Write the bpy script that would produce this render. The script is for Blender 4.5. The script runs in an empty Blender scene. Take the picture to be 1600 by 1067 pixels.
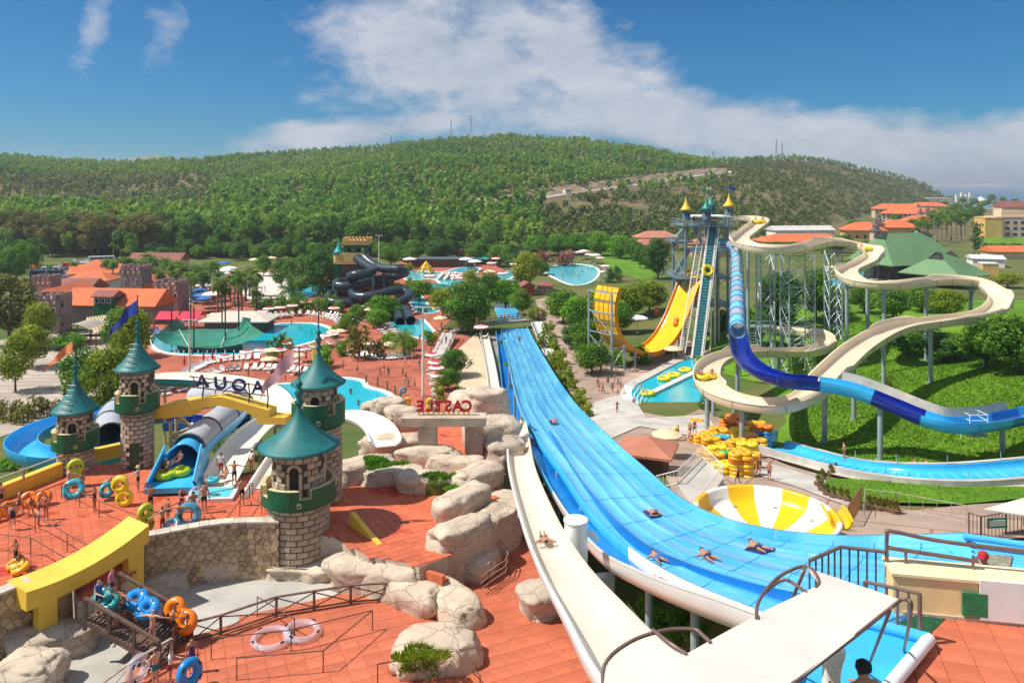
import bpy,bmesh,math,random
import numpy as np
from mathutils import Vector,Matrix,noise as mnoise
from mathutils.geometry import delaunay_2d_cdt
R=math.radians
S=bpy.context.scene
COL=S.collection
F,HY,H=1200.0,290.0,32.0                                                                                      

# ---------------------------------------------------------------- camera, sky, sun, exposure
cam=bpy.data.objects.new('camera',bpy.data.cameras.new('camera'))
COL.objects.link(cam)
cam.location=(0,0,H)
cam.rotation_euler=(R(90),0,0)
cam.data.sensor_width=36
cam.data.lens=F/1600*36
cam.data.shift_y=-(533.5-HY)/1600
cam.data.clip_start=0.2
cam.data.clip_end=60000
S.camera=cam
SUN=Vector((-0.93,-0.12,1.27)).normalized()                                      
W=bpy.data.worlds.new('World')
S.world=W
W.use_nodes=True
SKY_STRENGTH=0.15
HAZE=0.00016
sun_data=bpy.data.lights.new('sun','SUN')
sun_data.energy=4.3
sun_data.angle=R(0.5)
sun_data.color=(1.0,0.95,0.86)
sun=bpy.data.objects.new('sun',sun_data)
COL.objects.link(sun)
sun.location=(-60,20,90)
sun.rotation_euler=SUN.to_track_quat('Z','Y').to_euler()
S.view_settings.view_transform='Standard'
S.view_settings.look='None'
S.view_settings.exposure=0.5
S.view_settings.gamma=1
S.view_settings.use_curve_mapping=False
S.cycles.max_bounces=8
S.cycles.transparent_max_bounces=8


def build_world():
    nt=W.node_tree
    nt.nodes.clear()
    N=nt.nodes.new
    L=nt.links.new
    out=N('ShaderNodeOutputWorld')
    bg=N('ShaderNodeBackground')
    sky=N('ShaderNodeTexSky')
    sky.sky_type='NISHITA'
    sky.sun_disc=False
    sky.sun_elevation=math.asin(SUN.z)
    sky.sun_rotation=math.atan2(SUN.x,SUN.y)
    sky.air_density=1.0
    sky.dust_density=0.35
    sky.ozone_density=3.0
    tc=N('ShaderNodeTexCoord')
    sep=N('ShaderNodeSeparateXYZ')
    L(tc.outputs['Generated'],sep.inputs[0])

    def m(op,a,b=None,c=None,clamp=False):
        n=N('ShaderNodeMath'); n.operation=op; n.use_clamp=clamp
        for i,v in enumerate((a,b,c)):
            if v is None:continue
            if isinstance(v,(int,float)):n.inputs[i].default_value=v
            else:L(v,n.inputs[i])
        return n.outputs[0]
    x,y,z=sep.outputs
    az=m('ARCTAN2',x,y)                                                                        
    hd=m('SQRT',m('ADD',m('MULTIPLY',x,x),m('MULTIPLY',y,y)))
    el=m('ARCTAN2',z,hd)                                             
    comb=N('ShaderNodeCombineXYZ')
    L(az,comb.inputs[0]); L(m('MULTIPLY',el,1.7),comb.inputs[1])

    def noise(scale,detail,rough,dist,off):
        mp=N('ShaderNodeMapping'); mp.inputs['Location'].default_value=off
        L(comb.outputs[0],mp.inputs[0])
        n=N('ShaderNodeTexNoise'); n.inputs['Scale'].default_value=scale; n.inputs['Detail'].default_value=detail
        n.inputs['Roughness'].default_value=rough; n.inputs['Distortion'].default_value=dist
        L(mp.outputs[0],n.inputs['Vector'])
        return n.outputs['Fac']
    n1=noise(9.0,9,0.58,0.25,(3.1,0.4,0))
    n2=noise(30.0,6,0.6,0.4,(1.7,8.2,0))
    big=noise(2.3,4,0.5,0.1,(9.4,2.6,0))

    def puff(ca,ce,wa,we,tilt=0.0):                                                                          
        da=m('DIVIDE',m('SUBTRACT',az,ca),wa)
        de=m('DIVIDE',m('SUBTRACT',m('SUBTRACT',el,ce),m('MULTIPLY',m('SUBTRACT',az,ca),tilt)),we)
        d=m('SQRT',m('ADD',m('MULTIPLY',da,da),m('MULTIPLY',de,de)))
        return m('SUBTRACT',1.0,d,clamp=True)
    banks=[puff(-0.07,0.165,0.30,0.165,-0.1),puff(0.07,0.17,0.22,0.12,-0.45),puff(0.20,0.08,0.42,0.07,-0.12),
             puff(0.52,0.03,0.55,0.075,0.0),puff(-0.18,0.07,0.30,0.035,0.16),puff(-0.42,0.165,0.05,0.07,0.0),
             puff(-0.50,0.18,0.035,0.07,1.6)]
    wts=[1.25,1.2,1.4,1.5,1.3,0.66,0.6]
    tot=None
    for b,w_ in zip(banks,wts):
        t=m('MULTIPLY',b,w_)
        tot=t if tot is None else m('MAXIMUM',tot,t)
    away=m('MAXIMUM',m('MULTIPLY',m('SUBTRACT',m('ABSOLUTE',az),0.8),4.0),m('MULTIPLY',m('SUBTRACT',el,0.27),5.0),clamp=True)                                                      
    rest=m('MULTIPLY',m('MULTIPLY',away,m('SUBTRACT',big,0.37,clamp=True)),6.0)  # clouds out of view, cover raised for more white fill light
    tot=m('MAXIMUM',tot,rest)
    shp=m('ADD',m('MULTIPLY',tot,1.15),m('ADD',m('MULTIPLY',m('SUBTRACT',n1,0.5),2.0),m('MULTIPLY',m('SUBTRACT',n2,0.5),0.45)))
    gate=m('MULTIPLY',tot,4.0,clamp=True)
    mask=m('MULTIPLY',m('MULTIPLY',m('SUBTRACT',shp,0.36),1.5,clamp=True),gate)
    mask=m('MULTIPLY',mask,0.85)
    grade=N('ShaderNodeMix'); grade.data_type='RGBA'; grade.blend_type='MULTIPLY'
    grade.inputs['Factor'].default_value=1.0
    L(sky.outputs[0],grade.inputs['A'])
    grade.inputs['B'].default_value=(0.045,0.255,0.41,1)
    cl=N('ShaderNodeMix'); cl.data_type='RGBA'
    shade=m('MULTIPLY',m('SUBTRACT',m('ADD',m('MULTIPLY',n1,0.8),m('MULTIPLY',n2,0.35)),0.35),1.9,clamp=True)
    L(shade,cl.inputs['Factor'])
    cl.inputs['A'].default_value=(1.9,2.2,2.65,1)
    cl.inputs['B'].default_value=(3.9,3.8,4.0,1)
    mix=N('ShaderNodeMix'); mix.data_type='RGBA'
    L(mask,mix.inputs['Factor'])
    L(grade.outputs['Result'],mix.inputs['A'])
    L(cl.outputs['Result'],mix.inputs['B'])
    L(mix.outputs['Result'],bg.inputs['Color'])
    bg.inputs['Strength'].default_value=SKY_STRENGTH
    L(bg.outputs[0],out.inputs['Surface'])


build_world()

# ---------------------------------------------------------------- where a spot of the photograph lies in the place
def PY(px,py,Y):
    """point at depth Y"""
    return Vector(((px-800)/F*Y,Y,H-(py-HY)/F*Y))


def PZ(px,py,z):
    """point at height z"""
    Y=F*(H-z)/(py-HY)
    return Vector(((px-800)/F*Y,Y,z))


def lerp(a,b,t):return a+(b-a)*t


def interp(x,xs,ys):return float(np.interp(x,xs,ys))


def sstep(a,b,x):
    t=min(1,max(0,(x-a)/(b-a)))
    return t*t*(3-2*t)


RY=[0,12,20,29,45,72,96,118]
RZ=[20.6,20.6,19.5,16.5,10.8,5.8,2.6,0]
LY=[0,62,104]
LZ=[7.6,7.6,0]
RUV=[-900,-400,0,100,190,250,320,400,500,600,700,800,900,1000,1060,1120,1170,1230,1300,1350,1400,1440,1462,1500,1560,2200]
RUY=[232,236,240,247,251,247,245,238,232,225,214,209,214,226,238,248,246,242,250,261,271,284,296,306,310,310]
BUV=[-900,0,300,600,1000,1100,1200,1300,1400,1460,2200]
BUY=[330,330,338,345,390,408,450,620,900,1250,1250]
QUV=[-900,0,400,800,1000,1150,1300,1460,2200]
QUY=[900,900,960,1000,1000,1080,1350,1650,1700]


def terr(X,Y):
    """height of the natural ground"""
    zr=interp(Y,RY,RZ)
    zl=interp(Y,LY,LZ)
    if Y<130:
        t=sstep(lerp(1.0,3,min(1,Y/100)),lerp(9,14,min(1,Y/100)),X-0.02*Y)
        z=lerp(zl,zr,t)
    else:z=0.0
    if X>28 and 55<Y<260:
        z+=min(6.5,0.17*(X-28))*sstep(55,85,Y)*(1-sstep(150,250,Y))
    if Y>300:
        z+=hillz(X,Y)
    return z


def hillz(X,Y):
    px=800+F*X/Y
    yb,yr=interp(px,BUV,BUY),interp(px,QUV,QUY)
    if Y<=yb:return 0.0
    zr=H+(HY-interp(px,RUV,RUY))/F*yr-7
    t=(Y-yb)/(yr-yb)
    if t<1:
        g=0.72*t+0.28*sstep(0,1,t)
        n=mnoise.noise(Vector((X*.006,Y*.006,1.3)))*10+mnoise.noise(Vector((X*.016,Y*.016,4.3)))*4
        return zr*g+n*4*t*(1-t)*min(1,zr/60 if zr>0 else 0)
    return max(-12,zr-(t-1)*zr*1.3-12*min(1,t-1))


def G(px,py,lift=0.0):
    """the spot of ground seen at a pixel"""
    k=(px-800)/F
    s=(py-HY)/F
    Y=6.0
    prev=6.0
    while Y<3200:
        if H-s*Y<terr(k*Y,Y):
            a,b=prev,Y
            for _ in range(14):
                c=(a+b)/2
                if H-s*c<terr(k*c,c):b=c
                else:a=c
            return Vector((k*b,b,terr(k*b,b)+lift))
        prev=Y
        Y*=1.012
    return Vector((k*3200,3200,0))


def ground(X,Y,lift=0.0):return Vector((X,Y,terr(X,Y)+lift))


# ---------------------------------------------------------------- materials
MATS={}


def mat(name,rgb,rough=0.55,var=0.18,scale=1.2,bump=0.0,bscale=None,metal=0.0,spec=0.5,rgb2=None,alpha=1.0,trans=0.0,coat=0.0,attr=None,coords='Object',det=5):
    """procedural paint, plastic, stone ...: base colour broken up by two sizes of noise"""
    if name in MATS:return MATS[name]
    mt=bpy.data.materials.new(name)
    mt.use_nodes=True
    nt=mt.node_tree
    b=nt.nodes['Principled BSDF']
    b.inputs['Roughness'].default_value=rough
    b.inputs['Metallic'].default_value=metal
    b.inputs['Specular IOR Level'].default_value=spec
    b.inputs['Alpha'].default_value=alpha
    b.inputs['Transmission Weight'].default_value=trans
    b.inputs['Coat Weight'].default_value=coat
    N,L=nt.nodes.new,nt.links.new
    tc=N('ShaderNodeTexCoord')
    nz=N('ShaderNodeTexNoise'); nz.inputs['Scale'].default_value=scale; nz.inputs['Detail'].default_value=det; nz.inputs['Roughness'].default_value=0.62
    L(tc.outputs[coords],nz.inputs['Vector'])
    rp=N('ShaderNodeValToRGB')
    c2=rgb2 if rgb2 else tuple(c*(1-1.6*var) for c in rgb)
    c1=rgb if rgb2 else tuple(min(1,c*(1+0.7*var)) for c in rgb)
    rp.color_ramp.elements[0].position=0.33; rp.color_ramp.elements[0].color=(*c2,1)
    rp.color_ramp.elements[1].position=0.66; rp.color_ramp.elements[1].color=(*c1,1)
    L(nz.outputs['Fac'],rp.inputs['Fac'])
    colr=rp.outputs['Color']
    if attr:
        at=N('ShaderNodeAttribute'); at.attribute_name=attr
        mx=N('ShaderNodeMix'); mx.data_type='RGBA'; mx.blend_type='MULTIPLY'; mx.inputs['Factor'].default_value=1
        L(colr,mx.inputs['A']); L(at.outputs['Color'],mx.inputs['B'])
        colr=mx.outputs['Result']
    L(colr,b.inputs['Base Color'])
    if bump:
        nb=N('ShaderNodeTexNoise'); nb.inputs['Scale'].default_value=bscale or scale*5; nb.inputs['Detail'].default_value=6
        L(tc.outputs[coords],nb.inputs['Vector'])
        bp=N('ShaderNodeBump'); bp.inputs['Strength'].default_value=bump; bp.inputs['Distance'].default_value=0.06
        L(nb.outputs['Fac'],bp.inputs['Height']); L(bp.outputs[0],b.inputs['Normal'])
    MATS[name]=mt
    return mt


def leafmat(name,a,b,c):
    """foliage: hue changes from leaf to leaf (attribute 'tone') and in patches"""
    if name in MATS:return MATS[name]
    mt=bpy.data.materials.new(name)
    mt.use_nodes=True
    nt=mt.node_tree
    N,L=nt.nodes.new,nt.links.new
    p=nt.nodes['Principled BSDF']
    p.inputs['Roughness'].default_value=0.6
    p.inputs['Specular IOR Level'].default_value=0.25
    at=N('ShaderNodeAttribute'); at.attribute_name='tone'
    oi=N('ShaderNodeObjectInfo')
    ad=N('ShaderNodeMath'); ad.operation='MULTIPLY_ADD'
    L(oi.outputs['Random'],ad.inputs[0]); ad.inputs[1].default_value=0.35
    L(at.outputs['Fac'],ad.inputs[2])
    sb=N('ShaderNodeMath'); sb.operation='SUBTRACT'; L(ad.outputs[0],sb.inputs[0]); sb.inputs[1].default_value=0.17
    rp=N('ShaderNodeValToRGB')
    e=rp.color_ramp.elements
    e[0].position=0.08; e[0].color=(*a,1)
    e[1].position=0.95; e[1].color=(*c,1)
    k=e.new(0.5); k.color=(*b,1)
    L(sb.outputs[0],rp.inputs['Fac'])
    L(rp.outputs['Color'],p.inputs['Base Color'])
    tr=N('ShaderNodeBsdfTranslucent'); L(rp.outputs['Color'],tr.inputs['Color'])
    ms=N('ShaderNodeMixShader'); ms.inputs[0].default_value=0.4
    out=nt.nodes['Material Output']
    L(p.outputs[0],ms.inputs[1]); L(tr.outputs[0],ms.inputs[2]); L(ms.outputs[0],out.inputs['Surface'])
    MATS[name]=mt
    return mt


# ---------------------------------------------------------------- mesh building
class MB:
    """collects shapes (world coordinates) and links them as ONE mesh object"""
    def __init__(s):s.v=[]; s.f=[]; s.mi=[]; s.sm=[]; s.cur=0; s.smooth=False

    def add(s,vs,fs,smooth=None):
        o=len(s.v)
        s.v.extend([tuple(p) for p in vs])
        for f in fs:
            s.f.append([i+o for i in f]); s.mi.append(s.cur); s.sm.append(s.smooth if smooth is None else smooth)
        return s

    def box(s,c,size,rz=0.0,top=1.0,rot=None):
        x,y,z=size[0]/2,size[1]/2,size[2]/2
        vs=[Vector((sx*x*(top if sz>0 else 1),sy*y*(top if sz>0 else 1),sz*z)) for sz in (-1,1) for sx,sy in ((-1,-1),(1,-1),(1,1),(-1,1))]
        m=rot if rot is not None else Matrix.Rotation(rz,3,'Z')
        c=Vector(c)
        return s.add([c+m @ p for p in vs],[(3,2,1,0),(4,5,6,7),(0,1,5,4),(1,2,6,5),(2,3,7,6),(3,0,4,7)],False)

    def beam(s,a,b,w,h=None,up=(0,0,1)):
        """rectangular bar from a to b"""
        a,b=Vector(a),Vector(b); h=h or w
        d=(b-a)
        if d.length<1e-6:return s
        d.normalize(); u=Vector(up)
        if abs(d.dot(u))>0.98:u=Vector((0,1,0))
        r=d.cross(u).normalized()*(w/2); t=r.normalized().cross(d).normalized()*(h/2)
        vs=[p+q for p in (a,b) for q in (-r-t,r-t,r+t,-r+t)]
        return s.add(vs,[(3,2,1,0),(4,5,6,7),(0,1,5,4),(1,2,6,5),(2,3,7,6),(3,0,4,7)],False)

    def cyl(s,c,r,h,n=12,r2=None,caps=True,z0=None):
        """upright cylinder / cone, base centre c"""
        r2=r if r2 is None else r2
        c=Vector(c)
        vs=[c+Vector((math.cos(2*math.pi*i/n)*q,math.sin(2*math.pi*i/n)*q,zz)) for q,zz in ((r,0),(r2,h)) for i in range(n)]
        s.add(vs,[(i,(i+1)%n,n+(i+1)%n,n+i) for i in range(n)],True)
        if caps:s.add(vs[:n][::-1],[tuple(range(n))],False); s.add(vs[n:],[tuple(range(n))],False)
        return s

    def tube(s,pts,r,n=8,closed=False,caps=True):
        """round bar along points; r a number or a list"""
        pts=[Vector(p) for p in pts]; k=len(pts)
        rs=r if isinstance(r,(list,tuple)) else [r]*k
        vs=[]; u=None
        for i,p in enumerate(pts):
            if closed:t=pts[(i+1)%k]-pts[i-1]
            else:t=pts[min(i+1,k-1)]-pts[max(i-1,0)]
            if t.length<1e-9:t=Vector((0,0,1))
            t.normalize()
            if u is None:
                u=Vector((0,0,1)) if abs(t.z)<0.9 else Vector((1,0,0))
            u=(u-t*u.dot(t)).normalized(); w=t.cross(u)
            for j in range(n):
                a=2*math.pi*j/n
                vs.append(p+(u*math.cos(a)+w*math.sin(a))*rs[i])
        fs=[]
        for i in range(k if closed else k-1):
            i2=(i+1)%k
            for j in range(n):
                j2=(j+1)%n
                fs.append((i*n+j,i*n+j2,i2*n+j2,i2*n+j))
        s.add(vs,fs,n>5)
        if caps and not closed:
            s.add(vs[:n],[tuple(range(n))[::-1]],False); s.add(vs[-n:],[tuple(range(n))],False)
        return s

    def lathe(s,c,prof,n=24,a0=0.0,a1=2*math.pi,smooth=True):
        """prof = [(radius, height)...] turned about the upright axis at c"""
        c=Vector(c); full=abs(a1-a0-2*math.pi)<1e-6
        m=n if full else n+1
        vs=[c+Vector((r*math.cos(a0+(a1-a0)*j/n),r*math.sin(a0+(a1-a0)*j/n),z)) for r,z in prof for j in range(m)]
        fs=[]
        for i in range(len(prof)-1):
            for j in range(n):
                j2=(j+1)%m
                fs.append((i*m+j,i*m+j2,(i+1)*m+j2,(i+1)*m+j))
        return s.add(vs,fs,smooth)

    def prism(s,poly,z0,z1,rim=True):
        """upright prism over an outline [(x, y)]; z1 may be a list"""
        n=len(poly)
        if sum(poly[i][0]*poly[(i+1)%n][1]-poly[(i+1)%n][0]*poly[i][1] for i in range(n))<0:poly=poly[::-1]
        lo=[(x,y,z0) for x,y,*_ in poly]; hi=[(x,y,z1) for x,y,*_ in poly]
        s.add(lo+hi,[(i,(i+1)%n,n+(i+1)%n,n+i) for i in range(n)]+[tuple(range(n))[::-1],tuple(range(n,2*n))],False)
        return s

    def grid(s,rows,smooth=True,closed=False):
        m=len(rows[0]); vs=[p for r in rows for p in r]; fs=[]
        for i in range(len(rows)-1):
            for j in range(m if closed else m-1):
                j2=(j+1)%m
                fs.append((i*m+j,i*m+j2,(i+1)*m+j2,(i+1)*m+j))
        return s.add(vs,fs,smooth)

    def torus(s,c,R_,r,n=20,m=8,rot=None,sz=1.0):
        rot=rot or Matrix.Identity(3); c=Vector(c); vs=[]
        for i in range(n):
            a=2*math.pi*i/n
            for j in range(m):
                b=2*math.pi*j/m
                q=R_+r*math.cos(b)
                vs.append(c+rot @ Vector((q*math.cos(a),q*math.sin(a),r*sz*math.sin(b))))
        return s.add(vs,[(i*m+j,((i+1)%n)*m+j,((i+1)%n)*m+(j+1)%m,i*m+(j+1)%m) for i in range(n) for j in range(m)],True)

    def ball(s,c,r,n=10,m=6,sc=(1,1,1)):
        c=Vector(c)
        prof=[(math.cos(-math.pi/2+math.pi*i/m)*r,math.sin(-math.pi/2+math.pi*i/m)*r) for i in range(m+1)]
        vs=[c+Vector((q*math.cos(2*math.pi*j/n)*sc[0],q*math.sin(2*math.pi*j/n)*sc[1],z*sc[2])) for q,z in prof for j in range(n)]
        return s.add(vs,[(i*n+j,i*n+(j+1)%n,(i+1)*n+(j+1)%n,(i+1)*n+j) for i in range(m) for j in range(n)],True)

    def mesh(s,name,mats,origin=(0,0,0),merge=False):
        me=bpy.data.meshes.new(name)
        o=Vector(origin)
        me.from_pydata([(p[0]-o.x,p[1]-o.y,p[2]-o.z) for p in s.v],[],s.f)
        for mt in (mats if isinstance(mats,(list,tuple)) else [mats]):me.materials.append(mt)
        me.polygons.foreach_set('material_index',s.mi)
        me.polygons.foreach_set('use_smooth',s.sm)
        me.update()
        return me

    def build(s,name,mats,parent=None,origin=None):
        """parent: an object whose origin the mesh is measured from (world coordinates in, rotation-free parents)"""
        base=wloc(parent) if parent is not None else Vector(origin or (0,0,0))
        me=s.mesh(name,mats,base)
        o=bpy.data.objects.new(name,me)
        COL.objects.link(o)
        if parent is not None:o.parent=parent
        else:o.location=base
        return o


def wloc(o):
    v=Vector((0,0,0))
    while o is not None:
        v=v+o.location; o=o.parent
    return v


def tag(o,label=None,cat=None,group=None,kind=None):
    if label:o['label']=label
    if cat:o['category']=cat
    if group:o['group']=group
    if kind:o['kind']=kind
    return o


def thing(name,label,cat,loc=(0,0,0),group=None,rz=0.0):
    o=bpy.data.objects.new(name,None)
    o.empty_display_size=0.3
    COL.objects.link(o)
    o.location=loc
    o.rotation_euler=(0,0,rz)
    return tag(o,label,cat,group)


def inst(name,me,parent=None,loc=(0,0,0),rz=0.0,sc=None,rot=None):
    o=bpy.data.objects.new(name,me)
    COL.objects.link(o)
    if parent is not None:o.parent=parent
    o.location=loc
    o.rotation_euler=rot if rot else (0,0,rz)
    if sc is not None:o.scale=sc if isinstance(sc,(tuple,list)) else (sc,)*3
    return o


def copy_tree(o,parent=None):
    c=o.copy(); COL.objects.link(c)
    if parent is not None:c.parent=parent
    for ch in list(o.children):copy_tree(ch,c)
    return c


def kids(o):
    out=[]
    for c in o.children:out+=[c]+kids(c)
    return out


def catmull(pts,n=8,closed=False):
    pts=[Vector(p) for p in pts]; out=[]; k=len(pts)
    for i in range(k if closed else k-1):
        if closed:a,b,c,d=pts[i-1],pts[i],pts[(i+1)%k],pts[(i+2)%k]
        else:
            a,b,c,d=pts[max(i-1,0)],pts[i],pts[i+1],pts[min(i+2,k-1)]
        for j in range(n):
            t=j/n
            out.append(0.5*((2*b)+(c-a)*t+(2*a-5*b+4*c-d)*t*t+(3*b-a-3*c+d)*t**3))
    if not closed:out.append(pts[-1].copy())
    return out


def resample(pts,step):
    pts=[Vector(p) for p in pts]; d=[0.0]
    for a,b in zip(pts,pts[1:]):d.append(d[-1]+(b-a).length)
    n=max(2,int(round(d[-1]/step))+1)
    out=[]; j=0
    for i in range(n):
        t=d[-1]*i/(n-1)
        while j<len(pts)-2 and d[j+1]<t:j+=1
        q=(t-d[j])/max(1e-9,d[j+1]-d[j])
        out.append(pts[j].lerp(pts[j+1],min(1,max(0,q))))
    return out


def drape(poly,step,lift,zf=None,name='sheet',m=None):
    """a sheet over an outline [(x, y)] that follows the ground (or stays at height zf)"""
    poly=[Vector((p[0],p[1])) for p in poly]
    n=len(poly)
    if zf is not None:
        mb=MB()
        from mathutils.geometry import tessellate_polygon
        tr=tessellate_polygon([[Vector((p.x,p.y,0)) for p in poly]])
        vs=[(p.x,p.y,zf) for p in poly]
        fs=[]
        for a,b,c in tr:
            cr=(poly[b]-poly[a]).cross(poly[c]-poly[a])
            fs.append((a,b,c) if cr>0 else (a,c,b))
        mb.add(vs,fs,False)
        return mb
    x0,x1=min(p.x for p in poly),max(p.x for p in poly)
    y0,y1=min(p.y for p in poly),max(p.y for p in poly)
    out=[]
    for i in range(n):
        a,b=poly[i],poly[(i+1)%n]
        k=max(1,int((b-a).length/step))
        out+=[a.lerp(b,j/k) for j in range(k)]
    pts=list(out); k=len(out)
    arr=np.array([(p.x,p.y) for p in poly])

    def inside(x,y):
        c=False; j=n-1
        for i in range(n):
            if (arr[i,1]>y)!=(arr[j,1]>y) and x<(arr[j,0]-arr[i,0])*(y-arr[i,1])/(arr[j,1]-arr[i,1])+arr[i,0]:c=not c
            j=i
        return c
    y=y0+step/2
    while y<y1:
        x=x0+step/2
        while x<x1:
            if inside(x,y):pts.append(Vector((x,y)))
            x+=step
        y+=step
    edges=[(i,(i+1)%k) for i in range(k)]
    v,e,f,*_=delaunay_2d_cdt(pts,edges,[tuple(range(k))],1,1e-4)
    mb=MB()
    mb.add([(p.x,p.y,terr(p.x,p.y)+lift) for p in v],[tuple(q) for q in f],True)
    return mb


def sheet(name,pix,m,lift=0.06,step=6.0,zf=None,kind='structure',label=None):
    """flat setting piece whose outline is given where it is seen on the ground"""
    poly=[PZ(x,y,zf) if zf is not None else G(x,y) for x,y in pix]
    mb=drape([(p.x,p.y) for p in poly],step,lift,zf)
    o=mb.build(name,m)
    if kind:o['kind']=kind
    if label:o['label']=label
    return o
# ================================================================ land, hills, sea
def two_soil(name,a,b,c,s1,s2,bump=0.4,rough=0.9):
    if name in MATS:return MATS[name]
    mt=bpy.data.materials.new(name); mt.use_nodes=True
    nt=mt.node_tree; N,L=nt.nodes.new,nt.links.new
    p=nt.nodes['Principled BSDF']; p.inputs['Roughness'].default_value=rough; p.inputs['Specular IOR Level'].default_value=0.2
    tc=N('ShaderNodeTexCoord')
    n1=N('ShaderNodeTexNoise'); n1.inputs['Scale'].default_value=s1; n1.inputs['Detail'].default_value=6
    n2=N('ShaderNodeTexNoise'); n2.inputs['Scale'].default_value=s2; n2.inputs['Detail'].default_value=8; n2.inputs['Roughness'].default_value=0.7
    L(tc.outputs['Object'],n1.inputs['Vector']); L(tc.outputs['Object'],n2.inputs['Vector'])
    r1=N('ShaderNodeValToRGB'); r1.color_ramp.elements[0].position=.38; r1.color_ramp.elements[1].position=.62
    r1.color_ramp.elements[0].color=(*a,1); r1.color_ramp.elements[1].color=(*b,1)
    r2=N('ShaderNodeValToRGB'); r2.color_ramp.elements[0].position=.45; r2.color_ramp.elements[1].position=.68
    L(n1.outputs['Fac'],r1.inputs['Fac']); L(n2.outputs['Fac'],r2.inputs['Fac'])
    mx=N('ShaderNodeMix'); mx.data_type='RGBA'
    L(r2.outputs['Color'],mx.inputs['Factor']); L(r1.outputs['Color'],mx.inputs['A']); mx.inputs['B'].default_value=(*c,1)
    L(mx.outputs['Result'],p.inputs['Base Color'])
    bp=N('ShaderNodeBump'); bp.inputs['Strength'].default_value=bump; bp.inputs['Distance'].default_value=0.15
    L(n2.outputs['Fac'],bp.inputs['Height']); L(bp.outputs[0],p.inputs['Normal'])
    MATS[name]=mt
    return mt


M_grass=two_soil('lawn_grass',(.09,.20,.010),(.15,.30,.014),(.06,.15,.010),.12,1.6,.8)
M_soil=two_soil('park_soil',(.07,.11,.022),(.16,.14,.05),(.09,.13,.025),.05,.5)
M_hill=two_soil('hill_soil',(.12,.11,.035),(.22,.155,.085),(.055,.09,.018),.02,.09)
M_bare=two_soil('bare_earth',(.30,.21,.14),(.40,.29,.21),(.15,.13,.06),.06,.3)
M_sea=mat('sea_water',(.012,.12,.19),rough=.22,var=.2,scale=.004,bump=.25,bscale=.05,spec=.3)

xs=np.concatenate([np.arange(-340,-60,8),np.arange(-60,90,2.0),np.arange(90,345,8)])
ys=np.concatenate([np.arange(-14,130,2.0),np.arange(130,426,6),[428]])
mb=MB(); mb.grid([[(x,y,terr(x,max(y,0))-0.02) for x in xs] for y in ys][::1])
mb.f=[f for f in mb.f]
ground_ob=tag(mb.build('ground',M_soil),kind='structure')
mb=MB(); rows=[]
for i in range(64):
    t=(i/63)**1.15*1.35
    row=[]
    for j in range(190):
        px=-700+j*(2900/189)
        yb,yr=interp(px,BUV,BUY),interp(px,QUV,QUY)
        Y=428+(yr-428)*t
        X=(px-800)/F*Y
        row.append((X,Y,terr(X,Y)-0.02))
    rows.append(row)
mb.grid(rows)
hill_ob=tag(mb.build('hillside',M_hill),kind='structure')
mb=MB(); mb.grid([[(x,y,-9.0) for x in (-60000,-9000,0,9000,60000)] for y in (1200,4000,12000,55000)],False)
tag(mb.build('sea',M_sea),kind='structure')
# the faint far ridge behind the saddle on the left, and the coast beyond the bay
mb=MB(); rows=[]
for j in range(24):
    px=130+j*9.5; hgt=max(0,math.sin(math.pi*j/23))**.8*(244+8*(1-math.sin(math.pi*j/23))-HY)/F*-4200*1.04
    x0=(px-800)/F*4200
    rows.append([(x0,3900,-5),(x0,4200,32+hgt+3*math.sin(j*1.7)),(x0,4700,-5)])
mb.grid(rows)
tag(mb.build('mountain',mat('far_mountain',(.09,.14,.07),.9,.2,.01)),kind='structure')

# ---- road cut into the hill
road_px=[(655,333),(700,326),(745,325),(780,324),(830,315),(885,306),(930,300),(975,294),(1020,288),(1062,281),(1105,275),(1150,272)]
road_pts=resample(catmull([G(*p) for p in road_px],6),12)
side=[]
for i,p in enumerate(road_pts):
    t=(road_pts[min(i+1,len(road_pts)-1)]-road_pts[max(i-1,0)]); t.z=0; t.normalize()
    nrm=Vector((-t.y,t.x,0))
    if nrm.y<0:nrm=-nrm
    side.append(nrm)
mb=MB()
mb.grid([[(p-n*3.6+Vector((0,0,1.4))),(p+n*3.8+Vector((0,0,1.4)))] for p,n in zip(road_pts,side)])
tag(mb.build('road',mat('hill_road',(.46,.40,.36),.85,.12,.1)),kind='structure')
rnd=random.Random(5)
mb=MB(); rows=[]
for i,(p,n) in enumerate(zip(road_pts,side)):
    k=.55+.45*mnoise.noise(p*.012)
    hgt=2.2+5*max(0.1,k)
    rows.append([p+n*3.9+Vector((0,0,1.2))]+[p+n*(3.9+9*q+1.5*mnoise.noise(p*.2+Vector((q*5,0,0))))+Vector((0,0,1.2+hgt*q+.8*mnoise.noise(p*.15+Vector((0,q*7,2))))) for q in (.25,.5,.75,1)]+[p+n*15+Vector((0,0,(terr(p.x+n.x*15,p.y+n.y*15)-p.z-1.5)))])
mb.grid(rows,False)
mb.grid([[p-n*3.7+Vector((0,0,1.38)),p-n*6.5+Vector((0,0,-1.6))] for p,n in zip(road_pts,side)])
tag(mb.build('road_cutting',M_bare),kind='structure')

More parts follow.
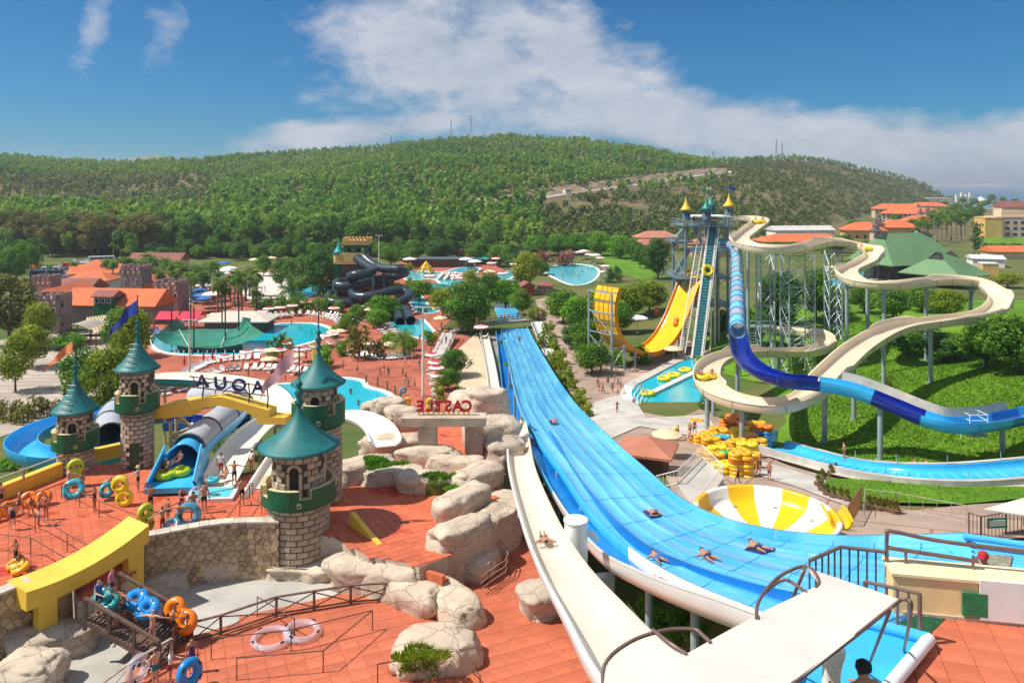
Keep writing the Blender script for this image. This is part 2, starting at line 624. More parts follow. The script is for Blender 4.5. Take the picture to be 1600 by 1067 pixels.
# ================================================================ foliage
def crown_arrays(rs,blobs,per,leaf,flat=0.0,quad=True,up=0.15):
    """leaf-sized faces over a cluster of lumps: returns verts, faces, tone per vertex"""
    V,T=[],[]
    for (c,r) in blobs:
        c=np.array(c,float); r=np.array(r if hasattr(r,'__len__') else (r,r,r),float)
        k=max(4,int(per*(r[0]*r[1]+r[0]*r[2])/2))
        d=rs.normal(size=(k,3)); d /= np.linalg.norm(d,axis=1)[:,None]
        rad=rs.uniform(.62,1.04,(k,1))
        p=c+d*r*rad
        nrm=d/r; nrm /= np.linalg.norm(nrm,axis=1)[:,None]
        nrm=nrm+rs.normal(size=(k,3))*.45+np.array([0,0,up]); nrm /= np.linalg.norm(nrm,axis=1)[:,None]
        a=rs.normal(size=(k,3)); u=np.cross(nrm,a); u /= np.linalg.norm(u,axis=1)[:,None]; w=np.cross(nrm,u)
        s=leaf*rs.uniform(.6,1.35,(k,1))
        tone=np.clip(.5+rs.normal()*.16+rs.normal(size=k)*.17,0,1)
        if quad:
            q=np.stack([p-u*s*.5,p+w*s*.42-nrm*s*.10,p+u*s*.5,p-w*s*.42-nrm*s*.10],1)
        else:
            q=np.stack([p-u*s*.6-w*s*.35,p+u*s*.6-w*s*.35,p+w*s*.75],1)
        V.append(q.reshape(-1,3)); T.append(np.repeat(tone,4 if quad else 3))
    return np.concatenate(V),np.concatenate(T),4 if quad else 3


def face_mesh(name,V,k,tone,mats,extra=None):
    """mesh of loose k-gons; extra = (verts, faces) with material 1"""
    me=bpy.data.meshes.new(name)
    n=len(V)
    nf=n // k
    me.vertices.add(n); me.loops.add(n); me.polygons.add(nf)
    me.vertices.foreach_set('co',np.asarray(V,np.float32).ravel())
    me.loops.foreach_set('vertex_index',np.arange(n,dtype=np.int32))
    me.polygons.foreach_set('loop_start',np.arange(0,n,k,dtype=np.int32))
    me.update(calc_edges=True)
    at=me.attributes.new('tone','FLOAT','POINT'); at.data.foreach_set('value',np.asarray(tone,np.float32))
    for m in (mats if isinstance(mats,(list,tuple)) else [mats]):me.materials.append(m)
    return me


L_pine=leafmat('pine_needles',(0.050,0.136,0.020),(0.134,0.275,0.031),(0.269,0.394,0.045))
L_broad=leafmat('broad_leaves',(0.042,0.131,0.013),(0.115,0.263,0.020),(0.250,0.404,0.033))
L_yellow=leafmat('yellow_green_leaves',(0.123,0.195,0.010),(0.246,0.338,0.018),(0.406,0.420,0.033))
L_dark=leafmat('dark_leaves',(0.022,0.090,0.019),(0.065,0.180,0.024),(0.138,0.292,0.044))
L_olive=leafmat('olive_brown_leaves',(0.092,0.108,0.022),(0.193,0.190,0.035),(0.313,0.270,0.055))
L_red=leafmat('oleander_flowers',(0.145,0.068,0.039),(0.290,0.105,0.078),(0.420,0.180,0.130))
L_bright=leafmat('fresh_leaves',(0.051,0.180,0.008),(0.123,0.330,0.013),(0.232,0.420,0.026))
L_palm=leafmat('palm_leaves',(0.043,0.128,0.013),(0.116,0.225,0.026),(0.232,0.330,0.058))
L_mix=leafmat('forest_leaves',(0.035,0.118,0.015),(0.101,0.254,0.021),(0.260,0.390,0.034))
L_scrub=leafmat('scrub_leaves',(0.071,0.124,0.018),(0.150,0.199,0.033),(0.247,0.276,0.053))
M_bark=mat('bark',(.13,.085,.055),.9,.3,4,.5)
M_palmbark=mat('palm_bark',(.20,.15,.10),.9,.25,6,.5)


def lumps(rs,n,w,h,z0,shape='round'):
    """lump centres of a crown w wide, h high, bottom at z0"""
    out=[]
    for i in range(n):
        a=rs.uniform(0,2*math.pi); t=(i+.5)/n
        if shape=='round':q=math.sqrt(max(0.02,1-(2*t-1)**2))*.62
        elif shape=='cone':q=(1-t)*.6+.06
        elif shape=='umbrella':q=.7*math.sqrt(rs.uniform(.1,1))*(0.5+.5*t)
        elif shape=='column':q=.42
        else:q=.65*math.sqrt(rs.uniform(0.05,1))
        q*=rs.uniform(.55,1.1)
        rr=w/2*rs.uniform(.30,.5)*(1.25 if shape=='column' else 1)
        zz=z0+h*(.1+.78*t)
        out.append(((math.cos(a)*q*w/2*1.15,math.sin(a)*q*w/2*1.15,zz),(rr,rr,min(rr*rs.uniform(.65,.95),h*.45))))
    return out


def trunk_mesh(name,rs,h,r,lean=.06,limbs=5,spread=1.6,n=7,m=None,top=.55):
    mb=MB()
    lx,ly=rs.uniform(-lean,lean)*h,rs.uniform(-lean,lean)*h
    pts=[(lx*t*t,ly*t*t,h*t-.3*(t==0)) for t in (0,.12,.35,.65,1)]
    mb.tube(pts,[r*1.35,r,r*.85,r*.65,r*.3],n)
    for i in range(limbs):
        t=rs.uniform(.45,.9); a=i*2.4+rs.uniform(0,1)
        b=Vector((lx*t*t,ly*t*t,h*t)); l=spread*rs.uniform(.6,1)
        e=b+Vector((math.cos(a)*l,math.sin(a)*l,l*rs.uniform(.4,.9)))
        mb.tube([b,b.lerp(e,.5)+Vector((0,0,-.06*l)),e],[r*.45,r*.3,r*.12],5)
    return mb.mesh(name,m or M_bark)


PROTO={}


def tree_proto(key,leaf_m,w,h,clear,n,per,leaf,shape,seed,trunk_r=.16,limbs=5,extra=None):
    rs=np.random.RandomState(seed)
    bl=lumps(rs,n,w,h-clear,clear,shape)+(extra or [])
    V,T,k=crown_arrays(rs,bl,per,leaf)
    cm=face_mesh(key+'_crown',V,k,T,leaf_m)
    tm=trunk_mesh(key+'_trunk',rs,clear+(h-clear)*.7,trunk_r,limbs=limbs,spread=w*.33)
    PROTO[key]=(cm,tm,w,h)


# kinds: crown and trunk meshes in true size, shared by the copies
tree_proto('pine',L_pine,6.5,12,3.2,22,45,.5,'umbrella',1)
tree_proto('pine2',L_pine,5.5,13,3.5,20,50,.48,'cone',2)
tree_proto('pine3',L_mix,7,11,2.5,24,45,.5,'round',3)
tree_proto('gum',L_olive,8,13,3,30,50,.48,'round',4,.22)
tree_proto('broad',L_broad,7,8,1.6,30,95,.34,'round',5,.2)
tree_proto('broad2',L_bright,7,7,1.2,30,95,.34,'round',6,.2)
tree_proto('yellow',L_yellow,6,7.5,1.7,28,100,.32,'round',7,.15)
tree_proto('dark',L_dark,7,9,1.3,32,95,.34,'round',8,.2)
tree_proto('cypress',L_dark,2.4,10,.5,16,60,.5,'column',9,.12,0)
tree_proto('willow',L_mix,10,11,2.0,50,70,.4,'round',10,.28)
tree_proto('shrub',L_broad,3.2,2.2,.1,14,90,.32,'bush',11,.06,3)
tree_proto('shrub_dark',L_dark,3.2,2.4,.1,14,90,.32,'bush',12,.06,3)
tree_proto('shrub_yellow',L_yellow,3.2,2.2,.1,14,90,.32,'bush',13,.06,3)
tree_proto('shrub_olive',L_olive,3.2,2.6,.1,14,90,.32,'bush',14,.06,3)
tree_proto('shrub_red',L_red,3.4,2.4,.1,14,90,.32,'bush',15,.06,3)
tree_proto('shrub_bright',L_bright,3.2,2.2,.1,14,90,.32,'bush',16,.06,3)
tree_proto('scrub',L_scrub,4,3.6,.2,10,26,.6,'bush',17,.08,2)


def palm_meshes(key,h,fr_len,nfr,droop,seed,r=.22,width=.5):
    rs=np.random.RandomState(seed)
    mb=MB(); mb.tube([(0,0,-.3),(.05,0,h*.3),(.12,.05,h*.7),(.15,.08,h)],[r*1.4,r,r*.9,r*1.05],8)
    for i in range(int(h/.5)):
        mb.lathe((.12*min(1,i*.5/h),.04,i*.5),[(r*.97,0),(r*1.08,.2),(r*.95,.45)],8)
    tm=mb.mesh(key+'_trunk',M_palmbark)
    V,T=[],[]
    for i in range(nfr):
        a=i*2.39996+rs.uniform(-.2,.2); el=R(rs.uniform(-25,82)); L_=fr_len*rs.uniform(.8,1.1)
        p=np.array([.15,.08,h]); dirh=np.array([math.cos(a),math.sin(a),0]); sd=np.array([-math.sin(a),math.cos(a),0])
        e=el; seg=7; prev=p; tone=np.clip(.5+rs.normal()*.2,0,1)
        for s in range(seg):
            e-=droop*(.5+s/seg)/seg*2
            d=dirh*math.cos(e)+np.array([0,0,1])*math.sin(e)
            nx=prev+d*L_/seg
            nr=np.cross(sd,d)
            wa=width*math.sin(math.pi*(s+.4)/(seg+.5))+.05
            for sg in (-1,1):
                for q in (0,.5):
                    b0=prev+(nx-prev)*q; b1=prev+(nx-prev)*(q+.38)
                    tip=(b0+b1)/2+sd*sg*wa*1.3+d*wa*.6-np.array([0,0,1])*wa*.45
                    V.append(np.stack([b0,b1,tip,tip-d*.05])); T+=[np.clip(tone+rs.normal()*.1,0,1)]*4
            prev=nx
    cm=face_mesh(key+'_crown',np.concatenate(V),4,T,L_palm)
    PROTO[key]=(cm,tm,fr_len*2,h+fr_len*.6)


palm_meshes('fan_palm',8.0,2.5,44,.75,21,.2,.42)
palm_meshes('fan_palm2',6.5,2.6,44,.8,22,.22,.42)
palm_meshes('date_palm',2.6,4.0,50,.6,23,.34,.42)

ORD=lambda k:('first','second','third','fourth','fifth','sixth','seventh','eighth','ninth','tenth')[k] if k<10 else f'{k + 1}th' if k%10>2 or k<20 else f'{k + 1}'+('st','nd','rd')[k%10]
NAMES={'pine':'pine_tree','pine2':'pine_tree','pine3':'pine_tree','gum':'eucalyptus_tree','cypress':'cypress_tree','willow':'willow_tree',
         'fan_palm':'palm_tree','fan_palm2':'palm_tree','date_palm':'palm_tree'}


def plant(key,loc,h=None,w=None,label='',group=None,rz=None,name=None,cat=None,rr=random.Random(77)):
    """one tree or shrub: an Empty at its foot with crown and trunk"""
    cm,tm,pw,ph=PROTO[key]
    sz=h/ph if h else 1.0
    sw=w/pw if w else sz
    nm=name or NAMES.get(key) or ('shrub' if key.startswith(('shrub','scrub')) else 'broadleaf_tree')
    t=thing(nm,label,cat or ('palm' if 'palm' in nm else 'shrub' if nm=='shrub' else 'tree'),loc,group,rr.uniform(0,6.28) if rz is None else rz)
    t.scale=(sw,sw,sz)
    inst('crown',cm,t)
    inst('trunk',tm,t)
    return t


def plant_px(key,px,base,top,label,wide=None,group=None,lift=0.0,**kw):
    """foot seen at (px, base), top at row top, width in photo pixels"""
    p=G(px,base)
    s=F/p.y
    return plant(key,p-Vector((0,0,.1)),(base-top)/s,(wide/s) if wide else None,label,group,**kw)


# ================================================================ the wood on the hills
rs=np.random.RandomState(42)
rp=np.array([(p.x,p.y) for p in road_pts])
spots=[]
while len(spots)<13000:
    px=rs.uniform(-120,1475)
    t=rs.uniform(0,1.03)**.9
    yb,yr=interp(px,BUV,BUY),interp(px,QUV,QUY)
    Y=yb+2+(yr-yb)*t
    X=(px-800)/F*Y
    d2=((rp[:,0]-X)**2+(rp[:,1]-Y)**2); j=d2.argmin(); dr=math.sqrt(d2[j]); near=Y<rp[j,1]
    if dr<6 or (near and dr<9) or (not near and dr<13 and 690<px<1150) or (dr<26 and rs.uniform()<.3):continue
    z=terr(X,Y); py=HY-(z-H)/Y*F
    n=mnoise.noise(Vector((X*.012,Y*.012,0)))+.5*mnoise.noise(Vector((X*.04,Y*.04,5)))
    dens,kind,hh=1.0,0,lerp(13,8,min(1,t*1.5))
    if px>1120 and py>244 and t<.93:dens,kind,hh=.85+.8*n,1,lerp(5.0,5.5,t)
    if px>1120 and t>=.93:dens,hh=.8,9
    elif 850<px<1130 and py>312+(px-850)*-.06 and near:dens,kind,hh=.72+.9*n,1,6.0
    elif 660<px<860 and py>332:dens,kind,hh=.95,0,10
    elif px<330 and 280<py<335:dens,kind,hh=.85+.7*n,1,6.5
    if px>1455:dens*=.4
    if kind==0 and n<-.55:dens=.5
    if rs.uniform()>dens:continue
    spots.append((Y,X,z,kind,hh*rs.uniform(.7,1.3),px))
spots.sort()
far,near_n=[],0
EDGE=[(40,'at the far left edge'),(80,'above the left street trees'),(120,'behind the parked coaches'),(160,'behind the restaurant roofs'),(205,'behind the two far flags'),(270,'behind the long brown shed'),(320,'behind the palm grove'),(370,'behind the wave pool loungers'),(430,'behind the cream parasols'),(480,'behind the date palm'),(530,'left of the far slide castle'),(580,'right behind the far slide castle'),(640,'behind the floodlight pole'),(700,'behind the dark clipped conifers'),(760,'behind the activity pool'),(820,'under the hill road'),(880,'behind the left hedge trees'),(960,'behind the middle hedge trees'),(1200,'behind the steel tower')]
side_word=lambda px:next(w for x,w in EDGE if px<x)
for Y,X,z,kind,hh,px in spots:
    if near_n<285 and kind==0 and px<1120 and 0<px:
        key=('gum' if (px<250 and near_n%3) else ('pine','pine2','pine3')[near_n%3])
        w=side_word(px)
        kd={'gum':'brownish gum','pine':'flat-topped pine','pine2':'pointed pine','pine3':'rounded pine'}[key]; sz='tall' if hh>12.5 else 'low'; rk_='front row' if Y<interp(px,BUV,BUY)+14 else 'rear row'
        plant(key,(X,Y,z-.3),hh*1.15,hh*1.15*rs.uniform(.55,.7),f'{sz} {kd} in the {rk_} of the wood, {w}',f'{sz} {kd}s of the {rk_}, {w}')
        near_n+=1
    else:far.append((X,Y,z,kind,hh))
tmpl=[]
for k in range(10):
    r_=np.random.RandomState(100+k)
    if k<7:
        bl=lumps(r_,7,.62,.8,.16,('round','cone','umbrella')[k%3])
        V,T,_=crown_arrays(r_,bl,420,.17,quad=False)
    else:
        bl=lumps(r_,5,1.1,.9,.0,'bush')
        V,T,_=crown_arrays(r_,bl,150,.26,quad=False)
    tmpl.append((V,T))
for nm,sel,m in (('forest',0,L_mix),('scrubland',1,L_scrub)):
    VV,TT=[],[]
    for X,Y,z,kind,hh in far:
        if kind!=sel:continue
        V,T=tmpl[rs.randint(0,7) if sel==0 else rs.randint(7,10)]
        a=rs.uniform(0,6.28); ca,sa=math.cos(a),math.sin(a)
        w=hh*rs.uniform(.8,1.15)
        VV.append(np.stack([(V[:,0]*ca-V[:,1]*sa)*w+X,(V[:,0]*sa+V[:,1]*ca)*w+Y,V[:,2]*hh+z],1))
        big=.30*mnoise.noise(Vector((X*.007,Y*.007,3)))+.12*mnoise.noise(Vector((X*.03,Y*.03,7)))
        TT.append(np.clip(T*.6+.2+big+rs.normal()*.13,0,1))
    me=face_mesh(nm,np.concatenate(VV),3,np.concatenate(TT),m)
    o=bpy.data.objects.new(nm,me); COL.objects.link(o); o['kind']='stuff'
    o['label']='dense green wood covering the hills behind the park' if sel==0 else 'low scrub dotted over the bare slopes of the hill'
# ================================================================ paving and pools of the lower park
def brickmat(name,c1,c2,mortar,scale,w=.5,h=.25,rough=.85,ms=.02,rot=0.0,var=.25):
    if name in MATS:return MATS[name]
    mt=bpy.data.materials.new(name); mt.use_nodes=True
    nt=mt.node_tree; N,L=nt.nodes.new,nt.links.new
    p=nt.nodes['Principled BSDF']; p.inputs['Roughness'].default_value=rough; p.inputs['Specular IOR Level'].default_value=.25
    tc=N('ShaderNodeTexCoord'); mp=N('ShaderNodeMapping'); mp.inputs['Rotation'].default_value=(0,0,rot)
    L(tc.outputs['Object'],mp.inputs[0])
    b=N('ShaderNodeTexBrick'); b.inputs['Scale'].default_value=scale; b.inputs['Color1'].default_value=(*c1,1); b.inputs['Color2'].default_value=(*c2,1)
    b.inputs['Mortar'].default_value=(*mortar,1); b.inputs['Brick Width'].default_value=w; b.inputs['Row Height'].default_value=h; b.inputs['Mortar Size'].default_value=ms
    L(mp.outputs[0],b.inputs['Vector'])
    nz=N('ShaderNodeTexNoise'); nz.inputs['Scale'].default_value=.11; nz.inputs['Detail'].default_value=8; nz.inputs['Roughness'].default_value=.65
    L(tc.outputs['Object'],nz.inputs['Vector'])
    rp=N('ShaderNodeValToRGB'); rp.color_ramp.elements[0].position=.35; rp.color_ramp.elements[1].position=.68
    rp.color_ramp.elements[0].color=(1-1.5*var,)*3+(1,); rp.color_ramp.elements[1].color=(1.0,1.0,1.0,1)
    L(nz.outputs['Fac'],rp.inputs[0])
    mx=N('ShaderNodeMix'); mx.data_type='RGBA'; mx.blend_type='MULTIPLY'; mx.inputs['Factor'].default_value=1
    L(b.outputs['Color'],mx.inputs['A']); L(rp.outputs[0],mx.inputs['B']); L(mx.outputs['Result'],p.inputs['Base Color'])
    MATS[name]=mt
    return mt


M_plaza=brickmat('red_paving',(.47,.125,.07),(.56,.17,.10),(.40,.13,.085),.25,.5,.5,.8)
M_beige=brickmat('beige_paving',(.52,.44,.36),(.58,.49,.41),(.36,.24,.19),.11,4.0,.25,.85,.018)
M_path=brickmat('path_paving',(.46,.33,.25),(.52,.385,.30),(.36,.19,.14),.09,1.2,.5,.85,.012,.5,.3)
M_concrete=mat('concrete',(.50,.46,.41),.85,.16,.35,.2)
M_sand=mat('pale_sand',(.62,.47,.31),.9,.12,.3,.1)
M_white=mat('white_paint',(.78,.77,.74),.45,.06,2)
M_offwhite=mat('cream_white',(.76,.71,.62),.5,.07,1.5)
M_coping=mat('pool_coping',(.76,.73,.68),.6,.08,1.2)
M_deck=mat('wave_pool_beach',(.74,.62,.56),.6,.1,.08)
M_grey=mat('grey_steel',(.30,.38,.42),.4,.12,2,metal=.3)
M_dkgrey=mat('dark_grey',(.06,.065,.07),.6,.2,3)
M_brown=mat('brown_wood',(.10,.055,.04),.7,.25,3,.3)
M_red=mat('red_fabric',(.62,.025,.035),.7,.12,3)
M_cream=mat('cream_fabric',(.72,.58,.36),.75,.1,3)
M_glass=mat('dark_glass',(.02,.03,.04),.12,.3,.5)


def watermat(name,c,c2,scale=.5):
    m=mat(name,c,.07,.2,scale,.35,3.2,spec=.5,rgb2=c2)  # two-tone noise in the colour stands in for caustic light
    return m


M_water=watermat('pool_water',(.008,.47,.56),(.012,.38,.50))
M_water2=watermat('shallow_water',(.10,.58,.66),(.06,.48,.60),.3)
M_basin=mat('basin_tile',(.25,.60,.66),.5,.1)

sheet('plaza',[(228,580),(212,540),(222,515),(296,476),(322,440),(400,415),(470,412),(560,432),(640,405),(760,405),(800,430),(745,470),(680,520),(735,525),(738,540),(712,600),(705,655),(560,658),(400,657),(235,655)],M_plaza,.05,14)
sheet('forecourt',[(-160,575),(-20,535),(60,522),(205,512),(222,560),(215,620),(120,640),(60,662),(-160,740)],M_beige,.05,10)
sheet('path',[(836,470),(862,462),(905,535),(942,570),(985,575),(1000,545),(1050,518),(1120,555),(1090,590),(985,600),(975,620),(1000,645),(1060,655),(1095,640),(1205,690),(1215,722),(1340,765),(1330,800),(1420,800),(1520,790),(1700,780),(1700,835),(1500,850),(1080,850),(1040,745),(960,700),(915,655),(880,590),(855,520)],M_path,.12,2.4)
sheet('pavement',[(985,615),(1010,655),(1105,650),(1130,690),(1060,680),(1000,668),(950,690),(915,650),(930,630)],M_concrete,.2,2.4)
sheet('concrete_slab',[(1165,716),(1225,733),(1335,768),(1325,795),(1240,762),(1190,748)],M_concrete,.2,2)
sheet('sand_strip',[(700,560),(745,520),(752,540),(776,665),(738,660),(716,600)],M_sand,.06,8)
sheet('lane_ground',[(760,525),(785,522),(800,690),(772,690)],mat('grey_gravel',(.33,.27,.23),.9,.2,2,.3),.07,8)


def smooth_outline(pts,n=5):return catmull(pts,n,True)


def pool(label,pix,water=None,z=0.0,cw=.9,ch=.22,name='swimming_pool',smooth=True,lift=.0,cat='pool',coping=M_coping):
    pts=[PZ(x,y,z) for x,y in pix]
    out=smooth_outline(pts) if smooth else pts
    n=len(out)
    area=sum(out[i].x*out[(i+1)%n].y-out[(i+1)%n].x*out[i].y for i in range(n))
    if area<0:out=out[::-1]
    c=sum(out,Vector())/n
    t=thing(name,label,cat,c)
    nr=[]
    for i in range(n):
        d=out[(i+1)%n]-out[i-1]; d.z=0; d.normalize()
        nr.append(Vector((d.y,-d.x,0)))
    up=Vector((0,0,1))
    mb=MB()
    rows=[[p+k*cw*1.0+up*.0 for p,k in zip(out,nr)],[p+k*cw+up*ch for p,k in zip(out,nr)],[p+up*ch for p in out],[p-up*.05 for p in out]]
    mb.grid(rows,False,True)
    mb.build('coping',coping,t)
    mb=drape([(p.x,p.y) for p in out],1,0,z+ch-.14)
    mb.build('water',water or M_water,t)
    return t


pool('large turquoise oval pool with the green ship shade standing in it',[(238,531),(250,521),(300,524),(375,523),(400,513),(440,507),(490,507),(514,515),(511,525),(480,537),(440,546),(400,553),(330,556),(270,553),(245,545)])
pool('blue splash pool of kidney shape behind the tall turrets',[(412,606),(470,601),(525,593),(561,596),(570,606),(600,615),(615,630),(600,643),(560,652),(470,648),(412,640)])
pool('small splash pool at the mouths of the dark tube slides',[(608,506),(632,501),(660,500),(680,522),(668,532),(628,522)],smooth=False,cw=.6)
pool('sprawling shallow activity pool beyond the willow',[(632,430),(650,424),(690,426),(720,419),(748,419),(742,430),(765,432),(800,424),(796,436),(765,441),(742,447),(718,456),(695,450),(680,437),(640,438)],M_water2)
pool('round children pool ringed by loungers behind the pink oleanders',[(852,424),(868,416),(900,413),(928,418),(934,428),(922,441),(898,446),(870,436)],M_water2)
pool('narrow lazy river beside the lowest loop of the tube slides',[(640,464),(655,461),(668,476),(690,482),(676,490),(650,486)],cw=.5)
pool('hotel pool with a stone island beside the green roof',[(1340,420),(1365,411),(1412,413),(1414,432),(1350,436)],cw=.8)
pool('lower blue terrace pool behind the raft slide columns',[(1286,441),(1320,436),(1352,440),(1352,456),(1288,455)],cw=.6)
pool('thin blue pool strip at the foot of the dark tower',[(505,452),(540,440),(546,448),(512,466)],cw=.4)
pool('pale blue resort pool near the coast',[(1500,322),(1546,320),(1548,326),(1502,328)],cw=1.2)
# the wave pool: a sloping pale beach running into the water
wp=[PZ(x,y,0) for x,y in [(376,432),(398,427),(440,428),(486,436),(522,440),(505,456),(470,470),(440,476),(400,474),(380,462)]]
wp=smooth_outline(wp,4)
t=thing('wave_pool','broad wave pool with a white beach below the date palm','pool',sum(wp,Vector())/len(wp))
drape([(p.x,p.y) for p in wp],1,0,.22).build('beach',M_deck,t)
ww=smooth_outline([PZ(x,y,.27) for x,y in [(462,437),(486,438),(521,442),(503,456),(468,468),(450,460),(452,446)]],4)
drape([(p.x,p.y) for p in ww],1,0,.27).build('water',M_water,t)
# semicircular splash pool of the towers
zc=.6
sp=[(985,618),(990,606),(1020,590),(1076,562),(1100,566),(1114,580),(1121,600),(1114,620),(1098,634),(1074,643),(1046,647),(1020,644),(1000,635),(990,627)]
tp=pool('semicircular landing pool with a straight tube channel below the steel tower',sp,z=zc,smooth=False,cw=1.4,ch=.4)
ch_a,ch_b=PZ(1012,619,zc+.3),PZ(1112,571,zc+.3)
mb=MB(); mb.beam(ch_a,ch_b,1.0,.7); mb.build('divider',M_coping,tp)
mb=MB()
a,b=PZ(983,606,zc),PZ(1070,560,zc)
mb.beam(a,b,1.6,.9); mb.build('quay',M_concrete,tp)
for k in range(5):
    a=PZ(982+k*4.6,610+k*5.2,zc+.6); b=PZ(992+k*4.6,600+k*3.0,zc+.6)
    MB().tube([a-Vector((0,0,.5)),a+Vector((0,0,.5)),b+Vector((0,0,.5)),b-Vector((0,0,.5))],.07,6).build('ladder_rail',M_white,tp)
sheet('lawn',[(1085,540),(1120,520),(1200,470),(1330,470),(1420,470),(1500,470),(1720,470),(1720,770),(1600,760),(1450,757),(1330,745),(1225,712),(1200,690),(1230,660),(1200,600),(1110,580)],M_grass,.10,3)
sheet('lawn_strip',[(776,560),(786,522),(800,560),(835,660),(880,740),(860,760),(825,690),(800,640)],M_grass,.12,3)
sheet('lawn_verge',[(1290,752),(1340,752),(1480,764),(1640,764),(1640,778),(1500,792),(1350,788),(1290,770)],M_grass,.22,2)
sheet('hotel_lawn',[(1536,368),(1620,366),(1640,385),(1538,388)],M_grass,.1,20)
sheet('garden',[(930,385),(1010,380),(1040,420),(1010,440),(950,420)],M_grass,.08,16)


# shaggy grass on the near lawn and verge, real blades in clumps
def grass(name,pix,n,label,hgt=.3,wid=.16,seed=3):
    rs_=np.random.RandomState(seed)
    poly=[G(x,y) for x,y in pix]
    ar=np.array([(p.x,p.y) for p in poly]); x0,y0=ar.min(0); x1,y1=ar.max(0)
    V,T=[],[]
    while len(V)<n:
        x,y=rs_.uniform(x0,x1),rs_.uniform(y0,y1)
        c=False; j=len(ar)-1
        for i in range(len(ar)):
            if (ar[i,1]>y)!=(ar[j,1]>y) and x<(ar[j,0]-ar[i,0])*(y-ar[i,1])/(ar[j,1]-ar[i,1])+ar[i,0]:c=not c
            j=i
        if not c or rs_.uniform()>60.0/y:continue
        z=terr(x,y); a=rs_.uniform(0,6.28); w=wid*rs_.uniform(.6,1.4); h=hgt*rs_.uniform(.4,1.2)
        dx,dy=math.cos(a)*w,math.sin(a)*w; lx,ly=rs_.normal(size=2)*h*.5
        V.append([(x-dx,y-dy,z),(x+dx,y+dy,z),(x+lx,y+ly,z+h)])
        T+=[np.clip(.5+.4*mnoise.noise(Vector((x*.1,y*.1,0)))+rs_.normal()*.15,0,1)]*3
    me=face_mesh(name,np.array(V).reshape(-1,3),3,T,leafmat('grass_blades',(.07,.16,.008),(.13,.27,.012),(.21,.36,.02)))
    o=bpy.data.objects.new(name,me); COL.objects.link(o); tag(o,label,kind='stuff')


grass('grass',[(1230,560),(1330,500),(1560,540),(1720,560),(1720,745),(1600,742),(1450,737),(1330,725),(1240,700),(1240,640)],60000,'lush green grass under the raft slides')
grass('grass',[(1290,755),(1340,752),(1480,766),(1640,766),(1640,776),(1500,790),(1350,786),(1295,770)],5000,'grass verge below the splash lane',.3,.14,4)
grass('grass',[(778,560),(786,524),(800,560),(835,660),(880,735),(865,755),(825,690),(800,640)],6000,'strip of grass between the straight lanes and the wide blue slide',.3,.2,5)
# ================================================================ the castle terrace
ZT,ZN=11.5,9.5


def randmat(name,rgb,rough=.7,amt=.35,scale=2.0,bump=.3,bscale=14,spec=.3,wet=None,hue=0.0):
    """like mat() but each object also has its own shade"""
    if name in MATS:return MATS[name]
    mt=mat(name,rgb,rough,.14,scale,bump,bscale,spec=spec)
    nt=mt.node_tree; N,L=nt.nodes.new,nt.links.new
    p=nt.nodes['Principled BSDF']; lk=p.inputs['Base Color'].links[0].from_socket
    oi=N('ShaderNodeObjectInfo')
    mr=N('ShaderNodeMapRange'); mr.inputs['To Min'].default_value=1-amt; mr.inputs['To Max'].default_value=1+amt*.6
    L(oi.outputs['Random'],mr.inputs[0])
    hs=N('ShaderNodeHueSaturation'); L(lk,hs.inputs['Color']); L(mr.outputs[0],hs.inputs['Value'])
    last=hs.outputs[0]
    tc=N('ShaderNodeTexCoord')
    if wet:
        gp=N('ShaderNodeNewGeometry')
        nz=N('ShaderNodeTexNoise'); nz.inputs['Scale'].default_value=wet[0]; nz.inputs['Detail'].default_value=6
        L(gp.outputs['Position'],nz.inputs['Vector'])
        rp=N('ShaderNodeValToRGB'); rp.color_ramp.elements[0].position=wet[1]; rp.color_ramp.elements[1].position=wet[1]+.06
        L(nz.outputs['Fac'],rp.inputs[0])
        mx=N('ShaderNodeMix'); mx.data_type='RGBA'; L(rp.outputs[0],mx.inputs['Factor']); L(last,mx.inputs['A'])
        mx.inputs['B'].default_value=(*wet[2],1); last=mx.outputs['Result']
        rr=N('ShaderNodeMapRange'); rr.inputs['To Min'].default_value=rough; rr.inputs['To Max'].default_value=.22
        L(rp.outputs[0],rr.inputs[0]); L(rr.outputs[0],p.inputs['Roughness'])
    L(last,p.inputs['Base Color'])
    return mt


M_brick=randmat('castle_brick',(.50,.40,.285),.85,.24,3,.5,12)
M_mortar=mat('mortar',(.11,.08,.055),.95,.2,3)
M_stone=randmat('rubble_stone',(.50,.36,.22),.9,.34,1.5,.6,8)
M_rock=mat('cast_rock',(.62,.51,.385),.85,.2,.6,.8,4,rgb2=(.45,.365,.275))
M_rockgrey=mat('cast_rock_grey',(.54,.45,.35),.85,.2,.5,.6,4,rgb2=(.39,.32,.25))
M_tile=randmat('terracotta_tile',(.57,.135,.062),.6,.18,.8,.15,10,spec=.35,wet=(.32,.60,(.47,.050,.018)))
M_tile2=randmat('pale_terracotta_tile',(.56,.15,.075),.62,.14,.6,.15,8,spec=.35,wet=(.45,.66,(.46,.10,.05)))
M_grout=mat('terracotta_grout',(.33,.085,.05),.85,.2,2)
M_teal=mat('teal_roof',(.004,.150,.150),.55,.2,1.1,.06,3,spec=.5)
M_green=mat('green_band',(.006,.110,.040),.5,.14,1.5,.05)
M_creamp=mat('cream_paint',(.66,.54,.30),.6,.14,1.6,.1)
M_yellow=mat('yellow_paint',(.84,.53,.06),.55,.09,1.0,.08,rgb2=(.75,.46,.05))
M_dark=mat('shadow_interior',(.03,.025,.02),.9,.2,2)  # near-black paint standing in for the shade inside windows and doorways
M_bedfloor=mat('pond_floor',(.50,.47,.42),.85,.2,.35,.25,rgb2=(.34,.32,.29))
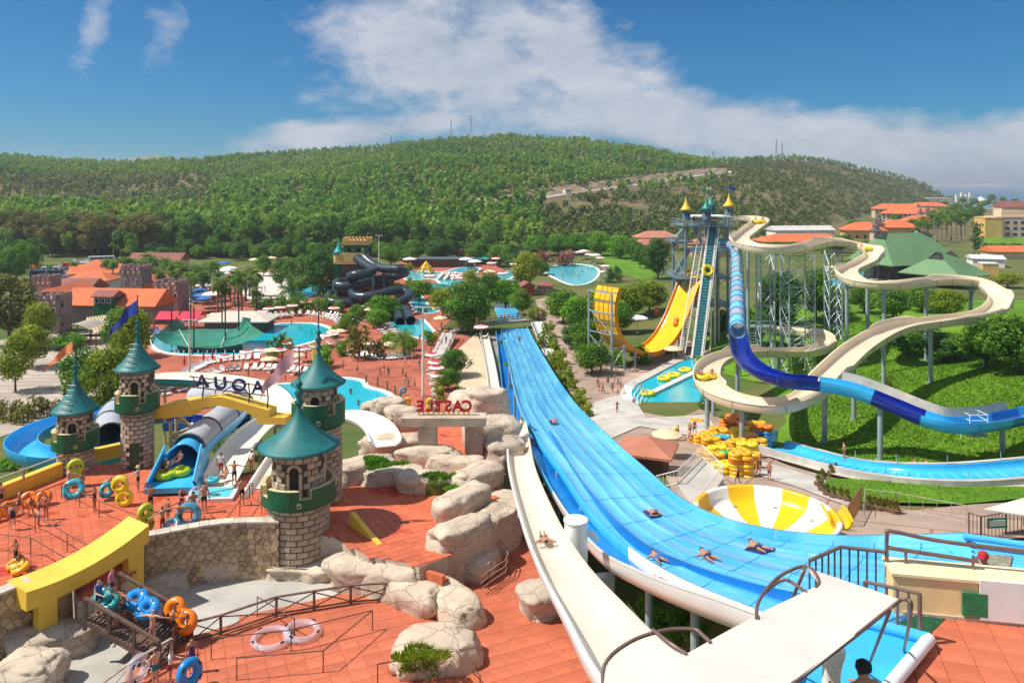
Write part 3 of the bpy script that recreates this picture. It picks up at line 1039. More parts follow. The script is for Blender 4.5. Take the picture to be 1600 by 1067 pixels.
M_rail=mat('brown_rail',(.115,.055,.045),.5,.2,4)
M_woodrail=mat('weathered_wood',(.16,.095,.07),.75,.3,3,.4)
M_woodpale=mat('sunbleached_wood',(.42,.33,.26),.75,.2,3,.3)


def inside_poly(poly,x,y):
    c=False; j=len(poly)-1
    for i in range(len(poly)):
        if (poly[i][1]>y)!=(poly[j][1]>y) and x<(poly[j][0]-poly[i][0])*(y-poly[i][1])/(poly[j][1]-poly[i][1])+poly[i][0]:c=not c
        j=i
    return c


def clip_cell(poly,hp):
    """cut a convex outline by half planes (point, normal pointing outwards)"""
    for (qx,qy),(nx,ny) in hp:
        out=[]
        for i in range(len(poly)):
            a,b=poly[i],poly[(i+1)%len(poly)]
            da=(a[0]-qx)*nx+(a[1]-qy)*ny; db=(b[0]-qx)*nx+(b[1]-qy)*ny
            if da<=0:out.append(a)
            if da*db<0:
                t=da/(da-db); out.append((a[0]+(b[0]-a[0])*t,a[1]+(b[1]-a[1])*t))
        poly=out
        if len(poly)<3:return []
    return poly


def floor(name,pix,z,size,rot,m,below,gap=.012,holes=()):
    """paved level: slab with skirt, and tiles laid on it one by one (the nearest 300 each an object, the rest one part)"""
    poly=[PZ(x,y,z) for x,y in pix]
    mb=drape([(p.x,p.y) for p in poly],1,0,z-.022)
    n=len(poly)
    P2=[(p.x,p.y) for p in poly]
    if sum(P2[i][0]*P2[(i+1)%n][1]-P2[(i+1)%n][0]*P2[i][1] for i in range(n))<0:P2=P2[::-1]
    lo=[(x,y,below) for x,y in P2]; hi=[(x,y,z-.022) for x,y in P2]
    fl=tag(mb.build(name,M_grout),kind='structure')
    MB().add(lo+hi,[(i,(i+1)%n,n+(i+1)%n,n+i) for i in range(n)],False).build('retaining_wall',M_rockgrey,fl)
    h=size/2-gap/2
    me_mb=MB(); b=.012
    me_mb.add([(-h,-h,-.02),(h,-h,-.02),(h,h,-.02),(-h,h,-.02),(-h+b,-h+b,0),(h-b,-h+b,0),(h-b,h-b,0),(-h+b,h-b,0)],
              [(4,5,6,7),(0,1,5,4),(1,2,6,5),(2,3,7,6),(3,0,4,7)],False)
    tm=me_mb.mesh('tile',m)
    x0,x1=min(p[0] for p in P2),max(p[0] for p in P2); y0,y1=min(p[1] for p in P2),max(p[1] for p in P2)
    cx,cy=(x0+x1)/2,(y0+y1)/2; rad=math.hypot(x1-x0,y1-y0)/2
    k=int(rad/size)+1; c,s=math.cos(rot),math.sin(rot)
    cells=[]
    for i in range(-k,k+1):
        for j in range(-k,k+1):
            x=cx+(i*c-j*s)*size; y=cy+(i*s+j*c)*size
            if inside_poly(P2,x,y) and not any(inside_poly(hl,x,y) for hl in holes):cells.append((y+abs(x)*.02+(1000 if y<6 or abs(x)>.70*y else 0),x,y))
    cells.sort()
    rr=random.Random(9)
    for d,x,y in cells[:290]:
        inst('tile',tm,fl,(x,y,z+rr.uniform(-.004,.003)),rot)
    mb=MB()
    for d,x,y in cells[290:]:
        mb.add([(x+(vx.co.x*c-vx.co.y*s),y+(vx.co.x*s+vx.co.y*c),z+vx.co.z) for vx in tm.vertices],[tuple(f.vertices) for f in tm.polygons],False)
    if len(cells)>290:tag(mb.build('tile',m,fl),kind='stuff')
    return fl


t1_pix=[(-160,1010),(0,937),(112,897),(122,940),(172,922),(206,902),(205,863),(235,853),(330,833),(430,829),(520,838),(575,868),(640,880),(655,886),(700,868),(735,836),(768,795),(786,740),(792,655),(640,653),(600,662),(560,742),(430,732),(300,764),(245,724),(150,724),(92,747),(0,778),(-160,820)]
floor('terrace',t1_pix,ZT,.52,R(33),M_tile,4.5)
tn_pix=[(165,1090),(262,1006),(320,987),(450,946),(535,926),(628,924),(650,893),(745,850),(800,792),(880,850),(965,1020),(1000,1180),(100,1290)]
floor('lower_terrace',tn_pix,ZN,.86,R(24),M_tile2,4.5)
bed_pix=[(-160,1000),(0,955),(110,925),(230,905),(430,870),(545,885),(640,920),(535,927),(450,947),(320,989),(262,1008),(150,1110),(-160,1260)]
mbb=drape([(p.x,p.y) for p in [PZ(x,y,9.35) for x,y in bed_pix]],1,0,9.35)
tag(mbb.build('pond_bed',M_bedfloor),kind='structure')

# ---- steps
def steps(label,a,b,z0,z1,n,wid,m=None):
    """flight from a (top) to b (bottom), plan points"""
    a,b=Vector(a),Vector(b); d=(b-a); L_=d.length; d.normalize(); sd=Vector((-d.y,d.x,0))
    t=thing('steps',label,'steps',(b.x,b.y,z1))
    for i in range(n):
        p=a+d*L_*(i+.5)/n; z=lerp(z0,z1,(i+1)/n)
        MB().box((p.x,p.y,(z+z1-.4)/2),(L_/n-.012,wid,z-z1+.4),math.atan2(d.y,d.x)).build('step',m or M_tile,t)
    return t


a,b=PZ(664,884,ZT),PZ(684,916,ZN)
steps('short red stair between the two long cast rocks',(a.x,a.y,0),(b.x+.5,b.y,0),ZT,ZN,7,2.3)
a,b=PZ(532,822,ZT),PZ(546,868,10.0)
steps('narrow red stair with a yellow parapet beside the big turret',(a.x,a.y,0),(b.x,b.y,0),ZT,10.0,6,2.0)
par=[PY(548,800,46.5),PY(600,826,43.6)]
mb=MB(); mb.beam(Vector((par[0].x,par[0].y,ZT+.1)),Vector((par[1].x,par[1].y,ZT-.9)),.3,1.5)
tag(mb.build('parapet_wall',M_yellow),'yellow stair parapet at the foot of the big turret','parapet')


# ---- turrets
def arc_solid(mb,c,r0,r1,a0,a1,z0,z1,n,mi_out=0,mi_in=1):
    """ring segment: outer face mi_out, top, ends and inside mi_in"""
    c=Vector(c)
    P=lambda r,a,z:c+Vector((r*math.cos(a),r*math.sin(a),z))
    for i in range(n):
        q0,q1=lerp(a0,a1,i/n),lerp(a0,a1,(i+1)/n)
        mb.cur=mi_out
        mb.add([P(r1,q0,z0),P(r1,q1,z0),P(r1,q1,z1),P(r1,q0,z1)],[(0,1,2,3)],True)
        mb.cur=mi_in
        mb.add([P(r0,q1,z0),P(r0,q0,z0),P(r0,q0,z1),P(r0,q1,z1)],[(0,1,2,3)],True)
        mb.add([P(r0,q0,z1),P(r1,q0,z1),P(r1,q1,z1),P(r0,q1,z1)],[(0,1,2,3)],False)
        mb.add([P(r0,q1,z0),P(r1,q1,z0),P(r1,q0,z0),P(r0,q0,z0)],[(0,1,2,3)],False)
    for q,fl in ((a0,0),(a1,1)):
        f=[P(r0,q,z0),P(r1,q,z0),P(r1,q,z1),P(r0,q,z1)]
        mb.add(f if not fl else f[::-1],[(0,1,2,3)],False)


def block_mesh(name,w,h,d,m,b=.035):
    mb=MB(); x,z=w/2,h/2
    mb.add([(-x,0,-z),(x,0,-z),(x,0,z),(-x,0,z),(-x+b*.4,-d*.6,-z+b*.4),(x-b*.4,-d*.6,-z+b*.4),(x-b*.4,-d*.6,z-b*.4),(-x+b*.4,-d*.6,z-b*.4),
            (-x+b,-d,-z+b),(x-b,-d,-z+b),(x-b,-d,z-b),(-x+b,-d,z-b)],
           [(8,9,10,11)]+[(i,(i+1)%4,4+(i+1)%4,4+i) for i in range(4)]+[(4+i,4+(i+1)%4,8+(i+1)%4,8+i) for i in range(4)],False)
    return mb.mesh(name,m)


def courses(parent,c,r,z0,z1,bw,bh,nm,skip=(),seed=1,gap=.03):
    rows=max(1,int(round((z1-z0)/bh))); bh=(z1-z0)/rows
    n=max(6,int(round(2*math.pi*r/bw)))
    me=block_mesh(nm,2*math.pi*r/n-gap,bh-gap,.075,M_brick)
    rr=random.Random(seed)
    for k in range(rows):
        for i in range(n):
            a=(i+.5*(k%2))*2*math.pi/n; z=z0+(k+.5)*bh
            if any(abs((a-sa+math.pi)%(2*math.pi)-math.pi)*r<sw and sz0<z<sz1 for sa,sw,sz0,sz1 in skip):continue
            q=r+rr.uniform(-.02,.012)
            inst(nm,me,parent,(c[0]-parent.location.x+q*math.cos(a),c[1]-parent.location.y+q*math.sin(a),z-parent.location.z),a+math.pi/2)


def arch_window(parent,c,r,a,z,w,h,round_=False):
    """arched opening in a drum: flat panel painted near-black as its shaded hollow, with a rim of stones"""
    c=Vector(c); er=Vector((math.cos(a),math.sin(a),0)); et=Vector((-math.sin(a),math.cos(a),0)); ez=Vector((0,0,1))
    ctr=c+er*(r+.015)
    if round_:outl=[(w/2*math.cos(q),h/2+w/2*math.sin(q)) for q in np.linspace(0,2*math.pi,17)[:-1]]
    else:outl=[(-w/2,0),(w/2,0)]+[(w/2*math.cos(q),h-w/2+w/2*math.sin(q)) for q in np.linspace(0,math.pi,9)]
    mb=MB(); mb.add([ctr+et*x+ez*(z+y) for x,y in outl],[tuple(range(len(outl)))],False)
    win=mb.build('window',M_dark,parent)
    mb=MB()
    pts=outl if round_ else outl[1:]+outl[:1]
    k=len(pts)
    for i in range(k if round_ else k-1):
        p,q=pts[i],pts[(i+1)%k]
        m=((p[0]+q[0])/2,(p[1]+q[1])/2); L_=math.hypot(q[0]-p[0],q[1]-p[1])
        mb.beam(ctr+et*lerp(p[0],q[0],.05)+ez*(z+lerp(p[1],q[1],.05))+er*.03,ctr+et*lerp(p[0],q[0],.95)+ez*(z+lerp(p[1],q[1],.95))+er*.03,.17,.14,up=er)
    mb.build('frame',M_brick,win)


def flag_mesh(path,widths,wave=.12,seed=1):
    """cloth from the pole outwards: path of the upper edge, hanging width at each point"""
    pts=catmull(path,6); n=len(pts); rows=[]
    for i,p in enumerate(pts):
        w=interp(i/(n-1),np.linspace(0,1,len(widths)),widths)
        off=Vector((.02,wave*math.sin(i*.5+seed),0))*min(1,i/4)
        rows.append([p+off*(1+.6*q)+Vector((.10*w*math.sin(q*2+i*.5),.25*wave*math.cos(q*3+i*.4),-w*q)) for q in (0,.25,.5,.75,1)])
    mb=MB(); mb.grid(rows,True)
    return mb


def turret(label,X,Y,z_base,r_s,z_ring0,z_ring1,z_mer,r_ring,r_dr,z_brim,r_br,z_neck,z_fin,bw,bh,seed,flag=None,pole=1.6,rungs=False,notch0=0.0,roof=None,nm='turret',fpole=None,door=False):
    t=thing(nm,label,'turret',(X,Y,z_base))
    c=(X,Y,0); face=math.atan2(-Y,-X)
    MB().cyl((X,Y,z_base-.5),r_s-.05,z_ring0-z_base+.6,28).build('shaft',M_mortar,t)
    sk=[(face-.12,.42,z_base,z_base+2.0)] if door else []
    courses(t,c,r_s-.02,z_base,z_ring0-.05,bw,bh,'brick',sk,seed)
    if door:
        er=Vector((math.cos(face-.12),math.sin(face-.12),0))
        MB().box(Vector(c)+er*(r_s-.03)+Vector((0,0,z_base+.95)),(.1,.8,1.9),face-.12).build('door',mat('door_green',(.012,.07,.025),.5,.1),t)
    mb=MB()
    mb.lathe((X,Y,0),[(r_s,z_ring0-.25),(r_ring,z_ring0),(r_ring,z_ring0+.04)],36)
    arc_solid(mb,(X,Y,0),r_ring-.28,r_ring,0,2*math.pi,z_ring0,z_ring1,36)
    mb.cur=1; mb.lathe((X,Y,0),[(r_ring-.26,z_ring0+.35),(r_dr-.05,z_ring0+.36)],32)
    mb.build('parapet',[M_green,M_creamp],t)
    for k in range(5):
        mb=MB(); a0=notch0+face+k*2*math.pi/5+.16; a1=notch0+face+(k+1)*2*math.pi/5-.16
        arc_solid(mb,(X,Y,0),r_ring-.28,r_ring,a0,a1,z_ring1,z_mer,8)
        mb.build('merlon',[M_green,M_creamp],t)
    MB().cyl((X,Y,z_ring0),r_dr-.05,z_brim-z_ring0+.3,28).build('drum',M_mortar,t)
    hh=z_brim-z_ring1
    wins=[(face-.18,.30*r_dr+.12,z_ring0+.3,z_ring1+hh*.82)]
    sk=[(face-.18,.52,z_ring0,z_ring1+hh*.74),(face+1.05,.34,z_ring1+.25*hh,z_ring1+hh*.85),(face-1.3,.3,z_ring1+.25*hh,z_ring1+hh*.85)]
    courses(t,c,r_dr-.02,z_ring0+.2,z_brim+.1,bw*.72,bh*1.02,'stone_block',sk,seed+5)
    arch_window(t,(X,Y,0),r_dr-.02,face-.18,z_ring0+.35,.62*min(1.15,r_dr),z_ring1+hh*.72-z_ring0-.35)
    arch_window(t,(X,Y,0),r_dr-.02,face+1.05,z_ring1+.28*hh,.44,.5,True)
    arch_window(t,(X,Y,0),r_dr-.02,face-1.3,z_ring1+.28*hh,.4,.5,True)
    mb=MB(); k=18; hc=z_neck-z_brim; prof=[(r_dr*.6,.02),(r_br*.985,0),(r_br,.05)]
    for i in range(1,k+1):
        q=i/k; prof.append((r_br*(.92*(1-q)**1.75+.08*(1-q*.35)) ,.05+(hc-.05)*(q**1.03)))
    mb.lathe((X,Y,z_brim),prof,48)
    ro=mb.build('roof',roof or M_teal,t)
    rn=prof[-1][0]; hf=z_fin-z_neck
    mb=MB(); mb.lathe((X,Y,z_neck-.02),[(rn,0),(rn*2.3,hf*.10),(rn*2.4,hf*.16),(rn*1.2,hf*.24),(rn*1.5,hf*.36),(rn*2.5,hf*.5),(rn*1.4,hf*.62),(rn*1.0,hf*.72),(rn*1.9,hf*.82),(rn*.9,hf*.94),(.03,hf)],16)
    mb.build('finial',roof or M_teal,t)
    top=z_fin+pole
    MB().tube([(X,Y,z_fin-.1),(X,Y,top)],.045,6).build('flagpole',M_dkgrey,t)
    if flag:
        fm,path,wd=flag
        flag_mesh(path,wd,.05,seed).build('flag',fm,t)
    er=Vector((math.cos(face),math.sin(face),0)); p=Vector((X,Y,(z_ring0+z_ring1)/2))+er*(r_ring+.02)
    for s_ in ((-.09,0,.06,.22),(.09,0,.06,.22),(0,.09,.24,.06),(0,-.09,.24,.06)):
        pass
    mb=MB(); et=Vector((-er.y,er.x,0))
    for dx,dz,w,h in ((-.1,0,.05,.24),(.1,0,.05,.24),(0,.1,.24,.05),(0,-.1,.24,.05)):
        mb.box(p+et*dx+Vector((0,0,dz)),(.05,w,h),face)
    mb.build('badge',M_creamp,t)
    if rungs:
        ar=face-.55
        for i in range(6):
            q=.06+i*.125; rr_=r_br*(.92*(1-q)**1.75+.08)+.03; z=z_brim+.05+hc*q
            e=Vector((math.cos(ar),math.sin(ar),0)); e2=Vector((-e.y,e.x,0)); w=.26
            b=Vector((X,Y,z))+e*rr_
            MB().tube([b-e2*w,b-e2*w+e*.12+Vector((0,0,.1)),b+e2*w+e*.12+Vector((0,0,.1)),b+e2*w],.025,5).build('rung',M_white,t)
    return t


F_blue=mat('blue_flag',(.02,.05,.33),.75,.15,3)
F_orange=mat('orange_flag',(.80,.25,.09),.75,.12,3)
F_pink=mat('pink_flag',(.62,.33,.38),.75,.12,3)
F_lime=mat('lime_flag',(.30,.42,.05),.75,.15,3)
q=lambda px,py,Y:PY(px,py,Y)
turret('big turret on a rock base, nearest of the four, with a faded pink pennant',-12.75,46.0,9.75,1.74,13.35,14.0,14.5,2.2,1.50,16.45,2.40,18.85,20.4,.68,.36,1,
       (F_pink,[q(457,540,46),q(446,555,46.2),q(432,572,46.1),q(420,588,46.3),q(410,604,46.2),q(406,622,46.2)],[1.15,1.05,.9,.75,.35,.08]),1.9,notch0=.16)
turret('second turret, behind and right of the big one, with a limp lime streamer',-12.7,50.4,ZT,1.46,16.5,17.3,18.0,1.72,1.16,19.05,1.78,21.2,22.6,.62,.34,2,
       (F_lime,[q(486,478,50.2),q(487,500,50),q(486,520,49.9),q(488,545,49.6),q(492,580,49)],[.45,.5,.35,.5,.3]),1.9,notch0=.5)
turret('tall slim turret with a dark door and a long blue pennant',-27.5,56.4,ZT,1.05,15.65,16.35,16.95,1.52,1.10,18.55,1.58,21.1,22.2,.56,.31,3,
       (F_blue,[q(214,467,56.4),q(203,476,56.6),q(190,492,56.5),q(178,508,56.6),q(170,519,56.5),q(168,535,56.5)],[1.15,.95,.75,.55,.25,.1]),1.75,True,notch0=.2,door=True)
turret('leftmost stubby turret ringed by the blue coil slide, orange pennant',-31.6,55.6,ZT,1.14,13.2,13.9,14.45,1.54,1.12,15.75,1.62,18.35,19.5,.56,.31,4,
       (F_orange,[q(112,532,55.6),q(103,540,55.8),q(90,553,55.7),q(78,566,55.8),q(66,580,55.7)],[.85,.7,.5,.3,.08]),1.6,True,notch0=.25)


# ---- cast rocks
def crackle(m):
    """moulded cracks: thin dark seams with their own relief"""
    nt=m.node_tree; N,L=nt.nodes.new,nt.links.new; p=nt.nodes['Principled BSDF']; lk=p.inputs['Base Color'].links[0].from_socket
    tc=N('ShaderNodeTexCoord'); nz=N('ShaderNodeTexNoise'); nz.inputs['Scale'].default_value=1.1; nz.inputs['Detail'].default_value=5; L(tc.outputs['Object'],nz.inputs['Vector'])
    mp=N('ShaderNodeMapping'); mp.inputs['Scale'].default_value=(1,1,1.9); mx=N('ShaderNodeMix'); mx.data_type='RGBA'; mx.inputs['Factor'].default_value=.42
    L(tc.outputs['Object'],mx.inputs['A']); L(nz.outputs['Color'],mx.inputs['B']); L(mx.outputs['Result'],mp.inputs[0])
    v=N('ShaderNodeTexVoronoi'); v.feature='DISTANCE_TO_EDGE'; v.inputs['Scale'].default_value=1.15; L(mp.outputs[0],v.inputs['Vector'])
    r=N('ShaderNodeValToRGB'); r.color_ramp.elements[0].position=.003; r.color_ramp.elements[1].position=.02; r.color_ramp.elements[0].color=(.60,.53,.46,1); L(v.outputs['Distance'],r.inputs[0])
    c=N('ShaderNodeMix'); c.data_type='RGBA'; c.blend_type='MULTIPLY'; c.inputs['Factor'].default_value=.7; L(lk,c.inputs['A']); L(r.outputs[0],c.inputs['B']); L(c.outputs['Result'],p.inputs['Base Color'])
    b=N('ShaderNodeBump'); b.inputs['Strength'].default_value=.8; b.inputs['Distance'].default_value=.08; L(r.outputs[0],b.inputs['Height']); L(p.inputs['Normal'].links[0].from_socket,b.inputs['Normal']); L(b.outputs[0],p.inputs['Normal'])


for m_ in (M_rock,M_rockgrey):crackle(m_)


def rock(label,px,py,z,size,seed,rz=0.0,m=None,nm='boulder',flat=.25,dz=0.0,cat='rock',planter=None,sub=4,Y=None):
    """moulded concrete boulder with ledges and cracks; (px, py) is its foot seen on level z"""
    p=PZ(px,py,z) if Y is None else PY(px,py,Y)
    bm=bmesh.new(); bmesh.ops.create_icosphere(bm,subdivisions=sub,radius=1)
    sx,sy,sz=size[0]/2,size[1]/2,size[2]; off=Vector((seed*3.7,seed*1.9,seed*.7))
    cs,sn=math.cos(rz),math.sin(rz)
    for v in bm.verts:
        d=v.co.normalized()
        q_=Vector((abs(d.x)**.62*math.copysign(1,d.x),abs(d.y)**.62*math.copysign(1,d.y),abs(d.z)**.42*math.copysign(1,d.z)))
        w=Vector((q_.x*sx,q_.y*sy,q_.z*sz*.5))
        n1=mnoise.noise(w*.55+off); n2=mnoise.noise(w*1.5+off); n3=mnoise.noise(w*4+off)
        dist,_=mnoise.voronoi(Vector((w.x*.75,w.y*.75,w.z*1.5))+off)
        crack=max(0,1-(dist[1]-dist[0])/.10)
        strata=math.sin(w.z*5.2+2.5*n1+seed)
        nl=mnoise.noise(w*.3+off*1.7); rg=1-abs(mnoise.noise(w*.9+off*.6))*2
        k=1+.22*nl+.20*n1+.10*n2+.035*n3+.07*rg-.11*crack*(1 if seed%2 else .7)+.045*math.copysign(abs(strata)**.4,strata)
        w=Vector((w.x*k,w.y*k,w.z*(1+.22*n1+.08*n2-.05*crack)))
        v.co=Vector((w.x*cs-w.y*sn,w.x*sn+w.y*cs,w.z+sz*flat))
    me=bpy.data.meshes.new(nm); bm.to_mesh(me); bm.free()
    me.materials.append(m or M_rock)
    for f in me.polygons:f.use_smooth=True
    o=bpy.data.objects.new(nm,me); COL.objects.link(o); o.location=p+Vector((0,sy*.6,dz))
    tag(o,label,cat)
    return o


# pedestal of the big turret
rock('broad rock pedestal under the big turret',473,897,ZN,(5.2,4.4,1.7),3,0,nm='rock_pedestal',flat=.12).location=(-12.75,46.0,9.1)
RK=[                                                              
    ('long rounded rock running right from the big turret',574,926,ZN,(4.8,1.9,2.2),5,-.25),
    ('low rock joining the ridge beside the lower stair',618,936,ZN,(3.8,2.2,2.5),6,-.5),
    ('ridge rock above the planter rock',650,956,ZN,(3.0,1.8,1.7),7,-.6),
    ('cracked rock tapering behind the planter rock',705,968,ZN,(3.4,2.0,1.6),8,-.9),
    ('large planter rock with dry tufts in the bottom foreground',674,1046,ZN,(3.9,2.6,1.6),9,.15),
    ('steep slab rock beside the lower stair, largest of the middle ridge',722,896,ZN+.3,(4.6,2.0,3.8),11,.75),
    ('tall ridge rock with a ledge above the slab rock',722,806,ZT,(4.0,1.9,1.9),12,.9),
    ('upper ridge rock next to the small red planter',744,764,ZT,(3.8,2.0,1.8),13,.8),
    ('rock hiding the terrace edge above the curved railing',772,862,ZN,(3.6,2.2,3.3),38,1.0),
    ('grey hollow rock at the foot of the slab',722,900,ZN,(3.8,2.6,1.7),14,-.3),
    ('small stepping rock in front of the hollow rock',706,898,ZN+.3,(1.7,1.2,1.2),15,.2),
    ('left end rock of the planter ring',562,752,ZT,(4.2,2.0,1.8),16,.5),
    ('front kerb rock of the green planter',612,757,ZT,(4.0,1.5,1.5),17,.1),
    ('back rock of the green planter',608,712,ZT,(5.0,1.9,1.9),18,0),
    ('rounded rock between the green planter and the gate',668,728,ZT,(4.6,1.8,1.7),19,-.1),
    ('front kerb rock of the small grass planter',668,770,ZT,(4.2,1.5,1.6),20,-.05),
    ('back rock of the small grass planter',706,742,ZT,(4.0,1.6,1.6),21,-.2),
    ('rock with a square hole right of the gate',768,700,ZT,(3.8,3.0,2.9),22,.3),
    ('tall pale rock behind the gate column',762,660,ZT,(4.0,3.4,3.6),23,.1),
    ('far pale rock topping the gate corner',742,652,ZT,(4.4,3.0,2.6),24,0),
    ('rounded rock left of the gate',690,655,ZT-1,(0.1,.1,.1),25,0),
    ('striped rock beside the gate column',626,672,ZT,(2.8,2.2,2.4),26,.2),
    ('rock at the edge of the gate court',604,652,ZT-.4,(3.2,2.2,2.2),27,.1),
    ('small rock by the splash pool planting',582,655,ZT-1.4,(2.6,2.0,2.0),28,.1),
    ('shaded rock face under the white slide',800,830,ZN,(5.0,3.0,2.6),29,.3),
    ('grey rock below the white slide',790,755,ZT-1.5,(3.4,3.2,4.2),30,.3),
    ('smooth grey boulder beside the white slide',858,962,ZN,(3.0,2.4,2.0),31,.4),
    ('long pale ledge rock in the shade of the rubble wall',322,905,9.35,(4.2,2.2,1.9),32,.2),
    ('upper pale ledge rock against the rubble wall',372,878,9.35,(3.6,2.0,2.3),33,.1),
    ('brown layered rock left of the big turret',402,900,9.35,(3.0,1.8,1.3),34,0),
    ('low ledge rock under the right arch leg',240,935,9.35,(3.0,1.6,1.5),35,.4),
    ('shaded ledge rock under the left arch leg',70,1030,9.35,(4.0,1.8,1.6),36,.4),
    ('mossy pale boulder in the bottom corner',30,1092,9.35,(2.8,2.4,2.0),37,0)]
for lb,px,py,z,sz,sd,rz in RK:
    if sz[0]<.2:continue
    rock(lb,px,py,z,sz,sd,rz,M_rockgrey if sd in (14,30,31,32,35,36) else None)
# planting pockets: blades rooted where the rock or soil lies under them
from mathutils.bvhtree import BVHTree
bv=[]
for o in [x for x in COL.objects if x.name.startswith(('boulder','rock_pedestal'))]:
    bv.append(BVHTree.FromPolygons([o.location+v.co for v in o.data.vertices],[tuple(f.vertices) for f in o.data.polygons]))
for (px,py,w,d,lf,lb,hz) in ((598,727,3.0,1.5,0,'bright green grass filling the larger rock planter',12.5),(685,747,2.0,.8,0,'small tuft of green in the middle rock planter',12.5),(707,757,1.0,.7,0,'tiny green tuft in the narrow rock pocket',12.4),(656,1012,2.4,1.3,1,'dry yellow-green tufts on the foreground planter rock',11.0)):
    p=PZ(px,py,hz); rs_=np.random.RandomState(int(px)); V,T=[],[]
    for _ in range(int(1500*w*d/3)):
        a=rs_.uniform(0,6.28); r_=math.sqrt(rs_.uniform(0,1))*(1+.25*math.sin(3*a+px)); x,y=p.x+math.cos(a)*r_*w/2,p.y+math.sin(a)*r_*d/2
        hs=[h[0].z for h in (b.ray_cast(Vector((x,y,20)),Vector((0,0,-1))) for b in bv) if h[0] is not None]
        z=max(hs) if hs and lf else max([hz-.25]+hs)
        a=rs_.uniform(0,6.28); s_=rs_.uniform(.03,.08); h_=rs_.uniform(.06,.24)
        V+=[(x-math.cos(a)*s_,y-math.sin(a)*s_,z-.02),(x+math.cos(a)*s_,y+math.sin(a)*s_,z-.02),(x+rs_.normal()*.09,y+rs_.normal()*.09,z+h_)]; T+=[np.clip(rs_.normal()*.2+.5,0,1)]*3
    me=face_mesh('grass',np.array(V),3,T,L_yellow if lf else L_bright)
    o=bpy.data.objects.new('grass',me); COL.objects.link(o); tag(o,lb,kind='stuff')
    if not lf:tag(MB().cyl((0,0,0),1,.9,20).build('soil',M_soil,None,(0,0,0)),kind='structure').matrix_world=Matrix.Translation((p.x,p.y,hz-1.15)) @ Matrix.Diagonal((w*.5,d*.5,1,1))

# ---- rubble wall: stones laid one by one over a core
wall_top=[PZ(x,y,12.55) for x,y in [(-150,990),(0,930),(50,909)]]
wall_top2=[PZ(x,y,12.55) for x,y in [(206,845),(262,834),(330,822),(385,818),(436,818)]]


def rubble_wall(label,top,zb,seed):
    pts=resample(catmull(top,8),.25)
    t=thing('stone_wall',label,'wall',(pts[0].x,pts[0].y,zb))
    d=[0.0]
    for a,b in zip(pts,pts[1:]):d.append(d[-1]+(b-a).length)
    Lw=d[-1]; Hh=top[0].z-zb

    def at(s,h,off):
        i=min(len(pts)-2,max(0,int(np.searchsorted(d,s)-1))); u=(s-d[i])/(d[i+1]-d[i])
        p=pts[i].lerp(pts[i+1],u); tg=(pts[i+1]-pts[i]).normalized(); nn=Vector((tg.y,-tg.x,0))
        if nn.y>0:nn=-nn
        return Vector((p.x,p.y,zb+h))+nn*off
    mb=MB(); S_=[Lw*i/30 for i in range(31)]
    mb.grid([[at(s,-.3,0),at(s,Hh,0),at(s,Hh,-.55),at(s,-2,-.55)] for s in S_],False)
    mb.build('core',mat('wall_mortar',(.27,.20,.13),.95,.2,3),t)
    rr=random.Random(seed)
    mb=MB(); s=0; k=0
    while s<Lw:
        l=min(rr.uniform(.45,.95),Lw-s)
        if l<.1:break
        mb=MB(); e=.012
        lo=[at(s+e,Hh+.005,.07),at(s+l-e,Hh+.005,.07),at(s+l-e,Hh+.005,-.62),at(s+e,Hh+.005,-.62)]
        mb.add(lo+[p+Vector((0,0,.11+rr.uniform(0,.02))) for p in lo],[(4,5,6,7),(0,1,5,4),(1,2,6,5),(2,3,7,6),(3,0,4,7)],False)
        mb.build('capstone',mat('pale_capstone',(.58,.51,.42),.85,.2,1.5,.3),t); s+=l
    cw,chh=.46,.29
    nx,ny=int(Lw/cw),int(Hh/chh); cw,chh=Lw/nx,Hh/ny
    cs={}
    for i in range(-1,nx+1):
        for j in range(-1,ny+1):cs[i,j]=((i+.5+.5*(j%2)-.25+rr.uniform(-.3,.3))*cw,(j+.5+rr.uniform(-.32,.32))*chh)
    for i in range(nx):
        for j in range(ny):
            c=cs[i,j]; cell=[(max(0,c[0]-1),max(0,c[1]-1)),(min(Lw,c[0]+1),max(0,c[1]-1)),(min(Lw,c[0]+1),min(Hh,c[1]+1)),(max(0,c[0]-1),min(Hh,c[1]+1))]
            hp=[]
            for di in (-2,-1,0,1,2):
                for dj in (-2,-1,0,1,2):
                    o_=cs.get((i+di,j+dj))
                    if o_ is None or (di==0 and dj==0):continue
                    nxv,nyv=o_[0]-c[0],o_[1]-c[1]; l=math.hypot(nxv,nyv)
                    hp.append((((c[0]+o_[0])/2-nxv/l*.010,(c[1]+o_[1])/2-nyv/l*.010),(nxv/l,nyv/l)))
            cell=clip_cell(cell,hp)
            if len(cell)<3:continue
            m=len(cell); pr=rr.uniform(.02,.07)
            mb=MB()
            fr=[at(x,y,0.0) for x,y in cell]; ft=[at(lerp(x,c[0],.12),lerp(y,c[1],.12),pr) for x,y in cell]
            mb.add(fr+ft,[tuple(range(m,2*m))]+[(q_,(q_+1)%m,m+(q_+1)%m,m+q_) for q_ in range(m)],False)
            mb.build('stone',M_stone,t)
    return t


rubble_wall('rubble stone wall left of the yellow arch',wall_top,9.2,3)
rubble_wall('curved rubble stone wall between the yellow arch and the big turret',wall_top2,9.2,4)

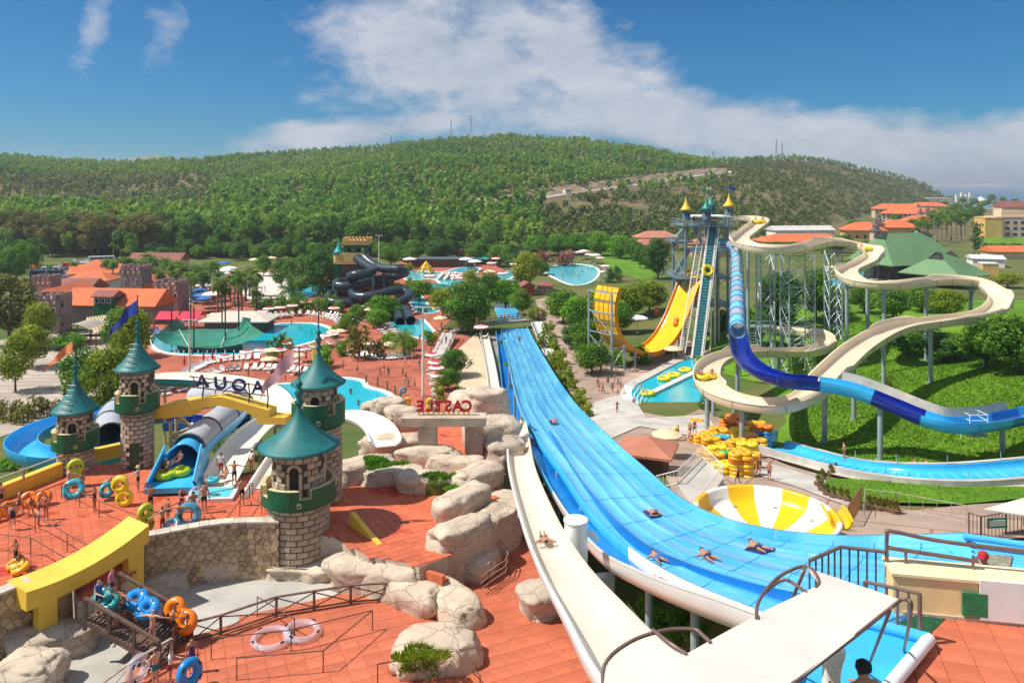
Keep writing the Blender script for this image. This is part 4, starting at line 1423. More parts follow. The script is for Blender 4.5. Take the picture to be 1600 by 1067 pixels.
# ---- the yellow arch: four legs under a sagging slab
ar=thing('yellow_arch','yellow gateway with a sagging slab top on four legs','arch',PZ(140,1000,ZN))
A0,A1=PZ(76,1018,9.4),PZ(219,950,9.4)                       
dv=(A1-A0); dv.z=0; Lr=dv.length; dv.normalize(); bk=Vector((-dv.y,dv.x,0)); 
if bk.y<0:bk=-bk
wd=2.0
rows=[]
for i in range(13):
    t_=i/12; s_=lerp(-1.0,Lr+.5,t_); zt=lerp(12.3,13.25,t_)+.42*(2*t_-1)**2; th=.80+.12*(2*t_-1)**2
    p=A0+dv*s_
    rows.append([Vector((p.x,p.y,zt-th)),Vector((p.x,p.y,zt)),Vector((p.x+bk.x*wd,p.y+bk.y*wd,zt)),Vector((p.x+bk.x*wd,p.y+bk.y*wd,zt-th))])
mb=MB(); mb.grid(rows,False,True); mb.add(rows[0],[(0,1,2,3)]); mb.add(rows[-1][::-1],[(0,1,2,3)])
mb.build('slab',M_yellow,ar)
for s_,b_ in ((0,.32),(Lr-.2,.32),(0.1,wd-.32),(Lr-.2,wd-.32)):
    p=A0+dv*s_+bk*b_
    MB().box((p.x,p.y,(9.0+lerp(11.85,12.75,s_/Lr))/2),(.85,.58,lerp(11.85,12.75,s_/Lr)-9.0),math.atan2(dv.y,dv.x)).build('leg',M_yellow,ar)

# ---- timber bridge through the arch
B0,B1=PZ(160,946,ZT-.05),PZ(272,1012,ZN+.25)
br=thing('footbridge','dark timber ramp running down from the yellow arch','bridge',B1)
bd=(B1-B0); bl=bd.length; bdn=bd.normalized(); bs=Vector((bdn.y,-bdn.x,0)).normalized()
npl=22
for i in range(npl):
    p=B0+bd*((i+.5)/npl)
    MB().beam(p-bs*1.25,p+bs*1.25,bl/npl-.02,.06).build('plank',M_woodrail,br)
for sg,nm in ((-1,'handrail'),(1,'handrail')):
    a,b=B0+bs*1.2*sg,B1+bs*1.2*sg
    mb=MB(); mb.beam(a+Vector((0,0,1.02)),b+Vector((0,0,1.02)),.20,.09); mb.beam(a-Vector((0,0,.1)),b-Vector((0,0,.1)),.12,.25); mb.build(nm,M_woodrail,br)
    for k in range(4):
        p=a.lerp(b,k/3); MB().beam(p-Vector((0,0,.5)),p+Vector((0,0,1.0)),.15).build('post',M_woodrail,br)
    for k in range(3):
        p,q_=a.lerp(b,k/3),a.lerp(b,(k+1)/3)
        MB().beam(p+Vector((0,0,.1)),q_+Vector((0,0,.95)),.05).build('brace',M_woodrail,br)


def fence(label,pts,h=1.0,m=M_woodrail,post=.11,top=.14,brace=True,mid=False,nm='railing',step=2.0,thick=.06,r=None,cat='railing'):
    t=thing(nm,label,cat,pts[0])
    for a,b in zip(pts,pts[1:]):
        n=max(1,int(round((b-a).length/step)))
        mb=MB()
        if r:mb.tube([a+Vector((0,0,h)),b+Vector((0,0,h))],r,6)
        else:mb.beam(a+Vector((0,0,h)),b+Vector((0,0,h)),top,thick)
        mb.build('handrail',m,t)
        if mid:
            mb=MB(); mb.tube([a+Vector((0,0,h*.5)),b+Vector((0,0,h*.5))],(r or .03)*.8,6); mb.build('rail',m,t)
        if brace:
            mb=MB(); mb.beam(a+Vector((0,0,.12)),b+Vector((0,0,.12)),.07,.07); mb.build('rail',m,t)
            for k in range(n):
                p,q_=a.lerp(b,k/n),a.lerp(b,(k+1)/n)
                mb=MB(); mb.beam(p+Vector((0,0,.14)),q_+Vector((0,0,h-.08)),.045,.045); mb.beam(p+Vector((0,.02,h-.08)),q_+Vector((0,.02,.14)),.045,.045); mb.build('brace',m,t)
        for k in range(n+(b is pts[-1])):
            p=a.lerp(b,k/n)
            mb=MB()
            if r:mb.tube([p-Vector((0,0,.05)),p+Vector((0,0,h))],r,6)
            else:mb.beam(p-Vector((0,0,.1)),p+Vector((0,0,h)),post)
            mb.build('post',m,t)
    return t


pz=lambda x,y,z=ZN:PZ(x,y,z)
fence('cross-braced timber railing curving along the pond bed',[pz(300,1004),pz(345,992),pz(432,962),pz(548,943),pz(622,938)],1.0)
fence('timber railing in the bottom left, beside the ramp',[pz(150,1110),pz(205,1068),pz(268,1030)],1.0,M_woodpale)
# thin queue rails on the terraces
zr=lambda x,y:PZ(x,y,ZT)
def queue(label,pix,z,h=1.0):return fence(label,[PZ(x,y,z) for x,y in pix],h,M_rail,r=.028,brace=False,nm='queue_rail',step=3.2)
queue('thin queue rail from the left edge to the yellow tubes',[(-30,830),(96,779)],ZT)
queue('longest thin queue rail slanting across the upper terrace',[(96,779),(155,808),(215,832),(300,812)],ZT)
queue('second thin queue rail on the upper terrace',[(-30,800),(55,832),(105,862),(150,888)],ZT)
queue('third thin queue rail, nearest the rubble wall',[(-40,858),(48,868),(100,900)],ZT)
queue('short queue rail behind the yellow arch',[(215,832),(235,842)],ZT)
queue('thin rail in front of the blue tube mouth',[(222,838),(300,800),(390,782)],ZT)
queue('thin rail beside the white slide end',[(352,840),(395,778)],ZT)
queue('thin rail zigzag around the clear swim rings',[(330,1030),(455,1016),(582,984),(505,1050),(370,1062)],ZN)
queue('thin rail in the bottom middle of the lower terrace',[(590,1072),(712,1050),(750,1090)],ZN)
queue('thin rail near the clear rings',[(402,962),(460,998)],ZN)


def curved_rail(label,pix,z,n=3):
    pts=resample(catmull([PZ(x,y,z) for x,y in pix],6),.8)
    t=thing('curved_railing',label,'railing',pts[0])
    for k in range(n):
        MB().tube([p+Vector((0,0,.35+k*.33)) for p in pts],.03,6).build('rail',mat('pale_rail',(.42,.25,.19),.45,.15),t)
    for p in pts[::3]:MB().tube([p,p+Vector((0,0,1.02))],.035,6).build('post',M_rail,t)


curved_rail('curved triple railing under the cast rocks',[(735,848),(770,860),(790,880),(792,900),(770,915),(752,930)],ZN)

# ---- gate with the red letters, seen from behind
def letters(parent,word,p0,p1,h,m,ext=.12,nm='letter',lean=0.0,fat=0.0,spacing=None):
    """each letter its own solid; p0..p1 the baseline in reading order, so from behind it reads mirrored"""
    p0,p1=Vector(p0),Vector(p1); d=(p1-p0); Lw=d.length; d.normalize()
    dg=bpy.context.evaluated_depsgraph_get()
    for i,chx in enumerate(word):
        cu=bpy.data.curves.new('glyph','FONT'); cu.body=chx; cu.size=h*1.4; cu.extrude=ext/2; cu.align_x='CENTER'; cu.offset=fat
        o=bpy.data.objects.new('glyph',cu); COL.objects.link(o); dg.update()
        me=bpy.data.meshes.new_from_object(o.evaluated_get(dg)); bpy.data.objects.remove(o)
        me.materials.clear(); me.materials.append(m)
        p=p0+d*Lw*(i+.5)/len(word)
        ob=inst(nm,me,parent,p-wloc(parent),rot=(R(90)+lean,0,math.atan2(d.y,d.x)))


gt=thing('stone_gate','stone gateway carrying red letters on yellow pegs','gate',PZ(695,718,ZT))
M_gate=mat('gate_stone',(.50,.40,.30),.85,.2,.8,.4,6)
gl,gr_=PZ(668,720,ZT),PZ(741,716,ZT)
for p in (gl,gr_):MB().box((p.x,p.y+.2,ZT+1.35),(1.35,1.1,2.7)).build('column',M_gate,gt)
top_z=ZT+3.35
MB().box(((gl.x*.57+gr_.x*.43)-.25,gl.y+.2,ZT+3.02),(gr_.x-gl.x+2.8,1.5,.62)).build('lintel',M_gate,gt)
la,lb=Vector((gl.x-.9,gl.y+.3,top_z+.28)),Vector((gr_.x-.2,gl.y+.3,top_z+.28))
M_redl=mat('red_letter',(.50,.012,.018),.4,.1,2)
letters(gt,'CASTLE',lb,la,.80,M_redl,.2,fat=.035)
for i in range(11):
    p=la.lerp(lb,(i+.5)/11); MB().tube([(p.x,p.y,top_z-.05),(p.x,p.y,top_z+.32)],.07,6).build('peg',M_yellow,gt)

# ---- yellow beam with the blue letters, seen from behind
aq=thing('yellow_beam','yellow cranked beam carrying blue letters in a pipe frame','beam',PY(345,720,57))
Yb=57.0
top=[(232,640),(277,628),(345,620),(419,641),(420,652),(446,652)]
bot=[(232,655),(300,650),(301,640),(341,634),(384,643),(402,655),(402,663),(446,663)]
mb=MB()
ol=[PY(x,y,Yb) for x,y in top+bot[::-1]]
n=len(ol); bkv=Vector((0.25,1.2,0))
mb.add([p for p in ol]+[p+bkv for p in ol],[tuple(range(n))[::-1],tuple(range(n,2*n))]+[(i,(i+1)%n,n+(i+1)%n,n+i) for i in range(n)],False)
mb.build('beam',M_yellow,aq)
M_navy=mat('navy_letter',(.012,.03,.20),.4,.1,2)
la,lb=PY(302,605,57.8),PY(418,617,57.8)
letters(aq,'AQUA',lb+Vector((0,0,.1)),la+Vector((0,0,.1)),1.0,M_navy,.2,fat=.015,lean=-.25)
for z0,z1 in (((296,588),(420,604)),((296,604),(416,618))):
    MB().tube([PY(*z0,57.5),PY(*z1,57.5)],.05,6).build('frame_pipe',M_rail,aq)
for x,y0,y1 in ((316,588,624),(388,598,632),(302,590,604),(417,604,640)):
    MB().tube([PY(x,y0,57.5),PY(x+2,(y0+y1)/2,57.2),PY(x,y1+2,57.4)],.055,6).build('frame_pipe',M_rail,aq)
# low yellow parapets on the terrace edge
for lb_,pa,pb in (('yellow parapet between the two slim turrets',(146,720),(200,708)),('yellow parapet running left from the stubby turret',(94,742),(-40,796))):
    a,b=PZ(*pa,ZT),PZ(*pb,ZT)
    mb=MB(); mb.beam(a+Vector((0,0,.42)),b+Vector((0,0,.42)),.55,.95)
    tag(mb.build('parapet_wall',M_yellow),lb_,'parapet')
fence('pale timber handrail along the yellow parapet',[PZ(105,722,ZT+.9),PZ(-40,776,ZT+.9)],.6,M_woodpale,brace=False,step=3)
# ================================================================ water slides
def slidemat(name,c,c2,rough=.22,scale=.5,wet=True,streak=(1,1,1)):
    m=mat(name,c,rough,.1,scale,.05,2.0,spec=.5,rgb2=c2)
    return m


S_blue=slidemat('slide_blue',(.085,.47,.80),(.05,.39,.74),.2,.35)
S_pale=slidemat('slide_wet_blue',(.13,.53,.82),(.08,.46,.78),.16,.6)
S_deep=slidemat('slide_deep_blue',(.006,.20,.58),(.004,.14,.46))
S_navy=slidemat('slide_navy',(.004,.022,.27),(.003,.014,.19))
S_sky=slidemat('slide_light_blue',(.05,.47,.80),(.035,.38,.72))
S_cream=slidemat('slide_cream',(.76,.64,.46),(.68,.56,.39),.3,.25)
S_creamw=slidemat('slide_ivory',(.80,.73,.61),(.73,.65,.52),.28,.4)
S_white=slidemat('slide_white',(.80,.79,.76),(.72,.71,.69),.25,.5)
S_yellow=slidemat('slide_yellow',(.86,.50,.006),(.80,.43,.004),.25,.3)
S_orange=slidemat('slide_orange',(.78,.26,.006),(.70,.21,.004),.3)
S_teal=slidemat('slide_teal',(.006,.20,.24),(.004,.15,.19))
S_black=slidemat('slide_slate',(.028,.048,.066),(.018,.033,.048),.32)
S_clear=mat('clear_cover',(.52,.52,.54),.3,.25,.9,.1,4,rgb2=(.40,.41,.44))
S_lilac=mat('translucent_lilac',(.62,.62,.72),.2,.12,.8,alpha=.7)
M_post=mat('grey_post',(.33,.41,.44),.4,.12,1.5,metal=.2)


def frames(pts):
    out=[]
    for i,p in enumerate(pts):
        t=pts[min(i+1,len(pts)-1)]-pts[max(i-1,0)]; t.normalize()
        s_=Vector((t.y,-t.x,0)); s_.normalize()                                     
        u=s_.cross(t); u.normalize()
        out.append((p,t,s_,u))
    return out


def sweep_parts(parent,pts,prof,mats,step=1.2,chunk=5,nm='trough_section',matpick=None,smooth=True,closed=True,caps=True,mi=None,gap=.0,bank=None):
    """profile [(across, up)] carried along pts, cut into sections as the real moulded pieces are; mi = material slot per profile edge"""
    fr=frames(resample(pts,step)); n=len(fr); i=0; k=0; obs=[]
    while i<n-1:
        j=min(n-1,i+chunk)
        if n-1-j<chunk/2:j=n-1
        mb=MB(); rows=[]
        for a in range(i,j+1):
            p,t,s_,u=fr[a]
            b=bank(a/(n-1)) if bank else 0
            cb,sb=math.cos(b),math.sin(b)
            g=gap if a in (i,) else 0
            rows.append([p+t*g+s_*(x*cb-y*sb)+u*(x*sb+y*cb) for x,y in prof])
        m=len(prof)
        for a in range(len(rows)-1):
            for q_ in range(m if closed else m-1):
                q2=(q_+1)%m
                mb.cur=mi[q_] if mi else 0
                mb.add([rows[a][q_],rows[a][q2],rows[a+1][q2],rows[a+1][q_]],[(3,2,1,0)],smooth)
        mb.cur=0
        if closed and caps:
            mb.add(rows[0],[tuple(range(m))],False); mb.add(rows[-1][::-1],[tuple(range(m))],False)
        me_m=matpick(k) if matpick else mats
        o=mb.build(nm,me_m,parent)
        # weld so that smooth shading runs across the section
        bm=bmesh.new(); bm.from_mesh(o.data); bmesh.ops.remove_doubles(bm,verts=bm.verts,dist=.0008); bmesh.ops.recalc_face_normals(bm,faces=bm.faces); bm.to_mesh(o.data); bm.free()
        for f in o.data.polygons:f.use_smooth=smooth
        if smooth:
            o.data.set_sharp_from_angle(angle=R(38))
        obs.append(o); i=j; k+=1
    return fr,obs


def trough(w,h,th=.07,flange=.14,round_=.35):
    """open channel: inner floor w wide, walls h high"""
    a=w/2; inn=[(-a,h),(-a+.02,h*.55),(-a+round_*.45,round_*.28),(-a+round_,0),(a-round_,0),(a-round_*.45,round_*.28),(a-.02,h*.55),(a,h)]
    o=[(a+flange,h),(a+flange,h-.07),(a+th,h-.07),(a+th-.01,h*.5),(a-round_*.4+th,round_*.1),(a-round_+th,-th),(-a+round_-th,-th),(-a+round_*.4-th,round_*.1),(-a-th+.01,h*.5),(-a-th,h-.07),(-a-flange,h-.07),(-a-flange,h)]
    return inn+o,len(inn)


def ring_prof(r,n=18,th=.05):
    return [(r*math.cos(2*math.pi*i/n),r+r*math.sin(2*math.pi*i/n)) for i in range(n)]


def half_prof(r,th=.07,flange=.12,a0=R(-8),n=10):
    inn=[(-r*math.cos(a0+(math.pi-2*a0)*i/n),r-r*math.sin(a0+(math.pi-2*a0)*i/n)) for i in range(n+1)]
    R2=r+th
    o=[(R2*math.cos(a0+(math.pi-2*a0)*i/n),r-R2*math.sin(a0+(math.pi-2*a0)*i/n)) for i in range(n+1)]
    return inn+o,len(inn)


def ribs(parent,fr,r,every,m,w=.09,dz=None,nm='flange',half=False):
    for p,t,s_,u in fr[::every]:
        mb=MB(); n=20; pts=[p+u*(r)+(s_*math.cos(a)+u*math.sin(a))*(r+.05) for a in np.linspace(math.pi if half else 0,2*math.pi,n)]
        mb.tube(pts,w*.6,5); mb.build(nm,m,parent)


# ---- wide blue multi-lane slide
st=[((783,513),(823,513),.5),((786,530),(831,530),1.4),((794,560),(848,560),3.9),((803,600),(872,600),6.9),((815,640),(901,640),9.3),((843,690),(951,690),11.1),((880,740),(1006,740),12.3),
      ((925,805),(1060,787),13.4),((985,862),(1122,818),15.0),((1055,908),(1202,840),17.2),((1160,955),(1302,853),19.4),((1290,1002),(1400,856),21.2),((1450,1017),(1512,856),22.4)]
Lf=catmull([PZ(*a,z) for a,b,z in st],9); Rt=catmull([PZ(*b,z) for a,b,z in st],9)
ws=thing('multilane_slide','wide pale blue slide of six lanes sweeping down through the middle','water slide',Lf[0])
NL=6
us=[]
for l in range(NL):
    for q_ in (0,.06,.16,.5,.84,.94):us.append((l+q_)/NL)
us.append(1.0)


def lane_h(u):
    f=(u*NL)%1.0; d=min(f,1-f)
    return .09*max(0,1-d/.15)**1.4


def lanemat():
    """wet gel-coat: streaks of running water along the lanes, faded patches from section to section"""
    m=bpy.data.materials.new('wet_lane'); m.use_nodes=True; nt=m.node_tree; N,L=nt.nodes.new,nt.links.new; p=nt.nodes['Principled BSDF']
    at=N('ShaderNodeAttribute'); at.attribute_name='flow'
    def nz(sc,det,dist=0.0):
        mp=N('ShaderNodeMapping'); mp.inputs['Scale'].default_value=sc; L(at.outputs['Vector'],mp.inputs[0])
        n=N('ShaderNodeTexNoise'); n.inputs['Scale'].default_value=1; n.inputs['Detail'].default_value=det; n.inputs['Distortion'].default_value=dist; L(mp.outputs[0],n.inputs['Vector']); return n.outputs['Fac']
    st_,pa,fo=nz((3.2,.16,1),6,.6),nz((.55,.07,1),2),nz((6,.55,1),8,1.2)
    def ramp(f,a,b,ca,cb):
        r=N('ShaderNodeValToRGB'); r.color_ramp.elements[0].position=a; r.color_ramp.elements[1].position=b; r.color_ramp.elements[0].color=(*ca,1); r.color_ramp.elements[1].color=(*cb,1); L(f,r.inputs[0]); return r.outputs[0]
    def mixc(f,a,b):
        x=N('ShaderNodeMix'); x.data_type='RGBA'; L(f,x.inputs['Factor']); L(a,x.inputs['A']); L(b,x.inputs['B']); return x.outputs['Result']
    base=ramp(pa,.38,.64,(.05,.38,.74),(.12,.52,.82))
    strk=ramp(st_,.52,.70,(0,0,0),(.55,.55,.55))
    pale=N('ShaderNodeRGB'); pale.outputs[0].default_value=(.24,.62,.84,1)
    foam=N('ShaderNodeRGB'); foam.outputs[0].default_value=(.70,.82,.88,1)
    c=mixc(strk,base,pale.outputs[0]); c=mixc(ramp(fo,.66,.80,(0,0,0),(.7,.7,.7)),c,foam.outputs[0])
    L(c,p.inputs['Base Color'])
    r=N('ShaderNodeMapRange'); r.inputs['To Min'].default_value=.08; r.inputs['To Max'].default_value=.32; L(st_,r.inputs[0]); L(r.outputs[0],p.inputs['Roughness'])
    b=N('ShaderNodeBump'); b.inputs['Strength'].default_value=.18; b.inputs['Distance'].default_value=.05; L(fo,b.inputs['Height']); L(b.outputs[0],p.inputs['Normal'])
    return m


S_lane=lanemat(); S_seam=mat('lane_seam',(.03,.26,.52),.4,.1,2)
i=0; run=0.0
while i<len(Lf)-1:
    j=min(len(Lf)-1,i+6); mb=MB(); rows=[]; fl=[]
    for a in range(i,j+1):
        l,r=Lf[a],Rt[a]; ax=(r-l); wv=ax.normalized(); up=Vector((0,0,1))
        if a>i:run+=(Lm_-(l+r)/2).length
        Lm_=(l+r)/2
        row=[l-wv*.13+up*(-.3),l-wv*.13+up*.26,l-wv*.04+up*.26,l+up*.13]+[l+ax*u+up*lane_h(u if 0<u<1 else .0833) for u in us]+[r+up*.14,r+wv*.08+up*.34,r+wv*.22+up*.34,r+wv*.22+up*(-.5)]
        rows.append(row); fl+=[(0,run,0)]*4+[(u*NL,run,0) for u in us]+[(NL,run,0)]*4
    mb.grid(rows); m_=len(rows[0])
    mb.mi=[1 if q_%(m_-1)<2 else 0 for q_ in range(len(mb.f))]; mb.f=[f[::-1] for f in mb.f]
    o=mb.build('lane_section',[S_lane,S_white if i>70 else S_sky],ws)
    o.data.attributes.new('flow','FLOAT_VECTOR','POINT').data.foreach_set('vector',np.array(fl,np.float32).ravel())
    if i:MB().tube([p+Vector((0,0,.005)) for p in rows[0][3:-3]],.022,4).build('seam',S_seam,ws)
    i=j
# flat start basin at the head of the lanes, with a mesh mat
zb=22.42
bp=[PZ(x,y,zb) for x,y in [(1512,842),(1545,846),(1680,866),(1760,960),(1700,1010),(1450,1014)]]
mb=drape([(p.x,p.y) for p in bp],1,0,zb+.02); mb.build('start_basin',S_pale,ws)
mb=MB(); mb.tube([PZ(1505,838,zb+.3),PZ(1545,843,zb+.3),PZ(1680,862,zb+.3),PZ(1780,960,zb+.3)],.09,8); mb.build('rim',S_blue,ws)
o=thing('floor_mat','speckled square mat lying in the start basin of the wide slide','mat',PZ(1558,881,zb+.05))
mp_=[PZ(x,y,zb+.06) for x,y in [(1539,866),(1582,868),(1577,890),(1534,888)]]
mb=MB(); mb.prism([(p.x,p.y) for p in mp_],zb+.03,zb+.07); mb.build('mat',mat('speckled_mat',(.36,.32,.22),.9,.5,9,.3,rgb2=(.12,.13,.10)),o)
for k in range(5):
    a,b=PZ(1512+k*5,850+k*9,zb+.06),PZ(1490+k*4,866+k*10,zb-.2)
    MB().beam(a,b,.28,.18).build('nozzle',S_pale,ws)
# legs under the high stretch
for k in range(20,len(Lf)-14,8):
    for p in (Lf[k],Rt[k]):
        g=terr(p.x,p.y)
        if p.z-g>1.0:MB().tube([Vector((p.x,p.y,g-.3)),p-Vector((0,0,.4))],.16,8).build('leg',M_post,ws)

# ---- single deep blue slide beside it
bs_pts=catmull([PZ(1300,1016,21.0),PZ(1200,980,19.9),PZ(1120,952,18.4),PZ(1040,918,16.6),PZ(968,876,14.8),PZ(906,806,12.7),PZ(864,738,11.3),PZ(840,690,10.2),PY(824,684,80),PY(808,684,96.5),PZ(801,650,.6),PZ(793,590,.5),PZ(783,522,.5)],10)
b1=thing('straight_slide','single deep blue chute with tall white sides, left of the wide slide','water slide',bs_pts[0])
pr,ni=trough(2.15,.75,.08,.10,.45)
sweep_parts(b1,bs_pts,pr,None,1.3,6,mi=[0 if k<ni else 1 for k in range(len(pr))],matpick=lambda k:[S_deep,S_white if k<4 else S_sky])  # inside blue painted deeper for the shade of the wide slide
# ---- ivory speed slide with its straight run-out
wh=catmull([PZ(1042,1140,23.2),PZ(981,1066,22.5),PZ(931,990,20.6),PZ(876,903,17.8),PZ(841,826,15.5),PZ(815,744,13.0),PZ(809,692,11.6),PZ(805,669,11.1),PY(799,668,74),PY(789,684,90),PY(780,664,101.5),PZ(774,628,.6),PZ(766,575,.55),PZ(756,524,.5)],10)
w1=thing('speed_slide','ivory speed slide plunging past the cast rocks to a straight run-out','water slide',wh[0])
pr,ni=trough(1.55,.55,.08,.13,.4)
frw,_=sweep_parts(w1,wh,pr,[S_creamw,S_white],1.0,7,mi=[0 if k<ni else 1 for k in range(len(pr))])
mb=MB()
for p,t_,s_,u in frw[45:75:2]:
    mb.beam(p-s_*1.0-u*.15,p+s_*1.0-u*.15,.12,.22,up=u)
mb.build('rib',M_grey,w1)['kind']='stuff'
tube_c=PY(900,812,33)
pc=thing('pillar','fat white round pillar between the ivory slide and the blue chute','pillar',(tube_c.x,tube_c.y,12))
MB().cyl((tube_c.x,tube_c.y,14.6),.5,tube_c.z-14.6,24).build('shaft',S_white,pc)
MB().beam((tube_c.x-.9,tube_c.y-.2,14.9),(tube_c.x+1.6,tube_c.y+.3,14.9),.5,.5).build('bracket',M_post,pc)
MB().lathe((tube_c.x,tube_c.y,tube_c.z),[(.5,-.06),(.54,-.04),(.54,.03),(.48,.05),(0.01,.055)],24).build('cap',S_white,pc)
mb=MB(); mb.tube([tube_c+Vector((.4,-.1,-.5)),tube_c+Vector((.75,-.15,-.55)),tube_c+Vector((.85,-.2,-.8))],.12,8); mb.build('spout',S_white,pc)

# ---- bowl
bc=PY(1197,800,46.0); bw=thing('slide_bowl','yellow and white striped open bowl on the paved corner','water slide',(bc.x,bc.y,bc.z-2.4))
for k in range(14):
    a0,a1=k*2*math.pi/14+.1,(k+1)*2*math.pi/14+.1
    mb=MB(); mb.lathe((bc.x,bc.y,bc.z),[(4.22,-.10),(4.22,.04),(3.98,.04),(3.92,-.05),(3.82,-.55),(3.5,-.85),(2.4,-1.3),(1.1,-1.55),(.3,-1.6)],4,a0,a1)
    mb.build('panel',S_yellow if k%2 else S_white,bw)
MB().lathe((bc.x,bc.y,bc.z),[(.01,-1.62),(1.4,-1.66),(3.3,-1.15),(3.98,-.65),(4.16,-.1)],36).build('shell',S_white,bw)
for k in range(8):
    a=k*math.pi/4+.3; x,y=bc.x+3.3*math.cos(a),bc.y+3.3*math.sin(a)
    MB().tube([(x,y,terr(x,y)-.3),(x,y,bc.z-.9)],.14,8).build('leg',M_post,bw)
ent=catmull([PY(1314,826,44.2),PY(1308,812,45.2),PY(1300,800,46.4)],6)
sweep_parts(bw,ent,trough(1.1,.5)[0],[S_yellow],.8,3,nm='inlet_section')

# ---- cream raft slide
RAFT=[(1140,347,149),(1168,345,147),(1188,351,142),(1170,367,132),(1155,382,123),(1188,394,116.5),(1240,394,118),(1290,384,132),(1340,388,134),(1366,401,129),(1350,416,122),(1322,431,115.5),(1342,447,110),(1400,451,109),(1470,444,115.5),(1532,450,117),(1564,473,110),(1540,498,102),(1470,508,99),(1400,520,95.5),(1345,549,88),(1298,592,80),(1272,620,77.5),(1235,639,77.5),(1180,640,78.5),(1125,624,83),(1104,598,90.5),(1116,572,99),(1160,557,108),(1220,556,113),(1270,554,115.5),(1291,541,122),(1268,526,131),(1215,520,136),(1180,521,139),(1140,529,141)]
rp_=catmull([PY(*a) for a in RAFT],9)
rs1=thing('raft_slide','cream open raft slide winding down in broad loops from the steel tower','water slide',rp_[-1])
pr,ni=trough(2.9,.95,.08,.16,.55)
frr,_=sweep_parts(rs1,rp_,pr,[S_cream,S_cream],1.1,6)
for p,t_,s_,u in frr[4:-4:4]:                                                                 
    for sg in (-1,1):
        MB().beam(p+s_*sg*1.55+u*.02,p+s_*sg*1.56+u*.86,.07,.05,up=t_).build('seam',mat('seam_grey',(.42,.38,.31),.6),rs1)
for sg in (-1,1):                                                                                    
    k=12
    while k<len(frr)-14:
        a,b=frr[k][1],frr[k+8][1]
        turn=a.x*b.y-a.y*b.x
        if turn*sg>.28:
            rows=[[p+s_*sg*1.47+u*.9,p+s_*sg*1.49+u*(.9+.5*min(1,q_/2,(10-q_)/2)),p+s_*sg*1.56+u*(.9+.5*min(1,q_/2,(10-q_)/2)),p+s_*sg*1.56+u*.85] for q_,(p,t_,s_,u) in enumerate(frr[k:k+11])]
            mb=MB(); mb.grid(rows,True); mb.build('guard_board',S_cream,rs1); k+=11
        else:k+=4
used=[]
for k in range(10,len(frr)-6,9):
    p=frr[k][0]; g=terr(p.x,p.y)
    if p.z-g<2 or any((p.xy-q_).length<6.5 for q_ in used):continue
    low=min((f[0].z for f in frr if (f[0].xy-p.xy).length<2.2),default=p.z)
    if low<p.z-2:continue
    if any((f[0].xy-p.xy).length<3.2 and f[0].z<p.z-2 for f in frr):continue
    used.append(p.xy)
    cl_=thing('support_column',f'grey steel column carrying the raft slide','column',(p.x,p.y,g),'columns under the raft slide')
    MB().tube([(p.x,p.y,g-.4),(p.x,p.y,p.z-.35)],.27,12).build('shaft',M_post,cl_)
    MB().cyl((p.x,p.y,g),.48,.12,14).build('base_plate',M_post,cl_)
    mb=MB(); s_=frr[k][2]; mb.beam(p-s_*1.4-Vector((0,0,.25)),p+s_*1.4-Vector((0,0,.25)),.22,.26); mb.beam(Vector((p.x,p.y,p.z-1.9)),p+s_*1.2-Vector((0,0,.3)),.14); mb.build('bracket',M_post,cl_)


def lattice(label,px,py,top_y,w,Y=None,bay=2.6):
    p=G(px,py) if Y is None else PY(px,py,Y)
    z1=H-(top_y-HY)/F*p.y; z0=terr(p.x,p.y)
    t=thing('lattice_tower',label,'tower',(p.x,p.y,z0))
    h=w/2; cs=[(-h,-h),(h,-h),(h,h),(-h,h)]
    for cx,cy in cs:MB().tube([(p.x+cx,p.y+cy,z0-.3),(p.x+cx,p.y+cy,z1)],.12,8).build('leg',M_post,t)
    n=int((z1-z0)/bay)
    for k in range(n):
        za,zb_=z0+(z1-z0)*k/n,z0+(z1-z0)*(k+1)/n
        for i in range(4):
            a,b=cs[i],cs[(i+1)%4]; mb=MB()
            mb.tube([(p.x+a[0],p.y+a[1],za),(p.x+b[0],p.y+b[1],zb_)],.04,5); mb.tube([(p.x+b[0],p.y+b[1],za),(p.x+a[0],p.y+a[1],zb_)],.04,5)
            mb.tube([(p.x+a[0],p.y+a[1],zb_),(p.x+b[0],p.y+b[1],zb_)],.045,5); mb.build('brace',M_post,t)


lattice('broad lattice tower inside the upper helix',1246,548,398,3.9,118)
lattice('lattice tower left of the helix under the first bend',1196,540,398,2.2,122)
lattice('slim lattice tower right of the helix',1302,478,392,2.2,134)

# ---- blue slide with tube head
BT=[(1112,389,149.5),(1135,388,148),(1149,398,142),(1152,440,124),(1152,490,103.5),(1153,531,91),(1160,566,82),(1186,591,76.6),(1226,605,74),(1276,610,73.6),(1332,620,72.3),(1390,643,70.7),(1440,664,68.8),(1490,676,67.8),(1552,672,69.5),(1640,652,74)]
bt=catmull([PY(*a) for a in BT],10); br_=resample(bt,1.0)
b2=thing('body_slide','blue slide leaving the steel tower as a tube, then an open navy channel','water slide',br_[0])
cut=next(i for i,p in enumerate(br_) if p.y<92); cut2=next(i for i,p in enumerate(br_) if (p.x/p.y*F+800)>1272)
fr1,_=sweep_parts(b2,br_[:cut+1],ring_prof(.95),None,.9,4,nm='tube_section',caps=False,matpick=lambda k:[slidemat('slide_pale_blue',(.22,.62,.84),(.16,.54,.79)) if k%2==0 else S_lilac])
ribs(b2,fr1,.95,4,S_deep)
hp,ni=half_prof(1.0)
fr2,_=sweep_parts(b2,br_[cut:cut2+1],hp,None,.9,5,nm='channel_section',matpick=lambda k:[S_navy])
ribs(b2,fr2,1.0,5,S_deep,half=True)
